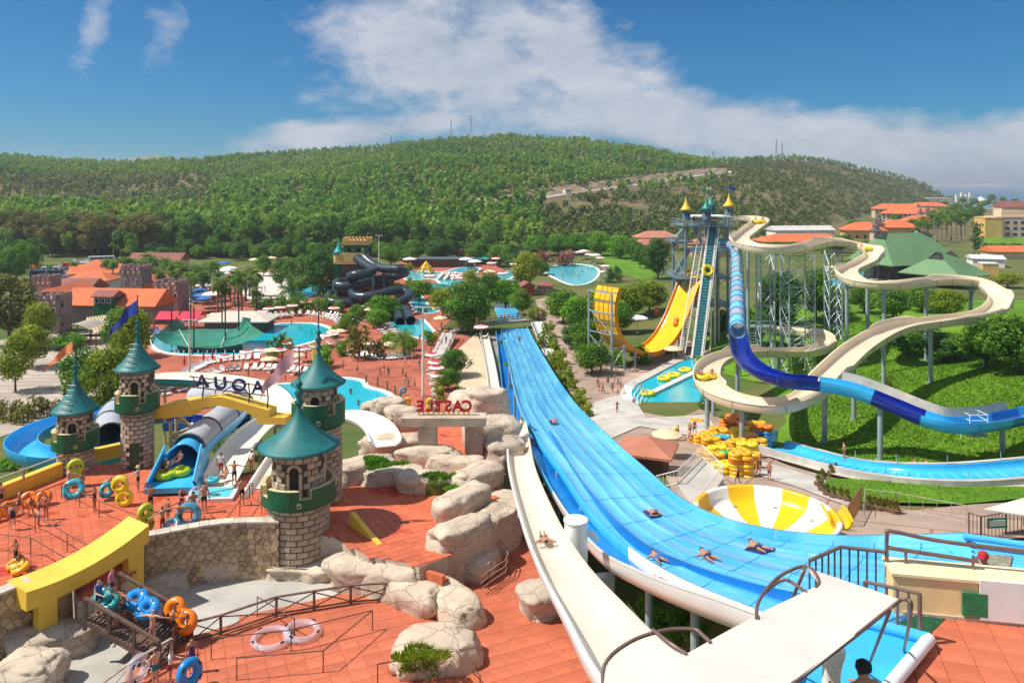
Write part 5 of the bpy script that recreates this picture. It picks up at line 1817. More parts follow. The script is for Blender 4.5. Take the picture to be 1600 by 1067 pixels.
fr3,_=sweep_parts(b2,br_[cut2:],hp,None,.9,5,nm='channel_section',matpick=lambda k:[(S_sky,S_navy,S_sky,S_sky,S_deep,S_sky)[k%6]])
ribs(b2,fr3,1.0,5,S_deep,half=True)
rows=[[p+s_*-1.02+u*1.05,p+s_*-1.2+u*1.9] for p,t_,s_,u in fr3[2:24]]
mb=MB(); mb.grid(rows,True); mb.build('splash_guard',mat('frosted_guard',(.50,.47,.40),.4,.1,1),b2)
for k in (6,20,34):
    if k>=len(fr3):continue
    p=fr3[k][0]; g=terr(p.x,p.y)
    cl_=thing('support_column','grey steel column under the open blue slide','column',(p.x,p.y,g),'columns under the open blue slide')
    MB().tube([(p.x,p.y,g-.4),(p.x,p.y,p.z-.1)],.25,12).build('shaft',M_post,cl_); MB().cyl((p.x,p.y,g),.45,.12,14).build('base_plate',M_post,cl_)
p=PY(1522,662,69.5); t=thing('viewing_cage','small railed platform on the open blue slide','platform',p)
mb=MB()
for x in (-.8,.8):
    for y in (-.7,.7):mb.tube([p+Vector((x,y,-1.6)),p+Vector((x,y,1))],.04,5)
mb.build('post',M_white,t)
for z in (.5,1.0):MB().tube([p+Vector((-.8,-.7,z)),p+Vector((.8,-.7,z)),p+Vector((.8,.7,z)),p+Vector((-.8,.7,z))],.035,5,True).build('rail',M_white,t)
MB().box(p+Vector((0,0,-.9)),(1.7,1.5,.08)).build('deck',M_grey,t)

# ---- blue run-out lane on the lawn
ro=catmull([G(1208,706,.35),G(1262,722,.32),G(1330,739,.3),G(1400,749,.3),G(1470,753,.3),G(1540,752,.35),G(1640,746,.5)],8)
r1=thing('runout_lane','shallow blue run-out lane with a concrete kerb across the lawn','water slide',ro[0])
pr,ni=trough(3.0,.55,.1,.14,.3)
sweep_parts(r1,ro,pr,[S_sky],1.2,8)
frl=frames(resample(ro,1.0))
mb=MB()
for p,t_,s_,u in frl[6:44:1]:mb.beam(p-s_*1.0+u*.02,p+s_*1.0+u*.02,.28,.10,up=u)
mb.build('water_step',S_pale,r1)['kind']='stuff'
for sg in (-1,1):
    mb=MB(); mb.grid([[p+s_*sg*1.72+u*.1,p+s_*sg*1.72+u*.58,p+s_*sg*2.1+u*.58,p+s_*sg*2.1-u*.9] for p,t_,s_,u in frl],False); mb.build('kerb',M_concrete,r1)
    for p,t_,s_,u in frl[10:-2:5]:MB().tube([p+s_*sg*1.7+u*.5,p+s_*sg*1.7+u*1.3],.035,5).build('post',M_post,r1)
mb=MB(); mb.beam(ro[0]+Vector((-.3,.3,.2)),ro[0]+Vector((1.4,3.2,.2)),.4,1.2); mb.build('end_wall',S_blue,r1)
mb=MB()
for k in range(5):
    pts_=[p-u*(.2+.35*k)+s_*(2.1+.55*k) for p,t_,s_,u in frl[2:34]]
    mb.grid([[q_+Vector((0,0,.3)),q_+Vector((0,0,-.6)),] for q_ in pts_],False)
    mb.grid([[q_+Vector((0,0,.3)),Vector((q_.x,q_.y,q_.z+.3))+s_*.55] for q_,(p,t_,s_,u) in zip(pts_,frl[2:34])],False)
mb.build('terrace_step',M_concrete,r1)['kind']='stuff'

# ---- yellow half-pipe
C0=Vector((24.6,140.0,0)); dd=Vector((18.3,13.5,0)).normalized(); wv=Vector((dd.y,-dd.x,0))
up_=[(-9.6,14.3),(-10.6,11.5),(-10.5,8.8),(-9.5,6.1),(-7.4,3.9),(-4.4,2.4),(-1,1.7),(2.4,2.2),(5.2,3.9),(7.6,6.5),(9.6,9.6),(11.4,12.6),(13.0,14.4),(15.0,15.0)]
yp=catmull([C0+dd*a+Vector((0,0,b)) for a,b in up_],7)
yw=thing('half_pipe_slide','tall yellow half-pipe slide curving up at both ends beside the steel tower','water slide',C0)
yr=resample(yp,.9)
tg=[(yr[min(i+1,len(yr)-1)]-yr[max(i-1,0)]).normalized() for i in range(len(yr))]
i=0
while i<len(yr)-1:
    j=min(len(yr)-1,i+5); mb=MB(); prof=[(-2.75,.6),(-2.6,.55),(-2.5,.05),(-2.3,0),(2.3,0),(2.5,.05),(2.6,.55),(2.75,.6),(2.75,.3),(2.7,-.14),(-2.7,-.14),(-2.75,.3)]
    rows=[]
    for a in range(i,j+1):
        nn=tg[a].cross(wv)*-1
        if nn.dot(Vector((0,0,1)))<0 and abs(tg[a].z)<.95:nn=-nn
        nn=Vector((-dd.x*tg[a].z,-dd.y*tg[a].z,tg[a].x*dd.x+tg[a].y*dd.y))
        rows.append([yr[a]+wv*x+nn*y for x,y in prof])
    m_=len(prof)
    for a in range(len(rows)-1):
        for q_ in range(m_):
            mb.cur=1 if q_ in (0,1,6,7,8,10) else 0
            mb.add([rows[a][q_],rows[a][(q_+1)%m_],rows[a+1][(q_+1)%m_],rows[a+1][q_]],[(0,1,2,3)],False)
    o=mb.build('curved_panel',[S_yellow,S_orange],yw)
    bm=bmesh.new(); bm.from_mesh(o.data); bmesh.ops.remove_doubles(bm,verts=bm.verts,dist=.001); bmesh.ops.recalc_face_normals(bm,faces=bm.faces); bm.to_mesh(o.data); bm.free()
    i=j
nf=[Vector((-dd.x*t_.z,-dd.y*t_.z,t_.x*dd.x+t_.y*dd.y)) for t_ in tg]
for a in range(1,len(yr)-1,2):
    MB().beam(yr[a]-wv*2.7-nf[a]*.2,yr[a]+wv*2.7-nf[a]*.2,.12,.16,up=nf[a]).build('rib',S_orange if a>12 else M_grey,yw)
for x in (-1.2,0,1.2):
    mb=MB()
    for a in range(0,14):mb.beam(yr[a]+wv*x-nf[a]*.18,yr[a+1]+wv*x-nf[a+1]*.18,.1,.1,up=nf[a])
    mb.build('rib',S_orange,yw)
fr_=thing('support_scaffold','grey steel frame holding the left end of the yellow half-pipe','frame',C0-dd*11)
for sg in (-1,1):
    for off,zt in ((-11.6,13.5),(-8.6,4.5),(-6.0,3)):
        p=C0+dd*off+wv*sg*2.9; MB().tube([(p.x,p.y,-.3),(p.x,p.y,zt)],.2,8).build('post',M_post,fr_)
    p,q_=C0+dd*-11.6+wv*sg*2.9,C0+dd*-8.6+wv*sg*2.9
    for z in (1,4.2):MB().tube([p+Vector((0,0,z)),q_+Vector((0,0,z))],.09,6).build('brace',M_post,fr_)
    MB().tube([p+Vector((0,0,1)),q_+Vector((0,0,4.2))],.08,6).build('brace',M_post,fr_)
p,q_=C0+dd*-11.6+wv*2.9,C0+dd*-11.6-wv*2.9
for z in (2,6.5,10,13.5):MB().tube([p+Vector((0,0,z)),q_+Vector((0,0,z))],.09,6).build('brace',M_post,fr_)
for z in (2,6.5):MB().tube([p+Vector((0,0,z)),q_+Vector((0,0,z+4.0))],.07,6).build('brace',M_post,fr_)
for px,py in ((1008,552),(975,555),(1045,548)):
    g=G(px,py); s0=min(range(len(yr)),key=lambda k:(yr[k].xy-g.xy).length)
    MB().tube([Vector((yr[s0].x,yr[s0].y,-.3)),yr[s0]-Vector((0,0,.1))],.16,8).build('leg',M_post,yw)

# ---- dark tube slides far off
TS=[('upper dark slate tube slide twisting out of the far castle tower',[(569,402,205),(584,414,202),(600,420,199),(622,421,197),(633,426,201),(618,432,206),(595,437,206),(567,446,201),(550,455,196),(557,463,192),(580,463,191),(605,457,193),(628,453,196),(640,460,194),(632,469,190),(605,478,187),(580,481,186),(570,481,186)]),
      ('second dark slate tube slide, nested left of the upper one',[(558,404,205),(572,415,201),(584,422,198),(573,428,195),(555,429,194),(547,433,196),(560,438,200),(590,437,202),(607,433,204),(611,440,206),(590,446,207),(550,442,203),(527,441,200),(531,447,196),(560,445,197),(582,439,201)]),
      ('lowest dark slate tube slide making the wide left loop',[(575,449,207),(545,458,204),(518,460,200),(512,467,196),(522,473,194),(550,473,194),(578,472,196)]),
      ('dark slate chute ending in the splash pool, left of a pair',[(612,485,186),(618,485,183),(622,492,180),(625,503,176)]),
      ('dark slate chute ending in the splash pool, right of a pair',[(622,484,186),(632,484,183),(637,491,180),(642,501,176)])]
for lb_,pp in TS:
    pts_=catmull([PY(*a) for a in pp],8); t=thing('tube_slide',lb_,'water slide',pts_[-1])
    fr_,_=sweep_parts(t,pts_,[(x,y-1.1) for x,y in ring_prof(1.12,12)],[S_black],1.5,4,nm='tube_section',caps=False)
    ribs(t,[(p-u*1.12,a,s_,u) for p,a,s_,u in fr_],1.12,4,mat('flange_black',(.012,.018,.025),.5))
    for p,a,s_,u in fr_[6::14]:
        if p.z>4:MB().tube([(p.x,p.y,-.2),p-Vector((0,0,.9))],.3,8).build('leg',mat('slate_post',(.07,.14,.17),.5),t)

# ---- slides of the upper terrace
# blue coil behind the stubby turret
cc=PY(128,692,66.0); coil=[cc+Vector((4.5*math.cos(a),4.3*math.sin(a),.6-2.0*k/40)) for k,a in ((k,R(20)+R(400)*k/40) for k in range(41))]
c1=thing('coil_slide','blue coil slide looping behind the stubby turret','water slide',cc)
hp2,ni=half_prof(1.15,.08,.12)
sweep_parts(c1,coil,hp2,[S_blue,S_sky],.9,5,nm='channel_section',mi=[0 if k<ni else 1 for k in range(len(hp2))])
for k in range(0,40,7):MB().tube([(coil[k].x,coil[k].y,terr(coil[k].x,coil[k].y)-.3),coil[k]],.14,6).build('leg',M_white,c1)
# grey covered tubes
g1=catmull([PY(232,634,78),PY(208,643,74),PY(186,657,69),PY(171,678,65),PY(172,704,61)],8)
t=thing('covered_slide','blue slide under a grey translucent cover between the slim turrets','water slide',g1[0])


def covered(t,pts_,r,n_open=0):
    fr_,_=sweep_parts(t,pts_,half_prof(r,.07)[0],[S_sky],.9,5,nm='channel_section')
    cov=[(r*math.cos(a),r+r*.98*math.sin(a)) for a in np.linspace(0,math.pi,11)]+[((r-.05)*math.cos(a),r+(r-.05)*math.sin(a)) for a in np.linspace(math.pi,0,11)]
    fr2_,_=sweep_parts(t,pts_[n_open:],cov,[S_clear],.9,4,nm='cover_section')
    for p,a,s_,u in fr2_[::4]:
        MB().tube([p+u*r+(s_*math.cos(q_)+u*math.sin(q_))*(r+.03) for q_ in np.linspace(0,math.pi,12)],.055,5).build('hoop',M_dkgrey,t)
    return fr_


covered(t,g1,1.1)
g2=catmull([PY(283,742,53.0),PY(300,722,55.3),PY(325,697,58.5),PY(352,674,62),PY(368,655,66),PY(364,640,70),PY(344,634,74),PY(310,640,76)],8)
t=thing('covered_slide','blue tube slide with a grey cover whose wide blue mouth opens on the terrace','water slide',g2[0])
frc=covered(t,g2,1.15,6)
# flared mouth: a round hood behind, side walls sinking forwards, floor between
p0,t0,s0,u0=frc[0]
def mrow(f,lo,hi,n,dr=0.0):
    c=p0+t0*(2.4-4.6*f); w=1.1+.5*f+dr; hh=(1.9 if f<.4 else lerp(1.9,.35,((f-.4)/.6)**.9))+dr
    if f<.42:return [c+s0*(w*math.cos(a))+Vector((0,0,hh*math.sin(a))) for a in np.linspace(lo,hi,n)]
    return [c+s0*((1 if lo<1 else -1)*w*(1-.12*q_))+Vector((0,0,hh*q_)) for q_ in np.linspace(0,1,n)]
mb=MB()
for dr in (0,.12):mb.grid([mrow(f,0,math.pi,17,dr) for f in (0,.1,.2,.3,.4)],True)
mb.tube(mrow(.4,0,math.pi,17,.06),.09,6)
mb.build('hood',S_blue,t)
for sd in (0,1):
    mb=MB(); fs_=(.42,.52,.62,.72,.82,.92,1.0)
    for dr in (0,.14):mb.grid([mrow(f,sd*2,3,5,dr) for f in fs_],True)
    mb.tube([mrow(f,sd*2,3,5,.07)[-1] for f in fs_],.10,6); mb.build('side_wall',S_blue,t)
c0,c1=p0+t0*2.4,p0-t0*2.3
fl_=[c0-s0*1.1,c1-s0*1.6,c1+s0*1.6,c0+s0*1.1]
mb=MB(); mb.add([p+Vector((0,0,.06)) for p in fl_],[(0,1,2,3)],False); mb.add([p+Vector((0,0,-.3)) for p in fl_]+[p+Vector((0,0,.06)) for p in fl_],[(i_,(i_+1)%4,4+(i_+1)%4,4+i_) for i_ in range(4)],False)
mb.build('mouth_floor',S_sky,t)


def flume(label,pp,w,h,mi_in,mi_out,leg=True,rim=None):
    pts_=catmull([PY(*a) for a in pp],8); t=thing('flume',label,'water slide',pts_[0]); pr,ni=trough(w,h,.09,.14,min(.6,w*.2))
    fr_,_=sweep_parts(t,pts_,pr,[mi_in,mi_out],.9,5,nm='trough_section',mi=[0 if k<ni else 1 for k in range(len(pr))])
    if leg:
        for p,a,s_,u in fr_[5::9]:
            g=terr(p.x,p.y)
            if p.z-g>1.2:MB().tube([(p.x,p.y,g-.3),p-Vector((0,0,.1))],.15,8).build('leg',M_creamp,t)
    return t,fr_


t,fr_=flume('ivory slide whose splash lip ends on the terrace beside the blue mouth',[(336,768,51.2),(350,744,53.5),(367,712,57),(390,684,61),(415,664,65),(432,654,68)],2.3,.45,S_creamw,S_white)
p,a,s_,u=fr_[0]
mb=MB(); mb.beam(p+a*.2+Vector((0,0,.0)),p-a*1.5+Vector((0,0,.0)),3.0,.45); mb.build('splash_lip',S_white,t)
mb=MB(); mb.beam(p+a*.1+Vector((0,0,.1)),p-a*1.3+Vector((0,0,.1)),2.5,.28); mb.build('lip_water',M_water2,t)
t,fr_=flume('second ivory slide half hidden behind the big turret',[(400,782,50.2),(415,758,52.5),(436,724,56),(456,694,60)],1.7,.45,S_creamw,S_white)
flume('white curved flume right of the turrets, ending behind the planter rocks',[(520,656,64),(545,655,63),(572,662,61.5),(592,676,59.5),(603,697,57)],2.2,.5,S_white,S_creamw)
flume('broad cream flume with teal outsides behind the blue letters',[(205,604,86),(255,599,85),(315,601,83),(370,608,80),(412,621,76),(430,642,71),(424,668,66)],3.2,.9,S_creamw,S_teal)
flume('lower teal channel under the yellow beam',[(300,672,66),(340,668,68),(385,662,70),(420,652,73)],2.2,.9,S_teal,S_navy)
flume('blue channel crossing behind the pipe braces',[(262,668,66),(290,668,66),(325,672,65),(355,672,66)],2.2,.8,S_navy,S_deep)
# cream pipe braces by the slim turret
t=thing('pipe_frame','cream pipe frame with braces beside the slim turret','frame',PY(266,708,58))
for a,b in (((266,660,58),(268,725,58)),((275,655,58.5),(277,720,58.5)),((268,680,58),(340,652,62)),((268,682,58),(306,694,62)),((276,656,58),(320,672,61)),((280,650,58),(322,690,60))):
    MB().tube([PY(*a),PY(*b)],.13,6).build('pipe',M_creamp,t)
# ================================================================ buildings and structures
def roofmat(name,a,b,sc=1.2):
    if name in MATS:return MATS[name]
    m=mat(name,a,.8,.2,.25,0,rgb2=b)
    nt=m.node_tree; N,L=nt.nodes.new,nt.links.new
    p=nt.nodes['Principled BSDF']; tc=N('ShaderNodeTexCoord'); wv_=N('ShaderNodeTexWave'); wv_.inputs['Scale'].default_value=sc; wv_.bands_direction='DIAGONAL'
    wv_.inputs['Distortion'].default_value=.6
    L(tc.outputs['Object'],wv_.inputs['Vector']); bp=N('ShaderNodeBump'); bp.inputs['Strength'].default_value=.35; bp.inputs['Distance'].default_value=.12
    L(wv_.outputs['Fac'],bp.inputs['Height']); L(bp.outputs[0],p.inputs['Normal'])
    return m


T_orange=roofmat('orange_roof_tiles',(.66,.17,.055),(.52,.12,.04))
T_brown=roofmat('brown_roof_tiles',(.30,.10,.075),(.22,.075,.06))
T_pink=roofmat('faded_roof_tiles',(.50,.20,.13),(.40,.15,.10))
T_green=mat('green_roof',(.13,.25,.11),.7,.16,.12,.15,2.5,rgb2=(.095,.19,.085))
W_mauve=mat('mauve_render',(.30,.205,.20),.85,.15,.5,.1)
W_cream=mat('cream_render',(.66,.52,.33),.8,.1,.4)
W_yellow=mat('ochre_render',(.66,.43,.15),.8,.1,.4)
W_pink=mat('pink_render',(.60,.42,.37),.8,.1,.4)
W_white=mat('white_render',(.74,.72,.69),.8,.08,.4)
M_win=mat('window_pane',(.03,.035,.045),.15,.3,.6)


def windows(parent,c,w,d,rz,rows,cols,z0,dz,sides='f',ww=.9,wh=1.2,frame=None):
    """each window a frame with its pane, set proud of the wall"""
    m=Matrix.Rotation(rz,3,'Z')
    for sd in sides:
        L_=w if sd in 'fb' else d
        for r in range(rows):
            for k in range(cols):
                u=(k+.5)/cols*L_-L_/2
                if sd=='f':p=Vector((u,-d/2,0)); ang=0
                elif sd=='b':p=Vector((u,d/2,0)); ang=math.pi
                elif sd=='l':p=Vector((-w/2,u,0)); ang=-math.pi/2
                else:p=Vector((w/2,u,0)); ang=math.pi/2
                q_=Vector(c)+m @ p+Vector((0,0,z0+r*dz)); n_=m @ Matrix.Rotation(ang,3,'Z') @ Vector((0,-1,0))
                f=MB().box(q_+n_*.03,(ww+.24,.12,wh+.24),rz+ang).build('window',frame or W_white,parent)
                MB().box(q_+n_*.075,(ww,.06,wh),rz+ang).build('pane',M_win,f)


def building(label,px,py,w,d,h,rz=0.0,wall=W_cream,roof='hip',rm=T_orange,over=.6,rh=None,win=None,name='building',z=None,Y=None,cat='building',front=True):
    """(px, py) = middle of the front foot"""
    g=G(px,py) if Y is None else PY(px,py,Y)
    zz=g.z if z is None else z
    m=Matrix.Rotation(rz,3,'Z')
    c=Vector((g.x,g.y,zz))+(m @ Vector((0,d/2,0)) if front else Vector())
    t=thing(name,label,cat,c)
    MB().box(c+Vector((0,0,h/2-.5)),(w,d,h+1),rz).build('wall',wall,t)
    rh=rh if rh is not None else min(w,d)*.28
    W2,D2=w/2+over,d/2+over
    P=lambda x,y,z_:c+m @ Vector((x,y,0))+Vector((0,0,z_))
    mb=MB()
    if roof=='flat':
        mb.box(c+Vector((0,0,h+.25)),(w+over,d+over,.5),rz)
    else:
        e=[P(-W2,-D2,h),P(W2,-D2,h),P(W2,D2,h),P(-W2,D2,h)]
        if roof=='pyr':rg=[P(0,0,h+rh)]
        elif w>=d:ins=(D2 if roof=='hip' else 0); rg=[P(-W2+ins,0,h+rh),P(W2-ins,0,h+rh)]
        else:ins=(W2 if roof=='hip' else 0); rg=[P(0,-D2+ins,h+rh),P(0,D2-ins,h+rh)]
        if roof=='pyr':fs=[(0,1,4),(1,2,4),(2,3,4),(3,0,4)]
        elif w>=d:fs=[(0,1,5,4),(2,3,4,5),(1,2,5),(3,0,4)]
        else:fs=[(1,2,5,4),(3,0,4,5),(0,1,4),(2,3,5)]
        mb.add(e+rg,fs,False); mb.add([p-Vector((0,0,.22)) for p in e]+e,[(3,2,1,0),(0,1,5,4),(1,2,6,5),(2,3,7,6),(3,0,4,7)],False)
    mb.build('roof',rm,t)
    if win:windows(t,c,w,d,rz,*win)
    return t,c


def crenels(parent,c,w,d,z,rz,m,n=4,s=.55,h=.8):
    mm=Matrix.Rotation(rz,3,'Z')
    for sd,(L_,fx) in enumerate(((w,lambda u:Vector((u,-d/2+.2,0))),(w,lambda u:Vector((u,d/2-.2,0))),(d,lambda u:Vector((-w/2+.2,u,0))),(d,lambda u:Vector((w/2-.2,u,0))))):
        for k in range(n):
            u=(k+.5)/n*L_-L_/2
            MB().box(Vector(c)+mm @ fx(u)+Vector((0,0,z+h/2)),(s,s,h) if sd<2 else (s,s*.98,h*.98),rz).build('merlon',m,parent)


# ---- castle restaurant with mauve towers
def keep(label,px,py,w,d,h,rz,win,Y=None):
    t,c=building(label,px,py,w,d,h,rz,W_mauve,'flat',W_mauve,.12,name='castle_tower',Y=Y,z=0 if Y else None)
    crenels(t,c,w,d,h+.5,rz,W_mauve,4,.7,1.0)
    for k in range(4):
        mm=Matrix.Rotation(rz,3,'Z'); MB().box(c+mm @ Vector(((k+.5)/4*w-w/2,-d/2-.14,0))+Vector((0,0,h-.25)),(.45,.3,.5),rz).build('corbel',W_cream,t)
    windows(t,c,w,d,rz,*win)
    return t


building('long orange-roofed front wing of the castle restaurant',170,506,22,8.5,4.3,-.10,W_mauve,'gable',T_orange,.7,3.4,name='restaurant_wing')
building('left wing of the castle restaurant, ridge running back',64,503,8,19,4.4,.04,W_mauve,'gable',T_orange,.6,3.0,name='restaurant_wing')
building('right wing of the castle restaurant with one orange slope',212,478,9,17,4.4,-.05,W_mauve,'gable',T_orange,.6,3.0,name='restaurant_wing')
building('brown-roofed inner wing of the castle restaurant',108,478,10,10,4.2,.0,W_mauve,'gable',T_brown,.5,2.6,name='restaurant_wing')
building('pale back wing of the castle restaurant with an orange roof',133,462,13,8,4.4,-.03,W_white,'hip',T_orange,.4,2.2,(1,4,2.6,2,'f'),name='restaurant_wing')
building('low white hall with an orange roof behind the restaurant',145,447,14,9,4.0,.25,W_white,'gable',T_orange,.6,2.6,name='hall')
building('small orange hip-roofed kiosk behind the restaurant',145,430,7,7,3.4,.1,W_cream,'pyr',T_orange,.7,2.0,name='kiosk')
t,c=building('little green lookout with a brown roof on the restaurant',161,487,4.4,4,6.6,-.1,M_green,'gable',T_brown,.5,1.2,(1,3,5.6,1,'f',.7,.9),name='lookout',Y=176,z=0)
building('dark glass box in the restaurant courtyard',132,482,7,5,4.4,-.05,M_glass,'flat',M_dkgrey,.2,name='glass_hall',Y=181,z=0)
keep('front left mauve castle tower, ivy on its side',68,522,6.2,5.5,7.0,.02,(1,3,4.9,2,'f',.7,1.3))
keep('rear left mauve castle tower',64,500,4.8,4.5,8.4,.02,(1,3,6.2,2,'f',.6,1.1),Y=188)
keep('rear right mauve castle tower',205,485,5.8,5,9.3,-.05,(1,2,6.8,2,'f',.5,.8),Y=203)
keep('front right mauve castle tower with four windows',259,493,6.4,5.5,7.0,-.06,(1,4,4.8,2,'f',.55,1.3))
building('long brown-roofed shed behind the palms',240,424,19,9,4,-.02,W_cream,'gable',T_brown,.6,2.6,name='shed')
# barrel-roofed pavilion and pergolas
p=G(118,540); t=thing('pavilion','open pavilion with a ribbed barrel roof beside the forecourt','pavilion',p)
mb=MB(); rows=[[p+Vector((x,-2.6+5.2*k/8,3.2+1.3*math.sin(math.pi*k/8))) for k in range(9)] for x in np.linspace(-3,3,7)]
rows=[[p+Vector((-3+6*k/10,y,3.1+1.2*math.sin(math.pi*k/10))) for k in range(11)] for y in (-.3,2,4,6)]
mb.grid(rows,True); mb.build('roof',mat('canvas_grey',(.42,.37,.30),.85,.15,1),t)
for x in (-2.9,0,2.9):
    for y in (0,5.8):MB().tube([p+Vector((x,y,-.1)),p+Vector((x,y,3.2))],.12,6).build('post',M_brown,t)
for y in (0,5.8):MB().beam(p+Vector((-3,y,.9)),p+Vector((3,y,.9)),.1,.5).build('rail',M_brown,t)


def pergola(label,pix,h,nx,ny,m=M_cream,z=0):
    q4=[PZ(x,y,z) for x,y in pix]; t=thing('pergola',label,'pergola',q4[0]); up=Vector((0,0,h))
    for k in range(nx+1):
        a,b=q4[0].lerp(q4[1],k/nx),q4[3].lerp(q4[2],k/nx); MB().beam(a+up,b+up,.3,.16).build('slat',m,t)
    for k in range(ny+1):
        a,b=q4[0].lerp(q4[3],k/ny),q4[1].lerp(q4[2],k/ny); MB().beam(a+up+Vector((0,0,.13)),b+up+Vector((0,0,.13)),.25,.1).build('slat',m,t)
    for a in q4:MB().tube([a,a+up],.14,6).build('post',M_brown,t)


pergola('pale slatted pergola in front of the restaurant',[(150,546),(188,538),(170,515),(136,520)],3.2,8,6)
pergola('low slatted pergola below the front right castle tower',[(214,508),(256,504),(252,497),(208,500)],2.6,10,3)
p=G(275,517); t=thing('awning','crimson canvas awning at the foot of the castle tower','awning',p)
for sg in (-1,1):
    mb=MB(); mb.grid([[p+Vector((sg*2.5+x,0,2.5)),p+Vector((sg*2.5+x,2.6,3.9)),p+Vector((sg*2.5+x,5,2.6))] for x in (-2.3,0,2.3)],False); mb.build('canvas',mat('crimson_canvas',(.62,.012,.06),.7,.1,2),t)
    for x in (-2.2,2.2):
        for y in (.1,4.9):MB().tube([p+Vector((sg*2.5+x,y,0)),p+Vector((sg*2.5+x,y,2.6))],.06,5).build('post',M_brown,t)
t,c=building('pale canvas-roofed bar between the loungers and the ship shade',366,520,13,7,2.6,0,M_brown,'hip',mat('pale_canvas',(.62,.53,.44),.85,.1,1),1.2,1.6,name='bar')

# ---- ship-shaped shade over the oval pool bar
t=thing('ship_shade','green net shade rigged like a ship hull on masts over the pool bar','shade',PY(325,552,146))
G_net=mat('green_net',(.010,.19,.12),.75,.18,.6,alpha=.95)
fr3_=catmull([PY(x,y,147) for x,y in [(241,525),(262,538),(300,543),(340,543),(376,537),(413,521)]],6); tp3=catmull([PY(x,y,153) for x,y in [(268,500),(280,516),(305,514),(340,514),(371,512),(379,495)]],6)
mb=MB(); mb.grid([fr3_,[a.lerp(b,.5)-Vector((0,0,.3)) for a,b in zip(fr3_,tp3)],tp3,[p+Vector((0,5,-1.2)) for p in tp3]],True); mb.build('net',G_net,t)
cm_=catmull([PY(x,y,146.5) for x,y in [(276,541),(300,545),(340,545),(378,539)]],6)
mb=MB(); mb.grid([[p+Vector((0,0,.2)),p+Vector((0,.3,-.4)),Vector((p.x,p.y+.6,.02))] for p in cm_],True); mb.build('bar_front',mat('dark_hull',(.025,.03,.028),.6,.2,1),t)
for k in range(10):
    p=cm_[int(k*(len(cm_)-1)/9)]; MB().tube([Vector((p.x,p.y-.8,0)),Vector((p.x,p.y-.8,.75))],.12,6).build('stool',M_white,t)
for x,Y,yt in ((268,152,486),(303,147,480),(352,150,466),(373,152,474),(298,153,468),(347,154,470)):
    a=PY(x,540,Y); MB().tube([Vector((a.x,a.y,0)),PY(x,yt,Y)],.15,6).build('mast',mat('green_mast',(.01,.06,.04),.5),t)
for x0,x1 in ((296,280),(345,355)):MB().tube([PY(x0,543,146.8),PY(x1,515,152.8)],.07,5).build('rope',M_white,t)

# ---- castle tower of the dark tube slides
p=PY(552,447,212); t=thing('slide_castle','stone castle tower with a green gallery where the dark tube slides begin','tower',(p.x,p.y,0))
M_cst=brickmat('castle_stone',(.36,.27,.20),(.42,.33,.25),(.15,.11,.08),.5)
sx=.177
X0=lambda x:(x-800)/F*212
zz=lambda y:H-(y-HY)/F*212
MB().box((X0(552),214,zz(412)/2),(X0(578)-X0(531),6,zz(412))).build('wall',M_cst,t)
MB().box((X0(549),213.8,(zz(412)+zz(395))/2),(X0(572)-X0(526),6.6,zz(395)-zz(412))).build('band',W_yellow,t)
for x in (541,556,573):
    MB().box((X0(x),211.5,(zz(402)+zz(386))/2),(.9,.9,zz(386)-zz(402))).build('column',M_green,t)
    MB().box((X0(x),216.5,(zz(402)+zz(386))/2),(.9,.9,zz(386)-zz(402))).build('column',M_green,t)
MB().box((X0(557),214,zz(386)+.3),(X0(576)-X0(538),6.4,.9)).build('beam',M_green,t)
MB().box((X0(557),214,zz(381)+.35),(X0(577)-X0(537),6.8,1.1)).build('gallery',W_yellow,t)
crenels(t,(X0(557),214,0),X0(577)-X0(537),6.8,zz(381)+.85,0,W_yellow,7,.55,.8)
MB().box((X0(536),214,zz(390)+.4),(2.4,4,.3)).build('side_roof',T_brown,t)
tp_=(X0(529),212,0)
MB().cyl((tp_[0],tp_[1],0),1.35,zz(411),16).build('side_turret',M_green,t)
MB().cyl((tp_[0],tp_[1],zz(411)),1.4,zz(396)-zz(411),16).build('side_turret',W_yellow,t)
MB().lathe((tp_[0],tp_[1],zz(396)),[(1.0,0),(1.75,.02),(1.2,.7),(.55,1.7),(.2,2.9),(.05,4.2)],16).build('turret_roof',mat('turquoise_roof',(.01,.32,.34),.45,.1),t)
MB().tube([(tp_[0],tp_[1],zz(396)+4),(tp_[0],tp_[1],zz(372))],.06,5).build('flagpole',M_dkgrey,t)
flag_mesh([Vector((tp_[0],tp_[1],zz(372))),Vector((tp_[0]-.9,tp_[1],zz(373))),Vector((tp_[0]-1.7,tp_[1],zz(375)))],[1.0,.8,.3],.08).build('flag',F_lime,t)
for x,y in ((541,437),(560,430)):MB().box((X0(x),210.95,zz(y)),(1.6,.2,3.4 if x==541 else 2)).build('door',M_dark,t)
building('red brown pitched shelter behind the dark tube slides',590,432,6,5,4.6,.5,mat('brick_shelter',(.20,.06,.045),.8),'gable',T_brown,.4,2.2,name='shelter',Y=226,z=0)

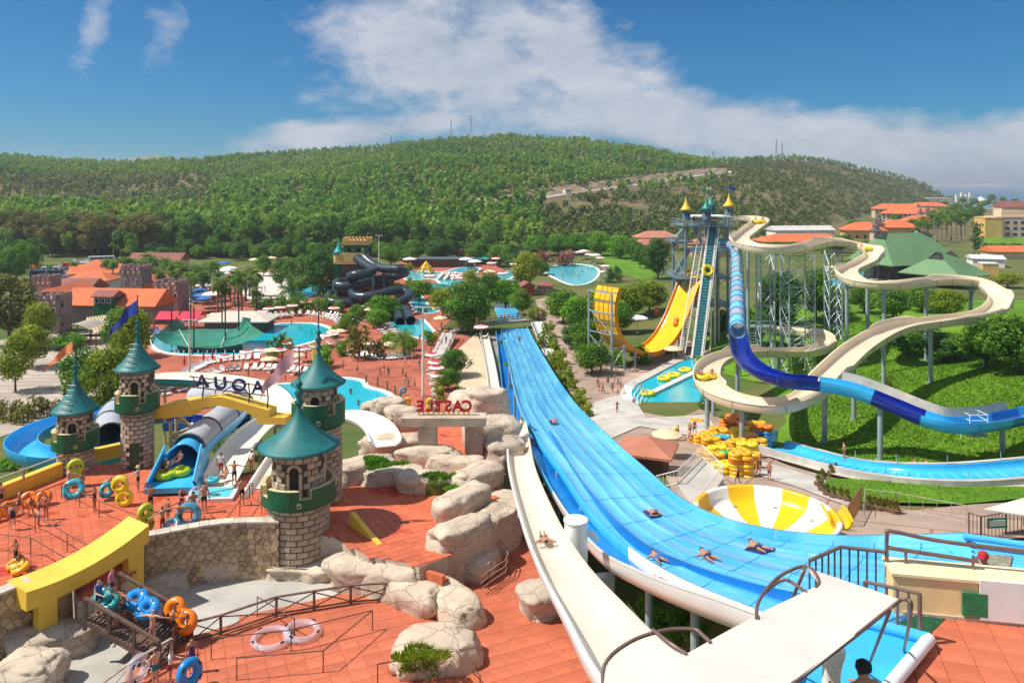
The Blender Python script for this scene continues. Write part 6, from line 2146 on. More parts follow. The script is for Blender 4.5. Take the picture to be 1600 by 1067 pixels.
# ---- steel slide tower with small turrets
TY=150.0; px2=lambda x,Y=TY:(x-800)/F*Y
zy=lambda y,Y=TY:H-(y-HY)/F*Y
t=thing('steel_tower','tall grey steel slide tower with decks and stairs, crowned by four little turrets','tower',(px2(1100),TY,0))
S_steel=mat('blue_grey_steel',(.17,.25,.30),.4,.15,1.5,metal=.2)
cols=[(1071,147),(1137,147),(1120,147),(1071,156),(1137,156),(1104,156),(1052,152),(1150,151)]
tops=[352,340,345,352,340,350,376,385]
for (x,Y),yt in zip(cols,tops):
    MB().tube([(px2(x,Y),Y,-.4),(px2(x,Y),Y,zy(yt,Y))],.24,8).build('column',S_steel,t)
decks=[(1060,1142,146,157,352),(1074,1140,146,157,392),(1050,1136,146,157,432),(1048,1082,149,156,378),(1074,1140,147,157,475)]
for x0,x1,Y0,Y1,y in decks:
    z=zy(y); a,b=px2(x0),px2(x1)
    MB().box(((a+b)/2,(Y0+Y1)/2,z),(b-a,Y1-Y0,.22)).build('deck',S_steel,t)
    for q_ in (.55,1.1):MB().tube([(a,Y0,z+q_),(b,Y0,z+q_),(b,Y1,z+q_),(a,Y1,z+q_)],.045,5,True).build('rail',M_post,t)
    mb=MB(); n=int((b-a)/.35)
    for k in range(n+1):mb.tube([(a+(b-a)*k/n,Y0,z),(a+(b-a)*k/n,Y0,z+1.1)],.025,4,caps=False)
    tag(mb.build('baluster',M_post,t),kind='stuff')
for (x0,y0),(x1,y1),Y in (((1052,378),(1075,352),148.5),((1075,392),(1052,432),149),((1080,352),(1098,392),148),((1052,432),(1080,475),149),((1080,475),(1052,520),149)):
    a,b=Vector((px2(x0),Y,zy(y0))),Vector((px2(x1),Y,zy(y1))); n=12
    for sg in (-.6,.6):MB().beam(a+Vector((0,sg,0)),b+Vector((0,sg,0)),.08,.3).build('stringer',S_steel,t); MB().tube([a+Vector((0,sg,1)),b+Vector((0,sg,1))],.05,5).build('rail',M_post,t)
    mb=MB()
    for k in range(n):mb.box(a.lerp(b,(k+.5)/n),(.35,1.2,.06))
    tag(mb.build('tread',S_steel,t),kind='stuff')
for (x0,Ya),(x1,Yb_) in (((1071,147),(1137,147)),((1137,147),(1137,156)),((1071,147),(1071,156)),((1052,150),(1071,147))):
    for y0,y1 in ((545,480),(480,432),(432,392)):
        MB().tube([(px2(x0,Ya),Ya,zy(y0)),(px2(x1,Yb_),Yb_,zy(y1))],.08,5).build('brace',M_post,t)
        MB().tube([(px2(x1,Yb_),Yb_,zy(y0)),(px2(x0,Ya),Ya,zy(y1))],.08,5).build('brace',M_post,t)
MB().box((px2(1108),151,zy(338)),(px2(1136)-px2(1080),8,.25)).build('canopy',M_white,t)
B_blue=brickmat('blue_grey_brick',(.13,.21,.27),(.20,.29,.35),(.05,.07,.09),1.2)
Y_roof=mat('yellow_roof',(.80,.50,.01),.45,.1,2); G_roof=mat('sea_green_roof',(.006,.20,.15),.45,.1,2)
F_white=mat('white_flag',(.7,.68,.64),.75,.1,3); F_green=mat('green_flag',(.05,.30,.06),.75,.1,3)
for lb_,x,Y,yb,yd,ya,rm,fm in (('left',1072,147,345,329,309,Y_roof,F_pink),('front',1104,146.5,343,328,310,G_roof,F_green),('back',1111,157,335,322,306,G_roof,F_white),('right',1139,149,339,323,305,Y_roof,F_blue)):
    c=(px2(x,Y),Y,0); z0,z1,z2=zy(yb,Y),zy(yd,Y),zy(ya,Y)
    d=MB().cyl((c[0],c[1],z0),.82,z1-z0,16).build('little_turret',B_blue,t)
    MB().lathe((c[0],c[1],z0),[(.85,0),(.5,-.7),(.05,-1.3)],16).build('corbel',W_yellow if rm is Y_roof else B_blue,d)
    MB().lathe((c[0],c[1],z1),[(.7,0),(1.25,.02),(.85,.45),(.45,1.1),(.2,1.8),(.08,z2-z1),(.02,z2-z1+.5)],20).build('cone_roof',rm,d)
    MB().tube([(c[0],c[1],z2),(c[0],c[1],z2+1.9)],.035,5).build('flagpole',M_post,d)
    sg=1 if fm is F_blue else -1
    flag_mesh([Vector((c[0],c[1],z2+1.85)),Vector((c[0]+sg*.6,c[1],z2+1.7)),Vector((c[0]+sg*1.2,c[1],z2+1.4))],[.8,.75,.6] if sg>0 else [.7,.4,.1],.06).build('flag',fm,d)
    for sx_ in (-.3,.3):MB().box((c[0]+sx_,c[1]-.80,(z0+z1)/2+.2),(.28,.12,.5)).build('window',M_dark,d)
# conveyor lift
ca,cb=PZ(1088,560,1.0),Vector((px2(1115,148.5),148.5,zy(346,148.5)))
lf=thing('conveyor_lift','steep white-railed conveyor lifting rings from the pool to the steel tower','conveyor',ca)
cd=(cb-ca).normalized(); cs=Vector((1,0,0)); cn=cs.cross(cd).normalized()
if cn.z<0:cn=-cn
MB().beam(ca,cb,1.25,.16,up=cn).build('belt',mat('belt_teal',(.05,.24,.27),.5,.15,1),lf)
mb=MB(); n=46
for k in range(n):mb.beam(ca.lerp(cb,(k+.5)/n)-cs*.6+cn*.1,ca.lerp(cb,(k+.5)/n)+cs*.6+cn*.1,.1,.08,up=cn)
tag(mb.build('cleat',mat('belt_cleat',(.02,.10,.12),.5),lf),kind='stuff')
for sg in (-1,1):
    MB().beam(ca+cs*sg*.85,cb+cs*sg*.85,.34,.35,up=cn).build('side_beam',M_white,lf)
    MB().tube([ca+cs*sg*1.05+cn*1.0,cb+cs*sg*1.05+cn*1.0],.05,5).build('rail',M_white,lf)
    mb=MB()
    for k in range(15):q_=ca.lerp(cb,k/14)+cs*sg*1.05; mb.tube([q_,q_+cn*1.0],.04,4)
    tag(mb.build('post',M_white,lf),kind='stuff')
sa,sb_=ca-cs*2.6+Vector((0,.2,.6)),cb-cs*2.0
for sg in (-.55,.55):MB().beam(sa+cs*sg,sb_+cs*sg,.14,.3,up=cn).build('ladder_side',M_white,lf)
mb=MB(); n=60
for k in range(n):mb.box(sa.lerp(sb_,(k+.5)/n),(1.1,.32,.06))
tag(mb.build('ladder_tread',M_offwhite,lf),kind='stuff')
for k in (.35,.6,.85):
    q_=ca.lerp(cb,k)
    for sg in (-1,1.6):MB().tube([(q_.x+sg,q_.y+.6,0),(q_.x+sg,q_.y+.3,q_.z-.2)],.22,8).build('leg',M_offwhite,lf)
    MB().beam((q_.x-2.8,q_.y+.2,q_.z-.3),(q_.x+1.8,q_.y+.2,q_.z-.3),.15).build('cross_beam',M_white,lf)
# steps of the blue slide
p=G(1172,560); t=thing('steel_stair','short grey steel stair beside the blue tube slide','stairs',p)
for k in range(12):MB().box(p+Vector((.2,-1.5+.3*k,.3+.42*k)),(2.2,.34,.08)).build('tread',M_grey,t)
for sg in (-1.1,1.1):MB().beam(p+Vector((.2+sg,-1.6,.1)),p+Vector((.2+sg,2.0,5.2)),.1,.35).build('stringer',M_grey,t)
MB().box(p+Vector((2.2,2.4,5.1)),(6,2.4,.15)).build('landing',M_grey,t)
for x in (.4,4.8):MB().tube([p+Vector((x,1.4,-.3)),p+Vector((x,1.4,6.2))],.12,6).build('post',M_post,t)
MB().tube([p+Vector((-.6,1.3,6.2)),p+Vector((5.2,1.3,6.2))],.06,5).build('rail',M_post,t)

# ---- hotel on the right
building('long three-storey hotel block with a bright orange roof below the bare hill',1425,349,46,16,8,-.42,W_cream,'hip',T_orange,1.2,5,(3,14,1.6,2.6,'f',1.6,1.6),name='hotel')
building('second orange-roofed hotel block behind the first',1405,341,44,16,9,-.25,W_cream,'hip',T_orange,1.2,5,(3,12,1.6,2.6,'f',1.5,1.6),name='hotel')
building('near orange-roofed hotel wing left of the hotel tower',1352,376,22,14,6.0,-.2,W_yellow,'hip',T_orange,1.2,4.5,(1,5,2.2,2.6,'f',1.6,1.8),name='hotel')
building('near orange-roofed hotel wing right of the hotel tower',1408,372,22,16,6.4,-.1,W_yellow,'hip',T_orange,1.2,4.5,(1,5,2.2,2.6,'f',1.6,1.8),name='hotel')
building('orange hotel roof in front of the palms',1445,358,24,14,6,-.1,W_cream,'hip',T_orange,1.2,4,(1,5,2.4,2.6,'f',1.5,1.7),name='hotel')
building('far orange hotel roof next to the hill end',1455,333,40,18,8,-.1,W_cream,'hip',T_orange,1.2,4.5,None,name='hotel')
for lb_,x,yb,h,w in (('left square hotel tower with a dark pointed roof',1372,385,13,4.6),('hotel tower with a dark pointed roof just behind the left one',1376,374,14,4.6),('middle hotel tower with a dark pointed roof among the orange roofs',1441,357,14,5),('right hotel tower with a dark pointed roof among the orange roofs',1452,350,14,5),('far hotel tower with a dark pointed roof',1437,348,15,5)):
    t_,c_=building(lb_,x,yb,w,w,h-5,0,W_pink,'pyr',mat('slate_roof',(.12,.075,.075),.7,.15,1),.7,2.0,(1,1,h-7,2,'f',1.2,1.6),name='hotel_tower')
    MB().box(c_+Vector((0,0,h-3.6)),(w*.55,w*.55,2.2)).build('lantern',W_pink,t_)
    MB().lathe((c_.x,c_.y,c_.z+h-2.5),[(w*.5,0),(w*.22,1.6),(.05,4.4)],8,smooth=False).build('spire',MATS['slate_roof'],t_)
building('low building with orange and white roofs behind the first raft bend',1262,392,42,16,4.5,.05,W_cream,'hip',T_orange,1.0,3.5,(1,9,2,2,'f',1.6,1.4),name='lodge')
building('flat pale roof behind the orange lodge',1258,376,36,12,6,.12,W_white,'gable',mat('pale_roof',(.55,.53,.50),.8,.1,.5),.8,2.4,None,name='lodge')
building('ochre and terracotta villa left of the steel tower',1030,392,20,11,6.5,.06,W_yellow,'hip',T_pink,1,3.0,(1,5,3,2,'f',1,1.2),name='villa')
building('lower terracotta roof in front of the ochre villa',1012,396,12,7,4,.1,W_pink,'hip',T_pink,1,2.6,None,name='villa')
building('ochre villa behind the steel tower',1110,402,16,9,6,0,W_yellow,'hip',T_pink,.8,2.5,(1,4,2.6,2,'f',1,1.2),name='villa')
t,c=building('pink hotel block with three rows of windows, at the right edge',1592,372,26,14,12.5,-.12,W_pink,'flat',W_pink,.5,None,(3,6,2.2,3.6,'f',2.4,1.9),name='hotel')
MB().box(c+Vector((-1,1,14.5)),(14,8,4),-.12).build('penthouse',W_cream,t)
building('plain ochre gable of the pink hotel',1553,372,10,14,12,-.12,W_yellow,'flat',W_yellow,.4,None,None,name='hotel_wing')
building('brown pitched roof behind the pink hotel',1588,350,24,12,14,.0,W_cream,'gable',T_brown,.5,5,None,name='hotel')
# green-roofed pavilion
p=G(1470,452); t=thing('green_pavilion','large pavilion with broad moss-green hip roofs beside the hotel pool','pavilion',p)


def hiproof(c,w,d,z,rh,rz,nm='roof',m=T_green):
    mm=Matrix.Rotation(rz,3,'Z'); P=lambda x,y,z_:Vector(c)+mm @ Vector((x,y,0))+Vector((0,0,z_))
    W2,D2=w/2,d/2; e=[P(-W2,-D2,z),P(W2,-D2,z),P(W2,D2,z),P(-W2,D2,z)]; rg=[P(-W2+D2*.55,0,z+rh),P(W2-D2*.55,0,z+rh)]
    mb=MB(); mb.add(e+rg,[(0,1,5,4),(2,3,4,5),(1,2,5),(3,0,4)],False); mb.add([q_-Vector((0,0,.3)) for q_ in e]+e,[(3,2,1,0),(0,1,5,4),(1,2,6,5),(2,3,7,6),(3,0,4,7)],False)
    r_=mb.build(nm,m,t)
    a,b=rg[0],rg[1]
    for q_,o_ in ((a,-1),(b,1)):
        ga=MB()
        dv_=(b-a).normalized()*o_; sd=Vector((-dv_.y,dv_.x,0)); f0=q_+dv_*.6
        ga.add([f0+sd*2.2-Vector((0,0,1.5))+dv_*.9,f0-sd*2.2-Vector((0,0,1.5))+dv_*.9,f0+Vector((0,0,.4))+dv_*.5],[(0,1,2)],False)
        ga.add([f0+sd*2.6-Vector((0,0,1.6))+dv_*1.1,f0+Vector((0,0,.75))+dv_*.8,q_-dv_*2+Vector((0,0,.25))],[(0,1,2)],False)
        ga.add([f0-sd*2.6-Vector((0,0,1.6))+dv_*1.1,f0+Vector((0,0,.75))+dv_*.8,q_-dv_*2+Vector((0,0,.25))],[(2,1,0)],False)
        ga.build('gablet',mat('dark_gablet',(.045,.05,.04),.8),t)


hiproof(p+Vector((6,9,0)),17,20,3.8,6.2,.55)
hiproof(p+Vector((4.5,31,0)),30,22,5.4,9.8,.30)
hiproof(p+Vector((17,46,0)),20,14,5.4,9.6,1.2)
for k in range(9):
    for a in (0,1):
        q_=p+Vector((-9+k*3.4,21+a*10,0)); MB().tube([q_-Vector((0,0,.5)),q_+Vector((0,0,5.5))],.2,6).build('post',M_brown,t)
MB().box(p+Vector((6,12,1.4)),(9,10,3.6),.62).build('wall',M_brown,t)
MB().box(p+Vector((4,30,1.6)),(14,10,4.6),.3).build('wall',M_brown,t)
building('pale flat-roofed pool bar left of the green pavilion',1396,412,12,7,3.2,-.05,W_yellow,'flat',M_offwhite,2.0,None,(1,4,1.6,2,'f',1.5,1.3),name='pool_bar')
p=G(1365,432); t=thing('pool_island','stepped stone island standing in the hotel pool','pool island',p)
for k in range(5):MB().cyl(p+Vector((0,0,k*.8)),2.6-.38*k,.82,18,2.4-.36*k).build('tier',M_gate,t)
building('long orange roof low behind the green pavilion',1590,405,20,10,3.2,0,W_cream,'gable',T_orange,.8,2.4,None,name='shed')
building('white corrugated shed right of the green pavilion',1545,418,11,9,3.4,-.3,W_white,'gable',mat('corrugated_white',(.66,.65,.63),.5,.1,1),.5,1.2,None,name='shed')
building('small ochre plant room right of the green pavilion',1548,432,5,4,4.2,-.2,W_yellow,'flat',W_white,.3,None,None,name='plant_room')
# coast
building('white beach hotel at the foot of the headland',1478,318,60,18,9,0,W_white,'flat',W_white,0,None,(2,12,3,4,'f',2.4,2),name='hotel')
building('white beach tent roof by the shore',1536,317,14,14,3,0,W_white,'pyr',M_white,1,9,None,name='beach_tent')
for k,x in enumerate((1495,1503,1511,1516)):
    building('slim white mast-like block on the shore',x,319,3,3,15+(k%2)*3,0,W_white,'flat',W_white,0,None,None,name='shore_block')['group'] if False else None
for k,x in enumerate((1496,1504,1511,1517)):
    t_,_=building('slim white upright block standing on the shore',x,319,4,4,16+(k%2)*3,0,W_white,'flat',W_white,0,None,None,name='shore_block'); t_['group']='white upright blocks on the shore'


def on_hill(px,py):
    """hill spot whose surface is seen at a pixel"""
    return G(px,py)


p=on_hill(1356,262)
t,c=building('white terraced villa near the crest of the bare hill',1352,263,26,14,8,0,W_white,'flat',W_white,.5,None,(2,6,2.4,3.6,'f',2.2,1.8),name='villa')
t,c=building('red-roofed villa beside the white one on the crest',1342,258,14,10,6,0,W_white,'hip',T_orange,.8,3,None,name='villa')
t,c=building('lower white villa stepping down from the crest',1372,268,16,10,6,0,W_white,'flat',W_white,.5,None,(1,4,2.4,3,'f',2,1.8),name='villa')
building('tiny white hut on the bare hill',1301,250,6,5,4,0,W_white,'gable',M_white,.3,1.5,None,name='hut')
for lb_,x,yb,yt in (('thin lattice radio mast on the hill crest',705,216,188),('tall cross-armed power pylon on the hill crest',736,212,180),('radio mast on the crest left of the pylon',611,231,212),('radio mast on the right hill',1213,246,217),('shorter radio mast on the right hill',1222,247,223),('faint mast on the saddle of the hills',1114,248,236)):
    p=G(x,yb) if G(x,yb).y<3000 else PY(x,yb,1000)
    if p.y>2000:p=PY(x,yb,1000)
    s_=F/p.y; h=(yb-yt)/s_+4; t=thing('radio_mast' if 'power' not in lb_ else 'power_pylon',lb_,'mast',p-Vector((0,0,4)))
    w=1.6
    for sx_ in (-1,1):
        for sy_ in (-1,1):MB().tube([p+Vector((sx_*w,sy_*w,-4)),p+Vector((sx_*.2,sy_*.2,h-4))],.22,4).build('leg',M_post,t)
    for k in range(6):
        f0,f1=k/6,(k+1)/6; MB().tube([p+Vector((-w*(1-f0),-w*(1-f0),h*f0-4)),p+Vector((w*(1-f1),-w*(1-f1),h*f1-4))],.14,4).build('brace',M_post,t)
    if 'power' in lb_:
        for f in (.8,.93):MB().beam(p+Vector((-4.5,0,h*f-4)),p+Vector((4.5,0,h*f-4)),.4).build('crossarm',M_post,t)

# ---- little buildings in the park
t,c=building('small red timber hut at the top of the paved path',851,461,4.4,4,2.8,-.1,mat('red_timber',(.45,.025,.018),.7,.15,3),'hip',T_brown,.5,1.0,(2,3,.9,1.1,'f',.9,.6),name='hut')
t,c=building('red hut half hidden by the yellow-green tree',826,462,3.6,4,2.8,.3,MATS['red_timber'],'gable',T_brown,.4,1.2,None,name='hut')
building('brown pavilion roof among the shrubs behind the half-pipe',976,470,5.5,5,2.6,.2,M_brown,'hip',T_brown,.7,1.0,None,name='hut',Y=204,z=0)
building('flat dark shelter behind the activity pool',690,418,24,6,3.0,0,M_brown,'flat',mat('slate_shelter',(.10,.13,.15),.7,.1),1.4,None,None,name='shelter')
t,c=building('tile-roofed kiosk below the wide blue slide',1006,742,3.4,3.2,1.9,-.35,M_brown,'pyr',roofmat('kiosk_tiles',(.52,.20,.12),(.42,.15,.09),2.2),0.8,1.05,None,name='kiosk')
t,c=building('green shade roof beside the activity pool',757,414,9,6,2.4,0,M_brown,'hip',mat('sea_green_canvas',(.03,.30,.24),.7,.1),.8,1.5,None,name='shade')
t,c=building('green canvas shade next to the lazy river',668,461,10,6,2.0,-.35,M_brown,'hip',mat('dark_green_canvas',(.01,.17,.13),.7,.1),.6,1.2,None,name='shade')
# play climbing frame in the activity pool
p=G(666,427); t=thing('play_frame','yellow climbing frame standing in the activity pool','play frame',p)
for k in range(6):
    a=k*math.pi/3; MB().tube([p+Vector((3.2*math.cos(a),3.2*math.sin(a),-.1)),p+Vector((1.6*math.cos(a),1.6*math.sin(a),2.4)),p+Vector((0,0,4.2))],.28,6).build('leg',S_yellow,t)
MB().torus(p+Vector((0,0,2.3)),1.7,.25,14,6).build('ring',S_yellow,t)
p=G(702,436); t=thing('rock_slide_hill','pale rocky play hill with little slides in the activity pool','play hill',p)
rk=rock('x',705,436,0,(9,5,2.6),41,0,sub=3); rk.name='rock_body'
for k_ in list(rk.keys()):del rk[k_]
rk.parent=t; rk.location=rk.location-p
for k in range(3):sweep_parts(t,catmull([p+Vector((-2+2*k,.5,2.4)),p+Vector((-3+2.2*k,-2,1.0)),p+Vector((-4+2.6*k,-4.4,.3))],4),trough(.9,.35)[0],[M_offwhite],.8,4,nm='slide')
# ---- footbridge over the wide slide and the white ramp
bpts=catmull([PY(x,y,Y) for x,y,Y in [(693,521,166),(730,510,168),(775,503,170),(820,499,173),(848,496,176)]],8)
t=thing('footbridge','grey footbridge arching over the end of the wide blue slide','bridge',bpts[0])
mb=MB(); fr_=frames(bpts)
mb.grid([[p-s_*1.2,p+s_*1.2,p+s_*1.2-Vector((0,0,.45)),p-s_*1.2-Vector((0,0,.45))] for p,a,s_,u in fr_],False,True); mb.build('deck',mat('bridge_grey',(.28,.26,.24),.8,.15,1),t)
for sg in (-1,1):
    for q_ in (.55,1.1):MB().tube([p+s_*sg*1.15+Vector((0,0,q_)) for p,a,s_,u in fr_],.05,5).build('rail',M_brown,t)
    for p,a,s_,u in fr_[::3]:MB().tube([p+s_*sg*1.15,p+s_*sg*1.15+Vector((0,0,1.1))],.05,5).build('post',M_brown,t)
for p,a,s_,u in (fr_[1],fr_[9],fr_[-2]):MB().tube([(p.x,p.y,-.2),p-Vector((0,0,.4))],.35,8).build('pier',M_concrete,t)
ra,rb=PY(836,497,176),G(862,556,.1)
t=thing('ramp','white ramp with dark handrails beside the wide blue slide','ramp',rb)
sd=Vector((1.3,.1,0)); mb=MB(); lo=[ra-sd,ra+sd,rb+sd,rb-sd]
mb.add(lo+[p-Vector((0,0,.4)) for p in lo],[(3,2,1,0),(4,5,6,7),(0,1,5,4),(1,2,6,5),(2,3,7,6),(3,0,4,7)],False); mb.build('deck',M_white,t)
for sg in (-1,1):
    a,b=ra+sd*sg,rb+sd*sg
    for q_ in (.5,1.05):MB().tube([a+Vector((0,0,q_)),b+Vector((0,0,q_))],.06,5).build('handrail',M_brown,t)
    for k in range(8):p=a.lerp(b,k/7); MB().tube([p,p+Vector((0,0,1.05))],.05,5).build('post',M_brown,t)
wa,wb=PY(702,520,160),G(683,560,.1)
t=thing('ramp','grey ramp with handrails coming down left of the footbridge','ramp',wb)
sd=Vector((1.5,0,0)); lo=[wa-sd,wa+sd,wb+sd,wb-sd]
mb=MB(); mb.add(lo+[p-Vector((0,0,.4)) for p in lo],[(3,2,1,0),(4,5,6,7),(0,1,5,4),(1,2,6,5),(2,3,7,6),(3,0,4,7)],False); mb.build('deck',M_concrete,t)
for sg in (-1,1):
    a,b=wa+sd*sg,wb+sd*sg
    MB().tube([a+Vector((0,0,1)),b+Vector((0,0,1))],.07,5).build('handrail',M_brown,t)
    for k in range(7):p=a.lerp(b,k/6); MB().tube([p,p+Vector((0,0,1))],.05,5).build('post',M_brown,t)
sheet('landing_pool',[(771,479),(790,474),(808,478),(812,498),(778,500)],M_water2,.2,6)
mb=MB(); a,b,c_,d_=PZ(774,478,.3),PZ(806,478,.3),PZ(814,496,.4),PZ(778,497,.4)
t=thing('landing_lanes','pale blue landing lanes beyond the footbridge','pool',a)
for k in range(6):MB().prism([((a.lerp(b,k/6)).x,a.y),((a.lerp(b,(k+.9)/6)).x,b.y),((d_.lerp(c_,(k+.9)/6)).x,c_.y),((d_.lerp(c_,k/6)).x,d_.y)],0,.34).build('lane',S_pale,t)
# ---- lamp posts
for lb_,x,yb,yt,arm in (('tall pale lamp post on the red plaza',661,620,480,1),('pale floodlight pole by the ship shade',296,588,500,1),('floodlight pole behind the far slide castle',592,420,368,1),('slim pole left of the dark conifers',676,410,392,0),('slim pole in front of the dark conifers',690,410,390,0)):
    p=G(x,yb); s_=F/p.y; h=(yb-yt)/s_
    t=thing('lamp_post',lb_,'lamp post',p); MB().tube([p-Vector((0,0,.2)),p+Vector((0,0,h*.5)),p+Vector((0,0,h))],[.22,.18,.12],8).build('pole',M_offwhite if h>6 else M_post,t)
    if arm:
        MB().beam(p+Vector((-1.3,0,h)),p+Vector((1.3,0,h)),.14).build('crossarm',M_offwhite,t)
        for sx_ in (-1.1,1.1):MB().box(p+Vector((sx_,-.2,h-.25)),(.6,.4,.4)).build('lamp_head',M_grey,t)


# ---- vehicles
def vehicle(label,p,rz,L_,w,h,col,bus=True,cat='van',name='van',group=None):
    t=thing(name,label,cat,p,group,rz)
    def part(nm,mb,m,par=None):
        o=bpy.data.objects.new(nm,mb.mesh(nm,m)); COL.objects.link(o); o.parent=par or t; return o
    mb=MB()
    if bus:prof=[(-L_/2,.35),(L_/2,.35),(L_/2,h*.5),(L_/2-.25*h,h*.97),(-L_/2+.06,h),(-L_/2,h*.9)]
    else:prof=[(-L_/2,.3),(L_/2,.3),(L_/2,.75),(L_*.24,.92),(L_*.10,h),(-L_*.28,h),(-L_*.46,.95),(-L_/2,.8)]
    n=len(prof); mb.add([(x,-w/2,z) for x,z in prof]+[(x,w/2,z) for x,z in prof],[tuple(range(n)),tuple(range(2*n-1,n-1,-1))]+[((i+1)%n,i,n+i,n+(i+1)%n) for i in range(n)],False)
    body=part('body',mb,col)
    for sy in (-1,1):
        k=5 if bus and L_>7 else 3
        for i in range(k):
            x0=lerp(-L_*.44 if bus else -L_*.26,L_*.40 if bus else L_*.16,i/k); x1=lerp(-L_*.44 if bus else -L_*.26,L_*.40 if bus else L_*.16,(i+.9)/k)
            part('window',MB().box(((x0+x1)/2,sy*(w/2+.005),h*(.72 if bus else .78)),(x1-x0,.05,h*(.30 if bus else .22))),M_win)
        for x in (-L_*.32,L_*.32):part('wheel',MB().tube([(x,sy*(w/2-.12),.36),(x,sy*(w/2+.03),.36)],.36,12),M_dkgrey)
    part('windscreen',MB().box((L_/2-(.12*h if bus else L_*.33),0,h*.74),(.06,w*.85,h*.34),rot=Matrix.Rotation(-.3 if bus else -.7,3,'Y')),M_win)
    return t


def on_road(px):
    i=min(range(len(road_pts)),key=lambda k:abs(800+F*road_pts[k].x/road_pts[k].y-px)); a,b=road_pts[max(0,i-1)],road_pts[min(len(road_pts)-1,i+1)]
    return road_pts[i]+Vector((0,0,1.42)),math.atan2((b-a).y,(b-a).x)


C_white=mat('car_white',(.72,.73,.74),.3,.05,1); C_silver=mat('car_silver',(.45,.48,.52),.3,.05,1); C_dark=mat('car_dark',(.04,.045,.055),.3,.1,1); C_red=mat('car_red',(.30,.02,.02),.3,.1,1); C_blue=mat('car_blue',(.03,.10,.22),.3,.1,1)
p,a=on_road(883); vehicle('white minibus on the hill road, left of the other minibus',p,a,8.5,2.4,3.0,C_white,True,'minibus','minibus')
p,a=on_road(982); vehicle('white minibus higher up the hill road',p,a,9,2.4,3.1,C_white,True,'minibus','minibus')
p,a=on_road(757); vehicle('small silver car on the left stretch of the hill road',p,a,4.6,1.8,1.6,C_silver,False,'car','car')
p,a=on_road(1145); vehicle('pale car at the upper bend of the hill road',p,a,5.5,2,1.9,C_white,False,'car','car')
p,a=on_road(842); 
sheet('parking_lot',[(55,447),(135,440),(165,415),(180,404),(135,405),(60,424)],mat('parking_asphalt',(.22,.20,.19),.9,.15,.3),.06,14)
for k,(x,y,rz,col,kind) in enumerate([(74,436,.3,C_blue,'b'),(90,430,.3,C_white,'b'),(104,437,.2,C_silver,'c'),(112,432,.2,C_red,'c'),(98,441,.2,C_dark,'c'),(121,423,.4,C_white,'b'),(132,421,.4,C_dark,'c'),(150,411,.5,C_silver,'c'),(160,412,.5,C_white,'b'),(172,408,.5,C_white,'c'),(66,441,.3,C_white,'c')]):
    nm={'b':'coach','c':'car'}[kind]; cn_={C_blue:'blue',C_white:'white',C_silver:'silver',C_red:'red',C_dark:'dark'}[col]
    pos=['at the near left corner','second from the left','in the near row','next to the silver one','nearest the restaurant','in the middle of the lot','under the far flags','in the far row','below the two far flags','at the far end','at the left edge'][k]
    vehicle(f'{cn_} {nm} parked behind the restaurant, {pos}',G(x,y,.05),rz,10 if kind=='b' else 4.5,2.5 if kind=='b' else 1.8,3.1 if kind=='b' else 1.5,col,kind=='b',nm,nm)
for k,(x,yb,yt,m,lb_) in enumerate([(47,437,413,F_orange,'orange and blue'),(72,437,413,F_green,'green'),(81,436,420,F_pink,'faded pink'),(91,433,413,F_white,'white'),(97,433,410,M_red,'red, leftmost red'),(103,432,410,M_red,'red, middle red'),(108,431,410,M_red,'red, rightmost red'),(113,437,405,F_white,'white on the tallest pole'),(177,404,386,M_red,'red and white on the far wall'),(188,404,388,F_lime,'pale green on the far wall')]):
    p=G(x,yb); s_=F/p.y; h=(yb-yt)/s_; t=thing('flag',f'{lb_} flag on a pole behind the restaurant','flag',p)
    MB().tube([p,p+Vector((0,0,h))],.09,5).build('flagpole',M_offwhite,t)
    flag_mesh([p+Vector((0,0,h)),p+Vector((1.0,0,h-.15)),p+Vector((2.1,0,h-.3))],[1.5,1.4,1.3],.12,k).build('cloth',m,t)
# ================================================================ right-hand deck: canopy, start tub, wall, fences
ZD=22.5
M_canvas=mat('canopy_canvas',(.60,.555,.50),.8,.07,.5,.12,1.2)
M_pipe=mat('mauve_pipe',(.22,.135,.115),.4,.15,3,metal=.3)
M_astro=mat('green_matting',(.004,.075,.025),.9,.25,6,.3)
floor('deck',[(1380,990),(1440,964),(1475,968),(1620,979),(1700,985),(1700,1160),(1290,1160)],ZD,.62,R(-17),M_tile2,18.5)
D=lambda x,y,z=ZD:PZ(x,y,z)
ZC=25.3
cp=[D(x,y,ZC) for x,y in [(1262,886),(1330,909),(1408,936),(1330,998),(1236,1070),(1180,1112),(925,1112),(948,1042),(1024,991),(1072,1019),(1140,983),(1200,952),(1283,912)]]
t=thing('canopy','off-white canvas canopy on bent pipes over the slide start','canopy',D(1200,1060))
pl=[(p.x,p.y) for p in cp]; n=len(pl)
v,e,f,*_=delaunay_2d_cdt([Vector(p) for p in pl]+[Vector((x,y)) for x in np.arange(.6,6.6,.3) for y in np.arange(9.6,13.6,.3) if inside_poly(pl,x,y)],[(i,(i+1)%n) for i in range(n)],[tuple(range(n))],1,1e-4)
cz=lambda p:ZC+.05*mnoise.noise(Vector((p.x*1.3,p.y*1.3,2)))+.03*mnoise.noise(Vector((p.x*4,p.y*4,5)))
mb=MB(); mb.add([(p.x,p.y,cz(p)) for p in v],[tuple(q_) for q_ in f],True); mb.add([(p.x,p.y,cz(p)-.04) for p in v],[tuple(q_)[::-1] for q_ in f],True)
mb.build('canvas',M_canvas,t)
edge=[(1408,936),(1330,998),(1236,1070),(1180,1112)]
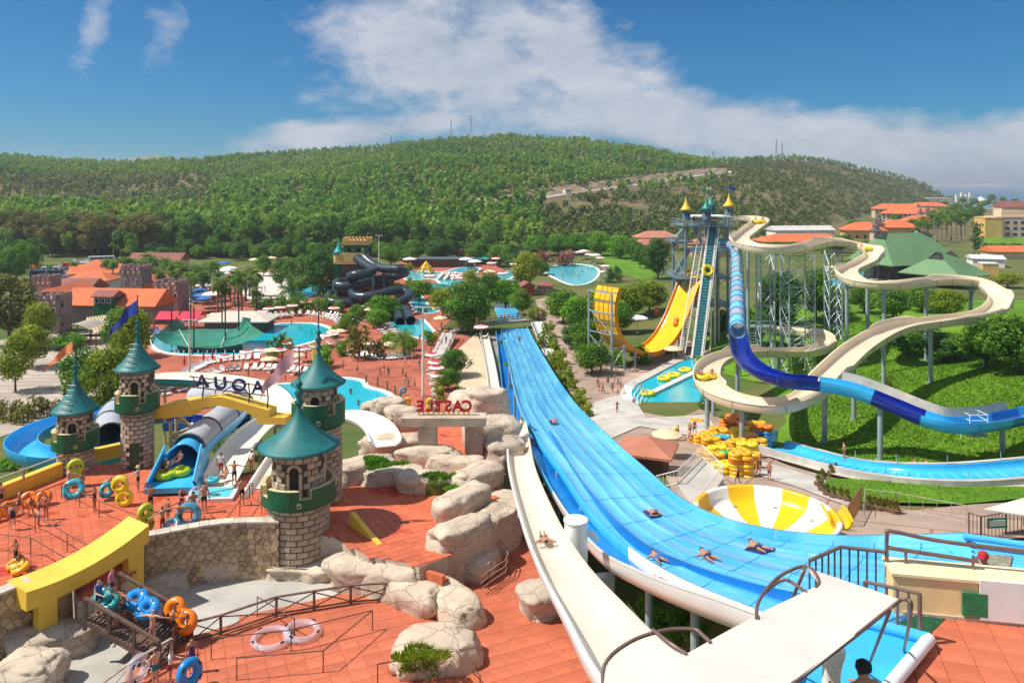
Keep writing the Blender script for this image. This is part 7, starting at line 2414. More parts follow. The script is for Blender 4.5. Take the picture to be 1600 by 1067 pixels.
hoops=[[D(x,y,ZC-.02) for x,y in edge],[D(x,y,ZC) for x,y in [(948,1110),(944,1040),(985,1002),(1040,984),(1084,983),(1098,992),(1110,1003)]],[D(1072,1021,ZC),D(1045,1003,ZC+.05),D(1020,984,ZC)],
         [D(x,y,ZC) for x,y in [(1182,965),(1186,938),(1214,903),(1250,885),(1268,888),(1280,908),(1274,918)]],[D(1260,925,ZC),D(1225,905,ZC-.2),D(1196,925,ZC-.3)],
         [D(1408,936,ZC),D(1418,938,ZC),D(1424,950,ZC-.1),D(1412,1018,ZD)],[D(1392,950,ZC),D(1352,1052,ZD)],[D(1255,888,ZC),D(1251,905,ZC),D(1195,1030,ZD)]]
for h_ in hoops:MB().tube(catmull(h_,5) if len(h_)>2 else h_,.028,8).build('pipe',M_pipe,t)
# railed bay with green matting and the blue start tub
t=thing('bay_railing','short railing with upright bars beside the green matting','railing',D(1400,985))
a,b=D(1352,985),D(1437,1006)
for z in (.08,1.05):MB().tube([a+Vector((0,0,z)),b+Vector((0,0,z))],.04,6).build('rail',M_pipe,t)
for k in range(6):MB().tube([a.lerp(b,k/5),a.lerp(b,k/5)+Vector((0,0,1.05))],.03 if 0<k<5 else .05,6).build('bar',M_pipe,t)
mp_=[D(x,y) for x,y in [(1360,990),(1432,962),(1478,966),(1440,1002),(1410,1015)]]
tag(drape([(p.x,p.y) for p in mp_],1,0,ZD+.012).build('green_mat',M_astro),'dark green matting between the railing and the cream wall','mat')
t=thing('start_tub','blue moulded start tub under the canopy with a white lip','slide start',D(1360,1040))
tb=[D(x,y,ZD+.1) for x,y in [(1300,985),(1350,976),(1452,1004),(1385,1085),(1230,1110),(1250,1020)]]
drape([(p.x,p.y) for p in tb],1,0,ZD+.08).build('water',S_sky,t)
for i in range(len(tb)):
    a,b=tb[i],tb[(i+1)%len(tb)]; MB().tube([a+Vector((0,0,.08)),b+Vector((0,0,.08))],.13,8).build('rim',S_white if i in (2,) else S_blue,t)
# cream wall with a blank white board
wa,wb=D(1396,957),D(1680,985); dv_=(wb-wa).normalized(); nv=Vector((-dv_.y,dv_.x,0))
t=thing('low_wall','low cream wall at the edge of the right-hand deck','wall',wa)
mb=MB(); c=(wa+wb)/2+nv*.35+Vector((0,0,.42)); mb.box(c,((wb-wa).length,.7,.84),math.atan2(dv_.y,dv_.x)); mb.build('wall',mat('cream_wall',(.82,.61,.30),.7,.1,.8),t)
MB().box((wa+wb)/2+nv*.35+Vector((0,0,.87)),((wb-wa).length+.1,.8,.06),math.atan2(dv_.y,dv_.x)).build('coping',mat('cream_coping',(.84,.68,.40),.7,.1,.8),t)
MB().box(wa.lerp(wb,.40)-nv*.02+Vector((0,0,.02)),((wb-wa).length*.7,.05,.1),math.atan2(dv_.y,dv_.x)).build('skirting',M_gate,t)
bp_=wa.lerp(wb,.66)-nv*.05
MB().box(bp_+Vector((0,0,.50)),(1.3,.05,.86),math.atan2(dv_.y,dv_.x)).build('board',M_white,t)
MB().box(bp_-dv_*.75+Vector((0,0,.38)),(.5,.06,.5),math.atan2(dv_.y,dv_.x)).build('panel',mat('leaf_green_panel',(.02,.20,.08),.6,.2,5),t)
t=thing('hand_railing','mauve pipe handrail above the cream wall','railing',D(1400,920))
r0=wa+nv*.5
MB().tube(catmull([r0+Vector((0,0,.8)),r0+Vector((0,0,1.5)),r0+dv_*.12+Vector((0,0,1.6)),r0+dv_*1.4+Vector((0,0,1.45)),r0+dv_*4.8+Vector((0,0,1.35))],5),.045,8).build('rail',M_pipe,t)
MB().tube([r0+Vector((0,0,1.22)),r0+dv_*1.9+Vector((0,0,1.08))],.05,8).build('rail',M_pipe,t)
for k in (.4,1.8):MB().tube([r0+dv_*k+Vector((0,0,.85)),r0+dv_*k+Vector((0,0,1.2))],.035,6).build('post',M_pipe,t)
t=thing('bar_railing','railing of dark upright bars left of the cream wall','railing',r0)
q0,q1=r0+Vector((-.95,.25,0)),r0+Vector((-.05,0,0))
q00=q0+Vector((-.9,-.45,-.1))
for a,b in ((q0,q1),(q00,q0)):
    MB().tube([a+Vector((0,0,1.12)),b+Vector((0,0,1.12))],.045,6).build('rail',M_pipe,t)
    for k in range(5):p=a.lerp(b,k/5); MB().tube([p,p+Vector((0,0,1.12))],.022,5).build('bar',M_dkgrey,t)
# black bar fence with a board, upper right
def barfence(label,pix,h,m,gap=.3,zoff=0.0,r=.025):
    pts=[G(x,y) for x,y in pix]; t=thing('bar_fence',label,'fence',pts[0])
    for a,b in zip(pts,pts[1:]):
        for z in (.12,h):MB().tube([a+Vector((0,0,z)),b+Vector((0,0,z))],r*1.5,5).build('rail',m,t)
        n_=max(2,int((b-a).length/gap)); 
        for k in range(n_+1):p=a.lerp(b,k/n_); MB().tube([p,p+Vector((0,0,h))],r*(2.2 if k in (0,n_) else 1),5).build('bar',m,t)
    return t,pts


t,pts=barfence('dark bar fence with a teal board at the right edge',[(1514,838),(1533,846),(1572,838),(1660,826)],1.5,M_pipe,.32)
c=pts[1].lerp(pts[2],.5)+Vector((.1,-.15,1.05)); MB().box(c,(1.3,.06,.6),.1).build('sign_board',mat('teal_board',(.01,.22,.20),.5),t); MB().box(c+Vector((0,-.04,0)),(1.05,.04,.36),.1).build('sign_panel',M_white,t)
barfence('thin wire fence along the grass verge',[(1350,812),(1352,790),(1400,796),(1510,818)],1.2,mat('wire_fence',(.45,.40,.33),.6),.9,r=.015)
barfence('brown slatted gate beside the yellow bowl',[(1326,826),(1346,792)],1.5,mat('rust_gate',(.30,.15,.06),.7),.25)
p=G(1600,812); t=thing('shade_roof','beige canvas shade at the right edge above the bar fence','canopy',p)
mb=MB(); z=p.z+2.3; a=[PZ(x,y,z) for x,y in [(1536,797),(1600,779),(1680,775),(1680,812),(1610,808)]]; mb.prism([(q_.x,q_.y) for q_ in a],z,z+.08); mb.build('canvas',M_canvas,t)
for q_ in a[1:]:MB().tube([Vector((q_.x,q_.y,terr(q_.x,q_.y))),q_],.06,6).build('post',M_pipe,t)
# white-railed stairs by the kiosk
p0,p1,p2=G(1058,775),G(1098,752),G(1130,770)
t=thing('railed_stair','concrete stair with white bar railings between the kiosk and the bowl','stairs',p1)
MB().prism([(q_.x,q_.y) for q_ in (p0,p1,p2,G(1090,800))],min(p0.z,p1.z)-1,max(p0.z,p1.z)+.9).build('landing',M_concrete,t)
zt=max(p0.z,p1.z)+.9
R4=[Vector((q_.x,q_.y,zt)) for q_ in (p0,p1,p2,G(1090,800))]
for a,b in ((R4[0],R4[1]),(R4[1],R4[2]),(R4[3],R4[2]),(R4[0]-Vector((1.5,-.5,.6)),R4[0])):
    for z in (.1,1.05):MB().tube([a+Vector((0,0,z)),b+Vector((0,0,z))],.04,5).build('rail',M_offwhite,t)
    n_=max(2,int((b-a).length/.28))
    for k in range(n_+1):q_=a.lerp(b,k/n_); MB().tube([q_,q_+Vector((0,0,1.05))],.02,4).build('bar',M_offwhite,t)
# pool fence with green-yellow posts on the red plaza, thin rails by the landing pool
pts=[PZ(x,y,0) for x,y in [(572,600),(590,604),(605,610),(617,618),(626,630),(629,645)]]
t=thing('pool_fence','row of short green posts joined by a rope beside the splash pool','fence',pts[0])
for q_ in pts:MB().tube([q_,q_+Vector((0,0,1.5))],.14,6).build('post',mat('post_green',(.10,.16,.04),.6),t)
MB().tube([q_+Vector((0,0,1.2)) for q_ in pts],.04,4).build('rope',M_rail,t)

# ================================================================ people
def skin_body(J,edges,rad,name):
    """one continuous body grown round a skeleton"""
    names=list(J); idx={n_:i for i,n_ in enumerate(names)}
    me=bpy.data.meshes.new(name); me.from_pydata([J[n_] for n_ in names],[(idx[a],idx[b]) for a,b in edges],[])
    o=bpy.data.objects.new(name,me); COL.objects.link(o)
    m=o.modifiers.new('s','SKIN'); m.use_smooth_shade=True
    for n_,d_ in zip(names,me.skin_vertices[0].data):
        r=rad.get(n_,.04); d_.radius=r if isinstance(r,tuple) else (r,r); d_.use_root=n_=='pelvis'
    s=o.modifiers.new('d','SUBSURF'); s.levels=1
    dg=bpy.context.evaluated_depsgraph_get(); dg.update()
    out=bpy.data.meshes.new_from_object(o.evaluated_get(dg)); bpy.data.objects.remove(o)
    return out


def skeleton(arms,legs,spine=None,face=(0,1,0)):
    sp=spine or [(0,0,.93),(0,.01,1.14),(0,0,1.36),(0,.0,1.50),(0,.03,1.60),(0,.02,1.70)]
    J=dict(zip(('pelvis','waist','chest','neck','head','crown'),[Vector(p) for p in sp])); E=[('pelvis','waist'),('waist','chest'),('chest','neck'),('neck','head'),('head','crown')]
    rad={'pelvis':(.155,.115),'waist':(.125,.095),'chest':(.165,.11),'neck':.052,'head':(.082,.095),'crown':.06}
    f=Vector(face); J['nose']=J['head']+f*.115-Vector((0,0,.01)); E.append(('head','nose')); rad['nose']=.016
    side=f.cross(J['crown']-J['head']).normalized()
    for s,sg in (('l',-1),('r',1)):
        J['ear'+s]=J['head']+side*sg*.095; E.append(('head','ear'+s)); rad['ear'+s]=.016
        A,L_=arms[s],legs[s]
        J['sho'+s],J['elb'+s],J['wri'+s]=map(Vector,A); d=(J['wri'+s]-J['elb'+s]).normalized()
        J['palm'+s]=J['wri'+s]+d*.07
        E+=[('chest','sho'+s),('sho'+s,'elb'+s),('elb'+s,'wri'+s),('wri'+s,'palm'+s)]; rad.update({'sho'+s:.062,'elb'+s:.042,'wri'+s:.03,'palm'+s:(.036,.024)})
        n_=d.cross(Vector((0,0,1))); n_=n_.normalized() if n_.length>.1 else Vector((0,1,0))
        for k,(o_,l_) in enumerate(((-.03,.07),(-.01,.085),(.01,.08),(.03,.062))):
            b=J['palm'+s]+d*.04+n_*o_; J[f'f{k}{s}']=b+d*l_*.5; J[f'g{k}{s}']=b+d*l_-Vector((0,0,.012)); E+=[('palm'+s,f'f{k}{s}'),(f'f{k}{s}',f'g{k}{s}')]; rad[f'f{k}{s}']=.010; rad[f'g{k}{s}']=.008
        J['t'+s]=J['wri'+s]+d*.06+n_*.055; E.append(('wri'+s,'t'+s)); rad['t'+s]=.011
        J['hip'+s],J['kne'+s],J['ank'+s],J['toe'+s]=map(Vector,L_)
        E+=[('pelvis','hip'+s),('hip'+s,'kne'+s),('kne'+s,'ank'+s),('ank'+s,'toe'+s)]; rad.update({'hip'+s:.092,'kne'+s:.058,'ank'+s:.038,'toe'+s:.034})
    return J,E,rad


_L={'l':((-.09,0,.88),(-.10,.02,.49),(-.11,-.02,.08),(-.12,.14,.035)),'r':((.09,0,.88),(.10,.02,.49),(.11,-.02,.08),(.12,.14,.035))}
_W={'l':((-.09,0,.88),(-.10,.22,.52),(-.10,.18,.10),(-.10,.33,.05)),'r':((.09,0,.88),(.10,-.05,.48),(.10,-.36,.16),(.10,-.28,.035))}
_A={'l':((-.19,0,1.42),(-.25,-.03,1.15),(-.27,.07,.92)),'r':((.19,0,1.42),(.25,-.03,1.15),(.27,.07,.92))}
_AO={'l':((-.19,0,1.43),(-.45,.02,1.36),(-.70,.05,1.30)),'r':((.19,0,1.43),(.44,.04,1.34),(.62,.22,1.26))}
_AC={'l':((-.19,0,1.42),(-.27,.14,1.18),(-.20,.42,1.14)),'r':((.19,0,1.42),(.27,.14,1.18),(.20,.42,1.14))}
_AU={'l':((-.19,0,1.43),(-.30,.16,1.58),(-.18,.36,1.72)),'r':((.19,0,1.43),(.30,.16,1.58),(.18,.36,1.72))}
_bend=[(0,0,.90),(0,.16,1.05),(0,.38,1.14),(0,.50,1.19),(0,.60,1.20),(0,.68,1.24)]
_AB={'l':((-.19,.40,1.12),(-.22,.52,.86),(-.16,.66,.70)),'r':((.19,.40,1.12),(.22,.52,.86),(.16,.66,.70))}
_prone=[(0,0,.12),(0,.22,.13),(0,.44,.17),(0,.57,.24),(0,.66,.29),(0,.70,.39)]
_PA={'l':((-.19,.48,.17),(-.32,.62,.08),(-.10,.72,.09)),'r':((.19,.48,.17),(.32,.62,.08),(.10,.72,.09))}
_PL={'l':((-.09,-.05,.11),(-.13,-.46,.09),(-.16,-.86,.08),(-.17,-1.0,.05)),'r':((.09,-.05,.11),(.13,-.46,.09),(.16,-.86,.08),(.17,-1.0,.05))}
_sup=[(0,0,.12),(0,-.22,.12),(0,-.44,.13),(0,-.58,.13),(0,-.68,.14),(0,-.78,.14)]
_SA={'l':((-.19,-.46,.13),(-.38,-.62,.10),(-.20,-.76,.12)),'r':((.19,-.46,.13),(.38,-.62,.10),(.20,-.76,.12))}
_SL={'l':((-.09,.05,.11),(-.09,.46,.12),(-.08,.86,.08),(-.08,.93,.2)),'r':((.09,.05,.11),(.09,.46,.12),(.08,.86,.08),(.08,.93,.2))}
_sit=[(0,0,.14),(0,-.10,.34),(0,-.16,.54),(0,-.16,.68),(0,-.13,.78),(0,-.13,.88)]
_TA={'l':((-.19,-.15,.60),(-.28,-.02,.38),(-.26,.2,.30)),'r':((.19,-.15,.60),(.28,-.02,.38),(.26,.2,.30))}
_TL={'l':((-.09,.05,.13),(-.14,.44,.26),(-.15,.80,.10),(-.15,.88,.2)),'r':((.09,.05,.13),(.14,.44,.26),(.15,.80,.10),(.15,.88,.2))}
POSES={'stand':skeleton(_A,_L),'walk':skeleton(_A,_W),'armsout':skeleton(_AO,_L),'carry':skeleton(_AC,_L),'reach':skeleton(_AU,_W),'bend':skeleton(_AB,_L,_bend,(0,.6,-.8)),
         'prone':skeleton(_PA,_PL,_prone,(0,.94,-.3)),'supine':skeleton(_SA,_SL,_sup,(0,0,1)),'sit':skeleton(_TA,_TL,_sit)}
BODY={}
SKIN=[mat('skin_tan',(.44,.205,.115),.55,.08,6),mat('skin_light',(.60,.33,.22),.55,.08,6),mat('skin_brown',(.27,.115,.06),.55,.08,6)]
HAIR=[mat('hair_dark',(.02,.013,.01),.6,.2,20),mat('hair_brown',(.09,.045,.022),.6,.2,20),mat('hair_blond',(.46,.30,.11),.6,.2,20)]
CLO={k:mat('cloth_'+k,c,.8,.12,8) for k,c in dict(black=(.012,.012,.014),navy=(.012,.02,.085),red=(.42,.015,.02),teal=(.01,.16,.19),white=(.76,.75,.73),pink=(.62,.2,.25),yellow=(.65,.48,.03),purple=(.10,.03,.17),blue=(.03,.14,.42),green=(.03,.16,.06),straw=(.55,.40,.20)).items()}
for ps,(J,E,rad) in POSES.items():
    for var in ('trunks','suit','shirt'):
        me=skin_body(J,E,rad,'person_'+ps)
        segs=[(a,b,J[a],J[b]) for a,b in E]
        for f in me.polygons:
            c=f.center; best=None
            for a,b,p,q_ in segs:
                d=q_-p; tt=min(1,max(0,(c-p).dot(d)/max(1e-9,d.length_squared))); dd_=(c-p-d*tt).length-.6*(rad[a] if not isinstance(rad[a],tuple) else rad[a][0])
                if best is None or dd_<best[0]:best=(dd_,a,b,tt)
            _,a,b,tt=best; mi=0
            if (a=='pelvis' and (b.startswith('hip') or tt<.35)) or (a.startswith('hip') and tt<(.42 if var!='suit' else .08)):mi=1
            if var=='suit' and a in ('pelvis','waist') :mi=1
            if var=='shirt' and (a in ('waist','chest') and b!='neck' or (a=='pelvis' and b=='waist' and tt>.3) or (a.startswith('sho') and tt<.35)):mi=2
            fd=(J['nose']-J['head']).normalized(); ud=(J['crown']-J['head']).normalized(); rel=c-J['head']
            if rel.length<.19 and a in ('head','neck','crown') and (rel.dot(ud)>.055 or (rel.dot(fd)<-.02 and rel.dot(ud)>-.06)):mi=3
            f.material_index=mi; f.use_smooth=True
        for _ in range(4):me.materials.append(None)
        BODY[ps,var]=me


def person(label,p,pose='stand',face=0.0,skin=0,swim='black',hair=0,shirt=None,s=1.0,suit=False,group=None,rot=None,hat=None):
    """face = heading in degrees, 0 = looking away from the camera, 90 = towards picture left"""
    o=bpy.data.objects.new('person',BODY[pose,'shirt' if shirt else 'suit' if suit else 'trunks']); COL.objects.link(o)
    for i,m in enumerate((SKIN[skin],CLO[swim],CLO[shirt or swim],HAIR[hair])):o.material_slots[i].link='OBJECT'; o.material_slots[i].material=m
    o.location=p; o.scale=(s,s,s)
    if rot is not None:o.rotation_euler=rot
    else:o.rotation_euler=(0,0,R(face))
    if hat:
        J=POSES[pose][0]; h=J['crown']
        mb=MB(); mb.lathe(h+Vector((0,-.01,-.06)),[(.17 if hat=='straw' else .115,0),(.115,.02),(.11,.08),(.06,.12),(.005,.13)],14)
        if hat=='red':mb.box(h+Vector((0,.15,-.04)),(.15,.14,.02))
        ho=bpy.data.objects.new('cap',mb.mesh('cap',CLO[hat])); COL.objects.link(ho); ho.parent=o
    return tag(o,label,'person',group)


def align(fwd,up):
    f=Vector(fwd).normalized(); r=f.cross(Vector(up)).normalized(); u=r.cross(f); return Matrix((r,f,u)).transposed().to_euler()


P1=lambda x,y:PZ(x,y,ZT)
for a in [('man in black trunks striding beside the orange double ring at the left',P1(30,806),'walk',-60,0,'black',0),('boy in yellow trunks next to the striding man',P1(49,808),'walk',60,2,'yellow',0,None,.72),('person at the very left edge of the upper terrace',P1(1,796),'stand',0,0,'black',0),
          ('fair woman steadying the tall yellow double ring by the stubby turret',P1(107,770),'carry',-40,1,'pink',1,None,1,True),('small boy in front of the tall yellow double ring',P1(128,768),'stand',60,0,'red',0,None,.75),('man half hidden behind the tall yellow double ring',P1(134,734),'stand',180,0,'black',0),
          ('girl leaning over a small blue ring on the upper terrace',P1(158,777),'bend',-70,0,'black',1,None,.95),('person in a straw hat and black shorts standing alone',P1(216,768),'carry',100,1,'black',2,None,1.02,False,None,None,'straw'),
          ('attendant in a white vest and red shorts, left of the ivory slide',P1(345,746),'stand',0,0,'red',0,'white',1.03),('man in dark trunks standing in the ivory slide lip',P1(366,766)+Vector((0,0,.3)),'armsout',0,0,'navy',0),('attendant in a white vest and red shorts, right of the ivory slide',P1(393,738),'stand',150,0,'red',0,'white',.98),
          ('bather tumbling at the end of the ivory slide',P1(351,757)+Vector((0,0,.35)),'sit',150,0,'black',0),('stout man in black trunks beside a clear ring',P1(319,801),'stand',-150,1,'black',1,None,1.06),('woman standing just behind the stout man',P1(322,780),'stand',120,1,'navy',2,None,.92,True),
          ('girl in a purple swimsuit behind the big blue ring',P1(284,800),'carry',-120,0,'purple',0,None,.92,True),('boy in purple trunks left of the big blue ring',P1(262,815),'stand',-30,0,'purple',0,None,.85),('man in dark green trunks holding the big blue ring',P1(280,830),'armsout',0,0,'green',0,None,1.02),
          ('man in red trunks reaching for the lime double ring',P1(254,836),'armsout',60,1,'red',0,None,1),('man crouched beside an orange ring at the left edge',P1(25,886),'carry',150,2,'black',0,None,.9),('small child sitting on the orange ring at the left edge',P1(33,888)+Vector((0,0,.25)),'sit',-100,2,'red',0,None,.7)]:
    person(*a)
br_at=lambda t_,s_=0.0:B0+bd*t_+bs*s_+Vector((0,0,.04))
person('woman in a blue top and navy shorts stepping onto the ramp',br_at(.07,.6),'carry',-120,1,'navy',1,'blue',1)
person('bather in pink just behind the woman at the ramp head',br_at(.03,-.5),'stand',-90,1,'navy',1,'pink',.95)
person('man in navy trunks lifting the blue ring on the ramp',br_at(.36,.35),'armsout',-40,2,'navy',0)
person('boy in red trunks behind the blue ring on the ramp',br_at(.40,-.75),'carry',160,2,'red',0,None,.85)
person('blond woman in a pink bikini with arms spread on the ramp',br_at(.80,.55),'armsout',-10,1,'pink',2,None,1.0)
person('man in black trunks carrying the orange ring down the ramp',br_at(.93,-.35),'carry',-70,0,'black',0)
PN=lambda x,y:PZ(x,y,ZN)
person('man in teal trunks by the clear ring at the bottom edge',PN(243,1072),'carry',60,1,'teal',0)
person('boy in red trunks holding a blue ring at the bottom edge',PN(266,1068),'carry',-80,1,'red',1,'white',.92)
# riders on the slides
Lm=[(l+r)/2 for l,r in zip(Lf,Rt)]


def rider(label,px,py,frac,pose,swim,skin=0,hair=0,head=1,suit=False,mat_=False):
    best=min(range(1,len(Lf)-1),key=lambda i:abs((lambda p:(800+F*p.x/p.y-px)**2+(HY+F*(H-p.z)/p.y-py)**2)(Lf[i].lerp(Rt[i],frac))))
    p=Lf[best].lerp(Rt[best],frac); d=(Lm[best-1]-Lm[best+1]).normalized(); ax=(Rt[best]-Lf[best]).normalized(); up=ax.cross(d); up=up if up.z>0 else -up
    person(label,p+up*.06,pose,0,skin,swim,hair,rot=align(d*head,up),suit=suit)
    if mat_:
        o=MB().box((0,0,0),(.7,1.5,.06)); ob=o.build('ride_mat',mat('navy_mat',(.01,.03,.16),.6,.1,3)); ob.location=p+up*.08; ob.rotation_euler=align(d,up); tag(ob,'navy foam mat under the '+label.split(' lying')[0].split(' riding')[0],'mat')


rider('rider far down the wide slide, lying on a mat',873,660,.42,'prone','pink',0,0,1,False,True)
rider('rider lying mid-slide on the upper right lanes',1020,800,.60,'prone','pink',0,0,-1,False,True)
rider('rider in navy trunks lying near the far edge of the wide slide',1187,848,.74,'prone','navy',0,0,1,False,True)
rider('rider in navy trunks lying in the middle of the wide slide',1100,884,.40,'prone','navy',0,0,1,False,False)
rider('rider in blue trunks lying by the left edge of the wide slide',1026,886,.10,'prone','blue',0,0,1)
rider('tiny figure standing at the foot of the wide slide',806,541,.5,'stand','navy',0,0,1)
k=min(range(len(bs_pts)),key=lambda i:abs(800+F*bs_pts[i].x/bs_pts[i].y-1030)+abs(bs_pts[i].y-29)); dd_=(bs_pts[k+1]-bs_pts[k]).normalized()
person('rider sliding feet first down the single blue chute',bs_pts[k]+Vector((0,0,.08)),'supine',0,0,'black',0,rot=align(dd_,(0,0,1)))
k=min(range(len(wh)),key=lambda i:abs((HY+F*(H-wh[i].z)/wh[i].y)-852) if wh[i].y<60 else 1e9); dd_=(wh[k+1]-wh[k]).normalized()
person('man in black trunks lying on his back on the ivory speed slide',wh[k]+Vector((0,0,.14)),'supine',0,0,'black',0,s=1.15,rot=align(dd_,(0,0,1)))
# deck people
person('woman with long dark hair and a white shirt under the canopy edge',D(1300,1165),'carry',15,1,'white',0,'white',1.12)
person('person in a black knitted cap at the start tub',D(1350,1222),'carry',10,0,'black',0,None,1.1,False,None,None,'black')
person('attendant in a red cap and white shirt behind the cream wall',PZ(1533,927,22.45),'sit',130,0,'navy',0,'white',1.0,False,None,None,'red')
# small figures
rnd=random.Random(11)
sw=['black','navy','red','teal','pink','blue','purple','white']


def crowd(group,lab,spots,z=None,poses=('stand','walk','carry')):
    for k,(x,y) in enumerate(sorted(spots)):
        p=G(x,y,.05) if z is None else PZ(x,y,z); c=rnd.choice(sw)
        person(lab+f', {ORD(k)} from left, in {c}'*(len(spots)>1),p,rnd.choice(poses),rnd.uniform(0,360),rnd.choice((0,0,1,2)),c,rnd.choice((0,0,1)),None,rnd.uniform(.9,1.05),rnd.random()<.3,group)


for k,(x,y,z,w) in enumerate([(60,822,ZT,'near the left queue rails'),(72,812,ZT,'behind the left queue rails'),(235,800,ZT,'behind the tall yellow ring'),(302,812,ZT,'beside the clear ring'),(410,800,ZT,'by the big turret'),(378,790,ZT,'by the ivory slide lip'),(148,800,ZT,'in the middle of the upper terrace'),(20,828,ZT,'at the left queue rail'),(182,1010,9.9,'at the foot of the ramp'),(300,1050,ZN,'near the clear rings'),(600,676,ZT,'at the gate court corner'),(612,680,ZT,'in the gate court'),(660,700,ZT,'under the stone gate')]):crowd('bathers '+w,'bather standing '+w,[(x,y)],z)
crowd('bathers gathered on the path by the landing pool','bather in swimwear standing on the path by the landing pool',[(926,573),(939,585),(948,590),(936,612),(942,616),(957,614),(960,600),(966,604),(950,604),(965,622),(964,646),(934,606),(962,592),(970,608)])
crowd('bathers crossing the red plaza','bather crossing the red plaza between the pools',[(594,590),(600,586),(607,590),(558,585),(536,578),(632,604),(638,608),(648,610),(633,572),(644,566),(655,576),(661,636),(570,562),(634,595),(629,590),(640,560)])
crowd('people on the grey footbridge','person in swimwear crossing the grey footbridge',[(782,503),(788,503),(794,502),(809,500),(815,500),(824,499),(762,506),(745,509),(838,498),(845,498)],z=4.1)
crowd('people queueing on the left ramp','person waiting on the ramp left of the footbridge',[(690,541),(697,538),(703,542),(708,530),(712,527)],z=1.0)
crowd('bathers beside the yellow bowl','bather standing on the path above the yellow bowl',[(1184,745),(1188,738),(1202,752),(1153,760)])
crowd('bathers by the ring pile','bather standing left of the pile of rings',[(1078,682),(1077,694),(1085,680),(1060,690)])
crowd('bathers in the landing pool','bather wading in the landing pool',[(975,622),(999,640),(990,640)],z=.3)
crowd('bathers in the oval pool','bather in the water of the oval pool',[(256,538),(261,541),(288,544),(470,520),(446,528),(495,535),(500,535),(455,511)],z=-.6)
crowd('bathers in the splash pool','bather in the water of the kidney splash pool',[(548,622),(525,612),(560,640),(590,636)],z=-.6)
crowd('pair on the wave pool beach','dark figure standing on the white wave pool beach',[(409,456),(414,456)],z=.2)
crowd('bathers near the tube pool','bather beside the tube slide pool',[(656,536),(662,540),(668,540),(672,536),(690,515),(660,530),(640,538),(600,536),(610,540)])
crowd('bathers among the loungers','bather standing among the loungers by the cream flume',[(352,585),(388,592),(434,600),(446,598),(300,560),(505,588),(513,590),(380,575)])
crowd('walkers by the crimson awning','person walking on the red plaza below the crimson awning',[(312,500),(320,496),(326,512),(300,506),(330,500)])
crowd('bathers far off in the activity pool','far bather in the shallow activity pool',[(640,434),(648,432),(655,436),(700,440),(715,446),(722,440),(730,428),(738,424),(690,432),(752,432),(770,434),(785,430),(664,434),(676,430)],z=.0)
crowd('bathers far off in the round children pool','far bather in the round children pool',[(885,428),(898,432),(910,428),(905,436),(880,436),(918,424)],z=-.2)
crowd('people on the decks of the steel tower','person queueing on the top deck of the steel tower',[(1084,351),(1089,351),(1094,351),(1099,351)],z=PY(1090,351,148).z)
person('bather standing on the run-out lane',G(1319,728,.5),'stand',90,0,'black')
person('person in red sunbathing on a chair beside the yellow bowl',G(1310,830,.4),'sit',-120,0,'red',1,None,1,True)
# ================================================================ swim rings
TUBE={k:mat('ring_'+k,c,.3,.08,3,coat=.2) for k,c in dict(yellow=(.80,.62,.02),amber=(.82,.40,.008),orange=(.82,.20,.006),lime=(.48,.58,.02),green=(.01,.42,.08),blue=(.01,.24,.62),sky=(.06,.42,.52),teal=(.005,.25,.26)).items()}
TUBE['clear']=mat('ring_clear',(.74,.74,.84),.1,.05,3,alpha=.3)
TUBE['clearblue']=mat('ring_clear_blue',(.05,.40,.60),.12,.1,3,alpha=.72)
M_handle=mat('ring_handle',(.02,.02,.03),.5,.1,5)


def ring_mesh(kind,R_,r,n=22,m=9):
    mb=MB()
    if kind=='single':mb.torus((0,0,0),R_,r,n,m,None,.95)
    else:                                                                                                  
        R_*=.88; r*=1.12; d=R_+r*.42
        for s in (-1,1):mb.torus((s*d,0,0),R_,r,n,m,None,.95)
        mb.ball((0,R_*.72,0),r,8,6,(1.5,.8,.9)); mb.ball((0,-R_*.72,0),r,8,6,(1.5,.8,.9))
    return mb


RM={}


def swim_ring(label,p,kind,col,rot=(0,0,0),R_=.46,r=.2,group=None,handles=True):
    key=(kind,round(R_,2),round(r,2))
    if key not in RM:
        me=ring_mesh(kind,R_,r).mesh('ring',TUBE['yellow']); hb=MB()
        for a in ((.6,2.5,3.8,5.6) if kind=='single' else (.9,2.3,4.0,5.4)):
            L_=R_+r*.4 if kind=='single' else 1.0; x=math.cos(a)*(L_ if kind=='single' else 1.75*R_); y=math.sin(a)*(L_ if kind=='single' else R_*1.05)
            hb.box((x,y,r*.93),(.20,.08,.05),a+1.57)
        RM[key]=(me,hb.mesh('handle',M_handle))
    o=bpy.data.objects.new('swim_ring',RM[key][0]); COL.objects.link(o); o.location=p; o.rotation_euler=rot
    o.material_slots[0].link='OBJECT'; o.material_slots[0].material=TUBE[col]
    tag(o,label,'swim ring',group)
    if handles:tag(inst('handle',RM[key][1],o),kind='stuff')
    return o


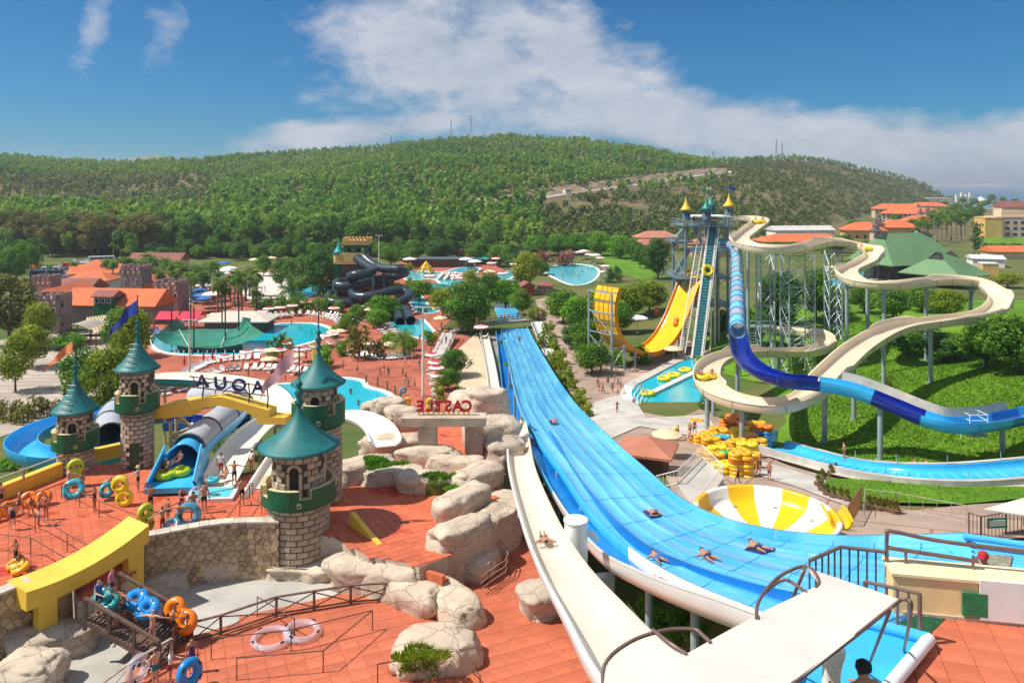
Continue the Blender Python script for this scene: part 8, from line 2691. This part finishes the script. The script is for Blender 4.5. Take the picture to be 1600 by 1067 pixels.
up90=R(90)
for lb,p,k,c,rot,R_,r in [
    ('tall yellow double ring held upright by the stubby turret',P1(118,760)+Vector((0,0,.95)),'double','lime',(R(75),R(90),R(20)),0.38,0.19),
    ('yellow double ring standing upright in the middle of the upper terrace',P1(191,790)+Vector((0,0,.95)),'double','yellow',(R(78),R(70),R(-10)),0.40,0.20),
    ('orange double ring lying against the yellow parapet',P1(56,790)+Vector((0,0,.45)),'double','orange',(R(50),0,R(15)),0.38,0.19),
    ('orange ring cut by the left edge of the photo',P1(2,812)+Vector((0,0,.5)),'double','orange',(R(55),0,R(60)),0.38,0.18),
    ('turquoise ring between the woman and the boy by the stubby turret',P1(115,776)+Vector((0,0,.5)),'single','sky',(R(60),0,R(30)),0.47,0.22),
    ('small turquoise ring held by the leaning girl',P1(166,780)+Vector((0,0,.6)),'single','sky',(up90,0,R(60)),0.35,0.17),
    ('lime double ring leaning at the rubble wall',P1(228,836)+Vector((0,0,1.0)),'double','lime',(R(80),R(85),R(50)),0.35,0.18),
    ('big clear blue ring held among the group at the terrace edge',P1(294,826)+Vector((0,0,.8)),'single','clearblue',(R(68),0,R(15)),0.53,0.24),
    ('second clear blue ring low in the group at the terrace edge',P1(268,836)+Vector((0,0,.5)),'single','clearblue',(R(40),0,R(-20)),0.38,0.18),
    ('clear ring held upright behind the stout man',P1(305,795)+Vector((0,0,.9)),'single','clear',(R(88),0,R(65)),0.38,0.17),
    ('turquoise ring lying across the ivory slide lip',P1(325,762)+Vector((0,0,.55)),'double','sky',(0,0,R(-8)),0.30,0.17),
    ('lime double ring sitting in the blue slide mouth',PY(270,742,52.6)+Vector((0,0,.15)),'double','lime',(R(4),0,R(35)),0.47,0.23),
    ('orange ring at the left edge with a child on it',P1(28,892)+Vector((0,0,.28)),'double','amber',(R(20),0,R(-40)),0.32,0.17),
    ('long blue double ring lifted on the ramp',br_at(.52,-.2)+Vector((0,0,1.0)),'double','blue',(R(20),R(14),R(-30)),0.40,0.22),
    ('green ring at the head of the ramp',br_at(.12,.35)+Vector((0,0,.7)),'double','teal',(R(25),R(10),R(-35)),0.32,0.17),
    ('big orange double ring carried down the ramp',br_at(.93,-.95)+Vector((0,0,.85)),'double','orange',(R(60),R(30),R(-25)),0.40,0.21),
    ('clear ring held upright at the bottom edge',PN(216,1075)+Vector((0,0,.9)),'single','clear',(R(85),0,R(70)),0.43,0.20),
    ('blue ring held by the boy at the bottom edge',PN(296,1078)+Vector((0,0,.8)),'single','blue',(R(80),0,R(55)),0.41,0.22),
    ('clear swim ring lying flat on the lower terrace, left of two',PN(424,1001)+Vector((0,0,.14)),'single','clear',(0,0,0),0.86,0.16),
    ('clear swim ring lying flat on the lower terrace, right of two',PN(472,991)+Vector((0,0,.16)),'single','clear',(R(3),R(4),.5),0.78,0.19),
    ('amber double ring upright on the red plaza',PZ(637,642,0)+Vector((0,0,1.0)),'double','amber',(up90,up90,0),0.38,0.18),
    ('yellow double ring behind the red letters',PZ(672,650,0)+Vector((0,0,1.6)),'double','yellow',(up90,up90,.3),0.38,0.18),
    ('blue ring carried near the splash pool',PZ(630,618,0)+Vector((0,0,.8)),'single','sky',(up90,0,.3),0.38,0.17),
    ('light blue ring by the red letters',PZ(653,652,0)+Vector((0,0,.8)),'single','sky',(up90,0,.3),0.38,0.17),
    ('orange ring near the tube slide pool',PZ(697,528,0)+Vector((0,0,1.0)),'single','orange',(up90,0,.2),0.47,0.28),
    ('amber ring near the tube slide pool',PZ(679,532,0)+Vector((0,0,1.0)),'double','amber',(up90,up90,.5),0.38,0.20),
    ('yellow ring held at the left of the ring pile',G(1056,690)+Vector((0,0,.8)),'double','yellow',(up90,up90,.6),0.32,0.17),
    ('yellow ring lying on the pavement by the landing pool',G(1088,660)+Vector((0,0,.25)),'double','amber',(0,0,.2),0.38,0.17),
    ('orange rider ring sliding down the yellow half-pipe',C0+dd*7.3+wv*.3+Vector((0,0,6.5)),'double','orange',(R(-35),R(-48),R(60)),0.38,0.20),
    ('orange ring beside the path behind the half-pipe',G(1026,494)+Vector((0,0,1.3)),'double','orange',(up90,up90,.4),0.47,0.26)]:
    swim_ring(lb,p,k,c,rot,R_,r)
person('rider lying in the lime ring, left of two',PY(265,744,52.6)+Vector((-.3,0,.35)),'sit',150,0,'black',0); person('rider lying in the lime ring, right of two',PY(278,733,52.9)+Vector((0,.2,.35)),'sit',150,2,'red',0)
# rafts with riders on the raft slide, and on the lift
for lb,pxy,c,n in (('yellow raft with riders near the top of the raft slide',(1186,349),'yellow',2),('yellow raft with riders in the lower left bend of the raft slide',(1118,592),'yellow',2),('small yellow raft on the middle bend of the raft slide',(1350,395),'yellow',1)):
    i=min(range(len(rp_)),key=lambda k:abs(800+F*rp_[k].x/rp_[k].y-pxy[0])+abs(HY+F*(H-rp_[k].z)/rp_[k].y-pxy[1])); p=rp_[i]+Vector((0,0,.35))
    swim_ring(lb,p,'double',c,(0,0,.5),.62,.27)
    for k in range(n):person('rider sitting in the '+lb.split(' with')[0].split(' on')[0]+(' near the top' if 'top' in lb else ' in the lower bend' if 'lower' in lb else ' on the middle bend')+(', left' if k==0 and n>1 else ', right' if n>1 else ''),p+Vector((-.7+1.4*k,0,.05)),'sit',120+60*k,0,('black','navy')[k],0)
swim_ring('yellow ring riding up the conveyor lift',ca.lerp(cb,.62)+cn*.35,'single','yellow',(cn.to_track_quat('Z','Y').to_euler()),.85,.34)
swim_ring('yellow ring at the top of the conveyor lift',cb+Vector((0,0,.5)),'single','yellow',(R(20),0,0),.85,.34)
for lb,x,y in (('nearest the quay steps',1012,614),('second from the quay steps',1038,591),('second from the lift',1054,586),('nearest the lift',1071,578)):swim_ring('yellow round ring floating in the landing channel, '+lb,PZ(x,y,1.15),'single','yellow',(0,0,0),.85,.33)
p=G(1436,741); swim_ring('yellow raft with two bathers on the run-out lane',p+Vector((0,0,.5)),'double','yellow',(0,0,-.1),.6,.24)
for k in (0,1):person('bather lying in the raft on the run-out lane, '+('left' if k==0 else 'right'),p+Vector((-.5+k,0,.5)),'sit',90,0,'red',0)
# the pile: stacks of double rings
rr=random.Random(21)
for x,y,n,c in [(1108,684,2,'amber'),(1122,676,2,'amber'),(1138,668,3,'orange'),(1152,662,3,'orange'),(1146,655,2,'orange'),(1165,672,3,'orange'),(1182,676,4,'amber'),(1192,682,4,'orange'),(1096,694,3,'amber'),(1112,698,3,'amber'),(1128,690,2,'sky'),(1140,684,3,'amber'),(1156,686,4,'yellow'),(1170,692,3,'amber'),(1104,712,2,'amber'),(1120,712,3,'yellow'),(1136,706,3,'amber'),(1152,706,4,'amber'),(1116,728,4,'amber'),(1134,726,4,'green'),(1152,722,4,'amber'),(1168,716,5,'yellow'),(1184,706,4,'amber'),(1140,742,3,'yellow'),(1158,746,7,'amber'),(1172,734,5,'amber'),(1088,690,2,'amber'),(1128,738,3,'yellow')]:
    g=G(x,y)
    for k in range(n):
        cc_=c if k>=n-2 else rr.choice((c,'amber','yellow','blue' if rr.random()<.4 else 'orange'))
        where=('back' if y<680 else 'middle' if y<712 else 'front')+(' left' if x<1118 else ' right' if x>1160 else ' centre'); lv=('bottom','second','third','fourth','fifth','sixth','seventh')[k]
        swim_ring(f'{cc_} double ring, {lv} of its stack, {where} of the big ring pile',g+Vector((rr.uniform(-.08,.08),rr.uniform(-.08,.08),.17+.31*k)),'double',cc_,(rr.uniform(-.04,.04),rr.uniform(-.04,.04),rr.uniform(-.3,.3)),.44,.19,f'{cc_} rings of the pile, {where}, {lv}',False)
t=None

# ================================================================ loungers and parasols
mb=MB()
mb.box((0,.05,.32),(.66,1.25,.07)); mb.box((0,.92,.58),(.66,.72,.07),rot=Matrix.Rotation(R(48),3,'X'))
for x in (-.29,.29):
    for y in (-.5,.55):mb.box((x,y,.15),(.06,.08,.3))
LM={'white':mb.mesh('lounger',M_white),'blue':mb.mesh('lounger',mat('blue_lounger',(.05,.22,.55),.6,.1,2))}
LGRP={}


def loungers(lab,pix,n,turn=0.0,rows=1,col='white',z=None,gap=2.3,mixed=0.0):
    pts=resample(catmull([PZ(x,y,.04) for x,y in pix],6),.5); pts=resample(pts,max(.5,sum((b-a).length for a,b in zip(pts,pts[1:]))/max(1,n-1)))
    for i,p in enumerate(pts):
        tg_=pts[min(i+1,len(pts)-1)]-pts[max(0,i-1)]; a=math.atan2(tg_.y,tg_.x)+R(turn)
        for r_ in range(rows):
            off=Vector((-math.sin(a),math.cos(a),0))*gap*r_
            c='blue' if rr.random()<mixed else col
            o=inst('sun_lounger',LM[c],None,p+off+Vector((rr.uniform(-.15,.15),rr.uniform(-.15,.15),0)),a+rr.uniform(-.12,.12)); o.scale=(1.1,1.1,1.1)
            tag(o,f'{c} lounger {lab}, {ORD(i)} along'+(f', {ORD(r_)} row' if rows>1 else ''),'lounger',f'loungers {lab}')


loungers('along the upper rim of the oval pool',[(392,503),(430,497),(475,492),(512,498),(540,512)],26,0,2)
loungers('in the upper arc below the oval pool',[(298,584),(325,570),(365,564),(405,562)],17)
loungers('in the lower arc below the oval pool',[(318,594),(345,582),(395,578),(450,582),(470,584)],18)
loungers('along the top of the red plaza',[(540,555),(575,560),(610,562),(645,558)],18)
loungers('diagonally beside the oval pool corner',[(452,566),(470,554),(490,545),(530,538)],10)
loungers('in the column left of the lane garden',[(668,583),(674,600),(678,620),(676,642)],8,-90,2)
loungers('beside the tube slide pool',[(566,500),(585,510),(603,524),(612,530)],11,-20,2)
loungers('left of the wave pool',[(300,478),(318,460),(334,444),(352,430)],13,-60,3,'white',None,3.2,.6)
loungers('around the round children pool',[(900,409),(925,412),(946,422),(946,440)],12,180,2,'white',None,2.6)
loungers('beyond the activity pool',[(745,416),(775,414),(800,420),(800,440),(770,450)],14,0,2,'white',None,2.6)
loungers('left of the ship shade',[(222,528),(236,523),(252,518)],6,0,1,'white',None,2,.4)
loungers('under the cream parasols beyond the wave pool',[(395,420),(412,418),(430,420)],8,0,1,'white',None,2,.4)
loungers('beside the tall turrets',[(262,618),(254,606),(285,612)],5)
loungers('on the hotel pool terrace',[(1270,432),(1285,424),(1320,428)],8,0,1,'white',None,2,.5)
U_red=mat('parasol_red',(.55,.02,.03),.7,.1,2); U_white=mat('parasol_white',(.76,.72,.68),.7,.06,2); U_pink=mat('parasol_pink',(.62,.22,.22),.7,.1,2)


def para_mesh(ms,r=1.35,h=2.35):
    mb=MB()
    for k in range(8):
        a0,a1=k*math.pi/4,(k+1)*math.pi/4; P=lambda a,q_,z:(q_*math.cos(a),q_*math.sin(a),z)
        mb.cur=0; mb.add([(0,0,h+.45),P(a0,r*.6,h+.24),P(a1,r*.6,h+.24)],[(0,1,2)],False)
        mb.cur=1; mb.add([P(a0,r*.6,h+.24),P(a0,r,h),P(a1,r,h),P(a1,r*.6,h+.24)],[(0,1,2,3)],False)
        mb.cur=0; mb.add([P(a0,r,h),P(a0,r,h-.16),P(a1,r,h-.16),P(a1,r,h)],[(0,1,2,3)],False)
    return mb.mesh('canopy',ms)


mb=MB(); mb.tube([(0,0,0),(0,0,2.8)],.04,6); mb.cyl((0,0,0),.28,.1,10); PM=mb.mesh('pole',M_offwhite)
mb=MB(); mb.lathe((0,0,0),[(.16,1.1),(.2,1.4),(.13,2.2),(.02,2.8)],8); CLM=mb.mesh('canopy',U_red)
UM={'red':para_mesh([U_red,U_white]),'pink':para_mesh([U_pink,U_white]),'cream':para_mesh([M_cream,M_cream],1.5),'white':para_mesh([U_white,U_white],1.7),'blue':para_mesh([mat('parasol_blue',(.03,.15,.45),.7,.1,2)]*2,1.6),'closed red':CLM}
def parasol(where,c,spots,s=1.0):
    for k,(x,y) in enumerate(sorted(spots)):
        t=thing('parasol',f'{c} parasol {where}'+f', {ORD(k)} from left'*(len(spots)>1),'parasol',PZ(x,y,0) if y<655 else G(x,y),f'{c} parasols {where}'); t.scale=(s,s,s)
        inst('canopy',UM[c],t,(0,0,0),rr.uniform(0,1)); inst('pole',PM,t)


parasol('along the top of the red plaza','red',[(579,556)]); parasol('along the top of the red plaza','cream',[(609,557)]); parasol('along the top of the red plaza','closed red',[(562,555),(540,552),(590,556)])
parasol('in the column by the lane garden','red',[(675,575),(680,588),(682,597),(684,610)]); parasol('in the column by the lane garden','closed red',[(678,583)])
parasol('between the arcs below the oval pool','closed red',[(345,575),(365,573),(395,572),(407,578),(478,570),(318,572),(332,570),(440,570)]); parasol('between the arcs below the oval pool','cream',[(420,582),(425,567),(464,576)]); parasol('between the arcs below the oval pool','red',[(408,567),(437,567),(445,556),(352,578),(386,570),(470,566),(456,586)])
parasol('around the oval pool corner','pink',[(508,543),(520,540)]); parasol('around the oval pool corner','cream',[(521,536),(530,535)]); parasol('around the oval pool corner','closed red',[(505,600),(497,572)])
parasol('behind the upper oval pool loungers','red',[(387,514),(398,510),(410,504),(420,499),(438,497),(457,494),(478,488),(378,519),(522,498)],1.1); parasol('behind the upper oval pool loungers','closed red',[(445,495),(492,494),(502,500)])
parasol('beside the tube slide pool','cream',[(566,497),(576,500),(680,498),(688,515)],1.1); parasol('on the footbridge side of the plaza','pink',[(752,532)],1.2)
parasol('left of the wave pool','white',[(320,466),(336,452),(350,440),(330,482),(358,436),(364,444)],1.6); parasol('left of the wave pool','blue',[(312,474),(318,482),(328,452),(350,426),(316,488)],1.5)
parasol('in a row beyond the wave pool','cream',[(398,420),(408,419),(416,417),(424,417)],1.5)
parasol('beyond the activity pool','red',[(748,412),(768,426),(775,418),(792,414),(798,404),(804,428),(786,444),(772,450),(755,455),(720,452),(672,448),(712,448)],1.5); parasol('beyond the activity pool','cream',[(765,441),(757,450)],1.5); parasol('beyond the activity pool','white',[(728,420),(742,424),(640,420)],1.6)
parasol('around the round children pool','pink',[(905,406),(920,410),(938,416),(946,430),(944,440)],1.4); parasol('around the round children pool','white',[(912,405),(930,412)],1.5)
parasol('by the ship shade','red',[(224,525),(337,506),(330,512)]); parasol('by the ship shade','closed red',[(240,524),(288,580)]); parasol('by the ship shade','cream',[(330,510)])
parasol('behind the half-pipe','white',[(996,520)],1.4); parasol('beside the landing pool quay','cream',[(1052,568)],1.15); parasol('beside the tile-roofed kiosk','cream',[(1042,716)],1.0); parasol('on the hotel pool terrace','cream',[(1300,432)],1.4)
# chairs by the covered bar, potted plants
mb=MB(); mb.cyl((0,0,0),.26,.42,10,.34); POT=mb.mesh('pot',mat('brown_pot',(.20,.11,.07),.8,.2,3))
for k,(x,y) in enumerate([(1285,752),(1278,762),(1284,770),(1292,777),(1302,781),(1313,783),(1323,786),(1358,796),(1366,798),(1375,800),(1385,801),(1394,803),(1400,805),(1298,744),(1306,742)]):
    g='in the row edging the grass verge' if k<7 or k>12 else 'in the row along the wire fence'
    t=thing('potted_plant',f'potted plant {g}, {ORD(k)} of the pots','potted plant',G(x,y),f'potted plants {g}')
    inst('pot',POT,t); o=inst('foliage',PROTO['shrub_olive'][0],t,(0,0,.35)); o.scale=(.22,.22,.3)

# ================================================================ trees and shrubs of the park
PL=[                                                   
    ('gum',14,540,425,95,'big grey-green tree at the left edge above the forecourt'),('yellow',60,545,470,50,'pale tree left of the front left castle tower'),('yellow',24,612,520,62,'young street tree in the left forecourt, nearest the edge'),
    ('yellow',50,575,505,62,'yellowish tree behind the young street tree'),('broad',128,640,545,78,'leafy tree right behind the stubby turret'),('yellow',172,660,540,85,'yellow-green tree between the two slim turrets'),('yellow',205,610,478,70,'tall yellow-green tree behind the slim turret'),('broad',190,560,482,60,'dark green tree in front of the pergola'),
    ('shrub_dark',84,520,468,34,'ivy mass climbing the front left castle tower'),('broad2',107,545,520,60,'clipped hedge below the front left castle tower'),
    ('broad',440,450,405,40,'round tree left of the far dark tower'),('dark',470,462,395,62,'tall dark tree beside the wave pool'),('dark',505,470,388,56,'tall dark tree left of the far slide castle'),('broad',412,432,398,30,'round tree behind the cream parasols'),
    ('date_palm',458,480,430,58,'broad date palm at the wave pool corner'),('date_palm',631,558,512,52,'low bushy palm at the end of the plaza loungers'),('shrub_olive',560,562,506,46,'tall straw-coloured bush in the plaza island'),('broad',545,520,488,36,'green bush behind the straw-coloured bush'),('shrub_olive',590,560,530,40,'straw bush right of the plaza island'),
    ('shrub_bright',505,575,540,42,'bright bush beside the lime-pennant turret'),('shrub_dark',430,558,522,34,'rounded bush by the oval pool edge'),('shrub_yellow',450,545,524,28,'small bush by the oval pool edge'),
    ('broad2',600,500,462,60,'green bush under the lowest tube loop'),('broad2',590,512,482,44,'green bush in front of the lowest tube'),('broad',560,500,476,34,'bush left of the lowest tube'),('broad',622,470,442,40,'bush right of the far slide castle'),
    ('willow',732,520,438,82,'large weeping willow beside the footbridge'),('yellow',692,497,448,52,'yellow-green tree left of the willow'),('broad',655,470,438,50,'green tree above the lazy river'),('broad',765,480,425,44,'tree behind the willow crown'),('yellow',738,460,420,34,'thin-leaved tree in the activity pool garden'),
    ('broad2',790,480,436,58,'round green tree beyond the landing lanes'),('yellow',822,455,392,56,'bright yellow-green tree left of the round children pool'),('broad',815,492,450,40,'tree right of the landing lanes'),('yellow',838,510,478,36,'yellow bush right of the landing lanes'),
    ('dark',690,410,372,38,'dark clipped conifer block behind the activity pool, left'),('dark',678,412,376,30,'dark clipped conifer block behind the activity pool, right'),('broad',745,412,378,44,'tree behind the activity pool parasols'),('broad',780,416,384,40,'tree behind the right end of the activity pool'),('broad',640,415,388,34,'tree behind the left end of the activity pool'),('yellow',765,412,388,24,'yellow tree behind the activity pool'),('broad',610,415,385,36,'tree right of the far slide castle'),
    ('shrub_red',850,418,392,40,'pink oleander mass beside the round children pool, left'),('shrub_red',885,416,392,44,'pink oleander mass beside the round children pool, right'),('shrub_red',715,402,388,36,'pink oleander hedge far behind the activity pool'),
    ('broad2',840,400,368,44,'clipped round hedge tree, leftmost of the long hedge row'),('broad2',872,398,366,46,'clipped round hedge tree, second of the long hedge row'),('broad2',905,398,364,48,'clipped round hedge tree, middle of the long hedge row'),('broad2',938,400,362,48,'clipped round hedge tree, fourth of the long hedge row'),('broad2',970,404,368,48,'clipped round hedge tree, fifth of the long hedge row'),('broad',990,408,374,36,'clipped round hedge tree, right end of the long hedge row'),
    ('dark',1028,436,370,46,'dark broad tree left of the steel tower'),('broad',1000,420,384,24,'slim tree beside the dark broad tree'),('shrub_dark',952,442,418,22,'small dark bush by the garden lawn, left'),('shrub_dark',965,440,416,20,'small dark bush by the garden lawn, right'),
    ('broad',880,505,452,62,'bush on the path, left end of the shrubbery'),('broad2',905,512,462,66,'bush of the shrubbery left of the half-pipe'),('yellow',940,500,448,60,'yellowish bush behind the half-pipe frame'),('yellow',985,498,444,76,'broad bright bush inside the half-pipe curve'),('yellow',1015,488,436,62,'bright bush right of the half-pipe curve'),('broad2',965,520,470,56,'bush low behind the half-pipe'),
    ('shrub_yellow',868,490,470,40,'hedge end beside the ramp'),('broad',915,560,500,58,'dark rounded bush by the path'),('broad',925,585,535,62,'dark rounded bush nearest the landing pool'),('dark',895,545,505,44,'small dark bush beside the path'),('shrub_bright',1000,570,540,44,'bush under the half-pipe bottom'),('shrub_bright',1040,552,525,40,'bush right of the half-pipe bottom'),('shrub_bright',965,575,548,34,'bush below the half-pipe frame'),
    ('dark',1124,525,482,40,'round dark bush under the steel tower'),('shrub_bright',1100,578,555,30,'small bush at the foot of the lift'),('shrub_dark',1105,640,612,30,'shrub in the planter by the landing pool'),
    ('broad',710,588,545,54,'rounded shrub by the sandy strip, upper'),('broad',700,610,575,44,'rounded shrub by the sandy strip, lower'),('shrub_yellow',688,628,600,24,'yellowish plants beside the lounger column'),
    ('broad',1590,585,492,130,'huge spreading shrub at the right edge of the lawn'),('broad',1540,575,505,90,'spreading shrub left of the huge one on the lawn'),('broad',1420,560,512,62,'dark bush under the middle raft loop'),('dark',1475,566,516,74,'grey-green bush under the right raft loop'),('broad',1395,500,448,70,'bush between the raft loops, left'),('yellow',1480,500,452,64,'yellowish bush between the raft loops, right'),('broad',1440,488,446,60,'bush between the raft loops, middle'),('broad',1300,505,450,56,'bush behind the lattice towers'),('broad',1350,490,448,50,'bush right of the lattice towers'),('shrub_yellow',1385,610,585,24,'small yellow bush on the lawn'),('broad',1170,545,480,60,'dark bush behind the blue tube'),('dark',1215,525,420,70,'tall dark tree behind the broad lattice tower'),('broad',1275,500,420,66,'tree between the lattice towers'),('broad',1325,450,405,40,'bush by the lower hotel pool'),('yellow',1575,450,425,50,'yellow bush right of the green pavilion'),
    ('cypress',1522,398,340,14,'dark cypress beside the hotel lawn, left'),('cypress',1530,396,344,14,'dark cypress beside the hotel lawn, right'),('broad',1310,395,368,40,'tree in front of the orange lodge'),('broad',1385,395,370,30,'bush at the foot of the hotel tower')]
for k,x,b,tp,w,lb in PL:
    plant_px(k,x,b,tp,lb,w)
rs2=np.random.RandomState(8)


def row(key,lab,spots,hpx,wpx=None,group=True):
    for k,(x,y) in enumerate(sorted(spots)):
        h=hpx*rs2.uniform(.85,1.15); plant_px(key,x,y,y-h,lab+f', {ORD(k)} from left',(wpx or h)*rs2.uniform(.85,1.15),lab+', and its like' if group else None)


row('fan_palm','tall fan palm in the grove behind the castle restaurant',[(x,452+(i*7)%26) for i,x in enumerate(range(232,345,6))],54,27)
row('fan_palm2','fan palm on the island before the wave pool',[(372,475),(384,470),(366,480),(395,478),(378,492),(346,478),(340,490),(390,464)],56,34)
row('fan_palm','fan palm beside the restaurant hall',[(168,444),(176,448),(186,440),(200,438),(212,436),(222,440),(114,445)],38,24)
row('fan_palm','tall fan palm in front of the orange hotel roofs',[(1434,380),(1442,378),(1449,384),(1456,376),(1464,380),(1471,374),(1478,378),(1486,376),(1494,372),(1502,376),(1508,370),(1460,368),(1480,366)],40,20)
row('fan_palm2','fan palm by the hotel pools',[(1356,412),(1350,404),(1404,410),(1398,402),(1440,424),(1448,420),(1310,400),(1300,408)],36,24)
row('broad','round tree in the far garden strip behind the pools',[(x,402+(i*5)%10) for i,x in enumerate(range(350,640,17))],26,26)
row('shrub','low shrub in the planting behind the red parasols',[(x,484+(i*5)%8) for i,x in enumerate(range(402,534,9))],24,24)
row('shrub_olive','dry hedge along the left forecourt',[(x,660+i*2 if x<40 else 655-(x>120)*6) for i,x in enumerate((0,18,36,54,74,94,150,168))],34,36)
row('shrub_bright','lush shrub on the slope below the blue coil',[(10,735),(34,728),(56,742),(20,712),(44,704),(70,730),(90,738),(300,706),(320,690),(385,690),(340,705)],20,34)
row('shrub_yellow','leafy plant along the right side of the wide slide',[(853+i*7.2,528+i*14) for i in range(10)]+[(848,545),(866,575),(880,605),(896,640)],22,26)
row('shrub_bright','leafy plant in the gap under the speed slides',[(1010,960),(1035,975),(1060,985),(1020,990),(1085,1000),(1050,1010),(1075,962)],30,46)
row('shrub_bright','tuft beside the straight lanes',[(785,540),(792,575),(800,610),(812,640),(820,670)],12,16)
row('broad','tree in the wood corner behind the coaches',[(x,440-(x%13)) for x in range(2,60,12)],50,34)
row('broad','tree on the flat land towards the coast',[(x,332-(i*7)%16) for i,x in enumerate(range(1468,1600,9))],12,14)
row('broad','bush lining the hotel lawn',[(x,390) for x in range(1540,1600,9)],10,12)
row('shrub','shrub around the activity pool',[(640,446),(652,448),(700,458),(720,464),(735,440),(758,462),(775,462),(806,446),(640,424),(760,408),(730,410)],12,18)

# the band of trees between the park and the wood
for i,(x,y) in enumerate([(x,398+(i*11)%9) for i,x in enumerate(range(205,660,13))]):
    plant_px(('broad','pine3','broad2','dark')[i%4],x,y,y-rs2.uniform(20,34),('green','pine-like','fresh green','dark')[i%4]+f' tree in the belt before the wood, {ORD(i)} from left',rs2.uniform(22,34),('green','pine-like','fresh green','dark')[i%4]+' trees in the belt between the pools and the wood')
row('pine3','tree beside the parking behind the restaurant',[(x,428-(i*9)%14) for i,x in enumerate(range(2,62,9))]+[(196,402),(204,410),(186,404)],44,30)
row('broad','tree among the hotel gardens on the flat',[(1320,384),(1336,362),(1400,352),(1428,362),(1500,352),(1512,348),(1526,340),(1480,344),(1494,340),(1420,395),(1432,402),(1290,400),(1240,400),(1210,398)],20,24)
row('dark','tree of the grove right of the activity pool',[(800,418),(812,424),(845,430),(800,408),(830,405),(770,402),(752,398),(725,400),(655,402),(705,402)],26,30)
row('shrub_bright','leafy bush in the beds of the red plaza',[(532,556),(552,540),(572,548),(606,545),(615,540),(645,548),(520,528),(536,520),(672,540)],22,26)
row('fan_palm2','young fan palm by the white beach',[(402,470),(376,462),(360,470),(352,488),(400,486),(318,470),(308,462)],46,30)
# ================================================================ a little summer haze over the whole place
hz=bpy.data.materials.new('haze'); hz.use_nodes=True
hn=hz.node_tree; hn.nodes.clear()
pv=hn.nodes.new('ShaderNodeVolumePrincipled'); pv.inputs['Density'].default_value=HAZE; pv.inputs['Color'].default_value=(.86,.92,1,1); pv.inputs['Anisotropy'].default_value=.3
hn.links.new(pv.outputs[0],hn.nodes.new('ShaderNodeOutputMaterial').inputs['Volume'])
tag(MB().box((0,29000,69.4),(130000,62000,165.6)).build('haze',hz),'thin summer haze over the park and the hills',kind='stuff')
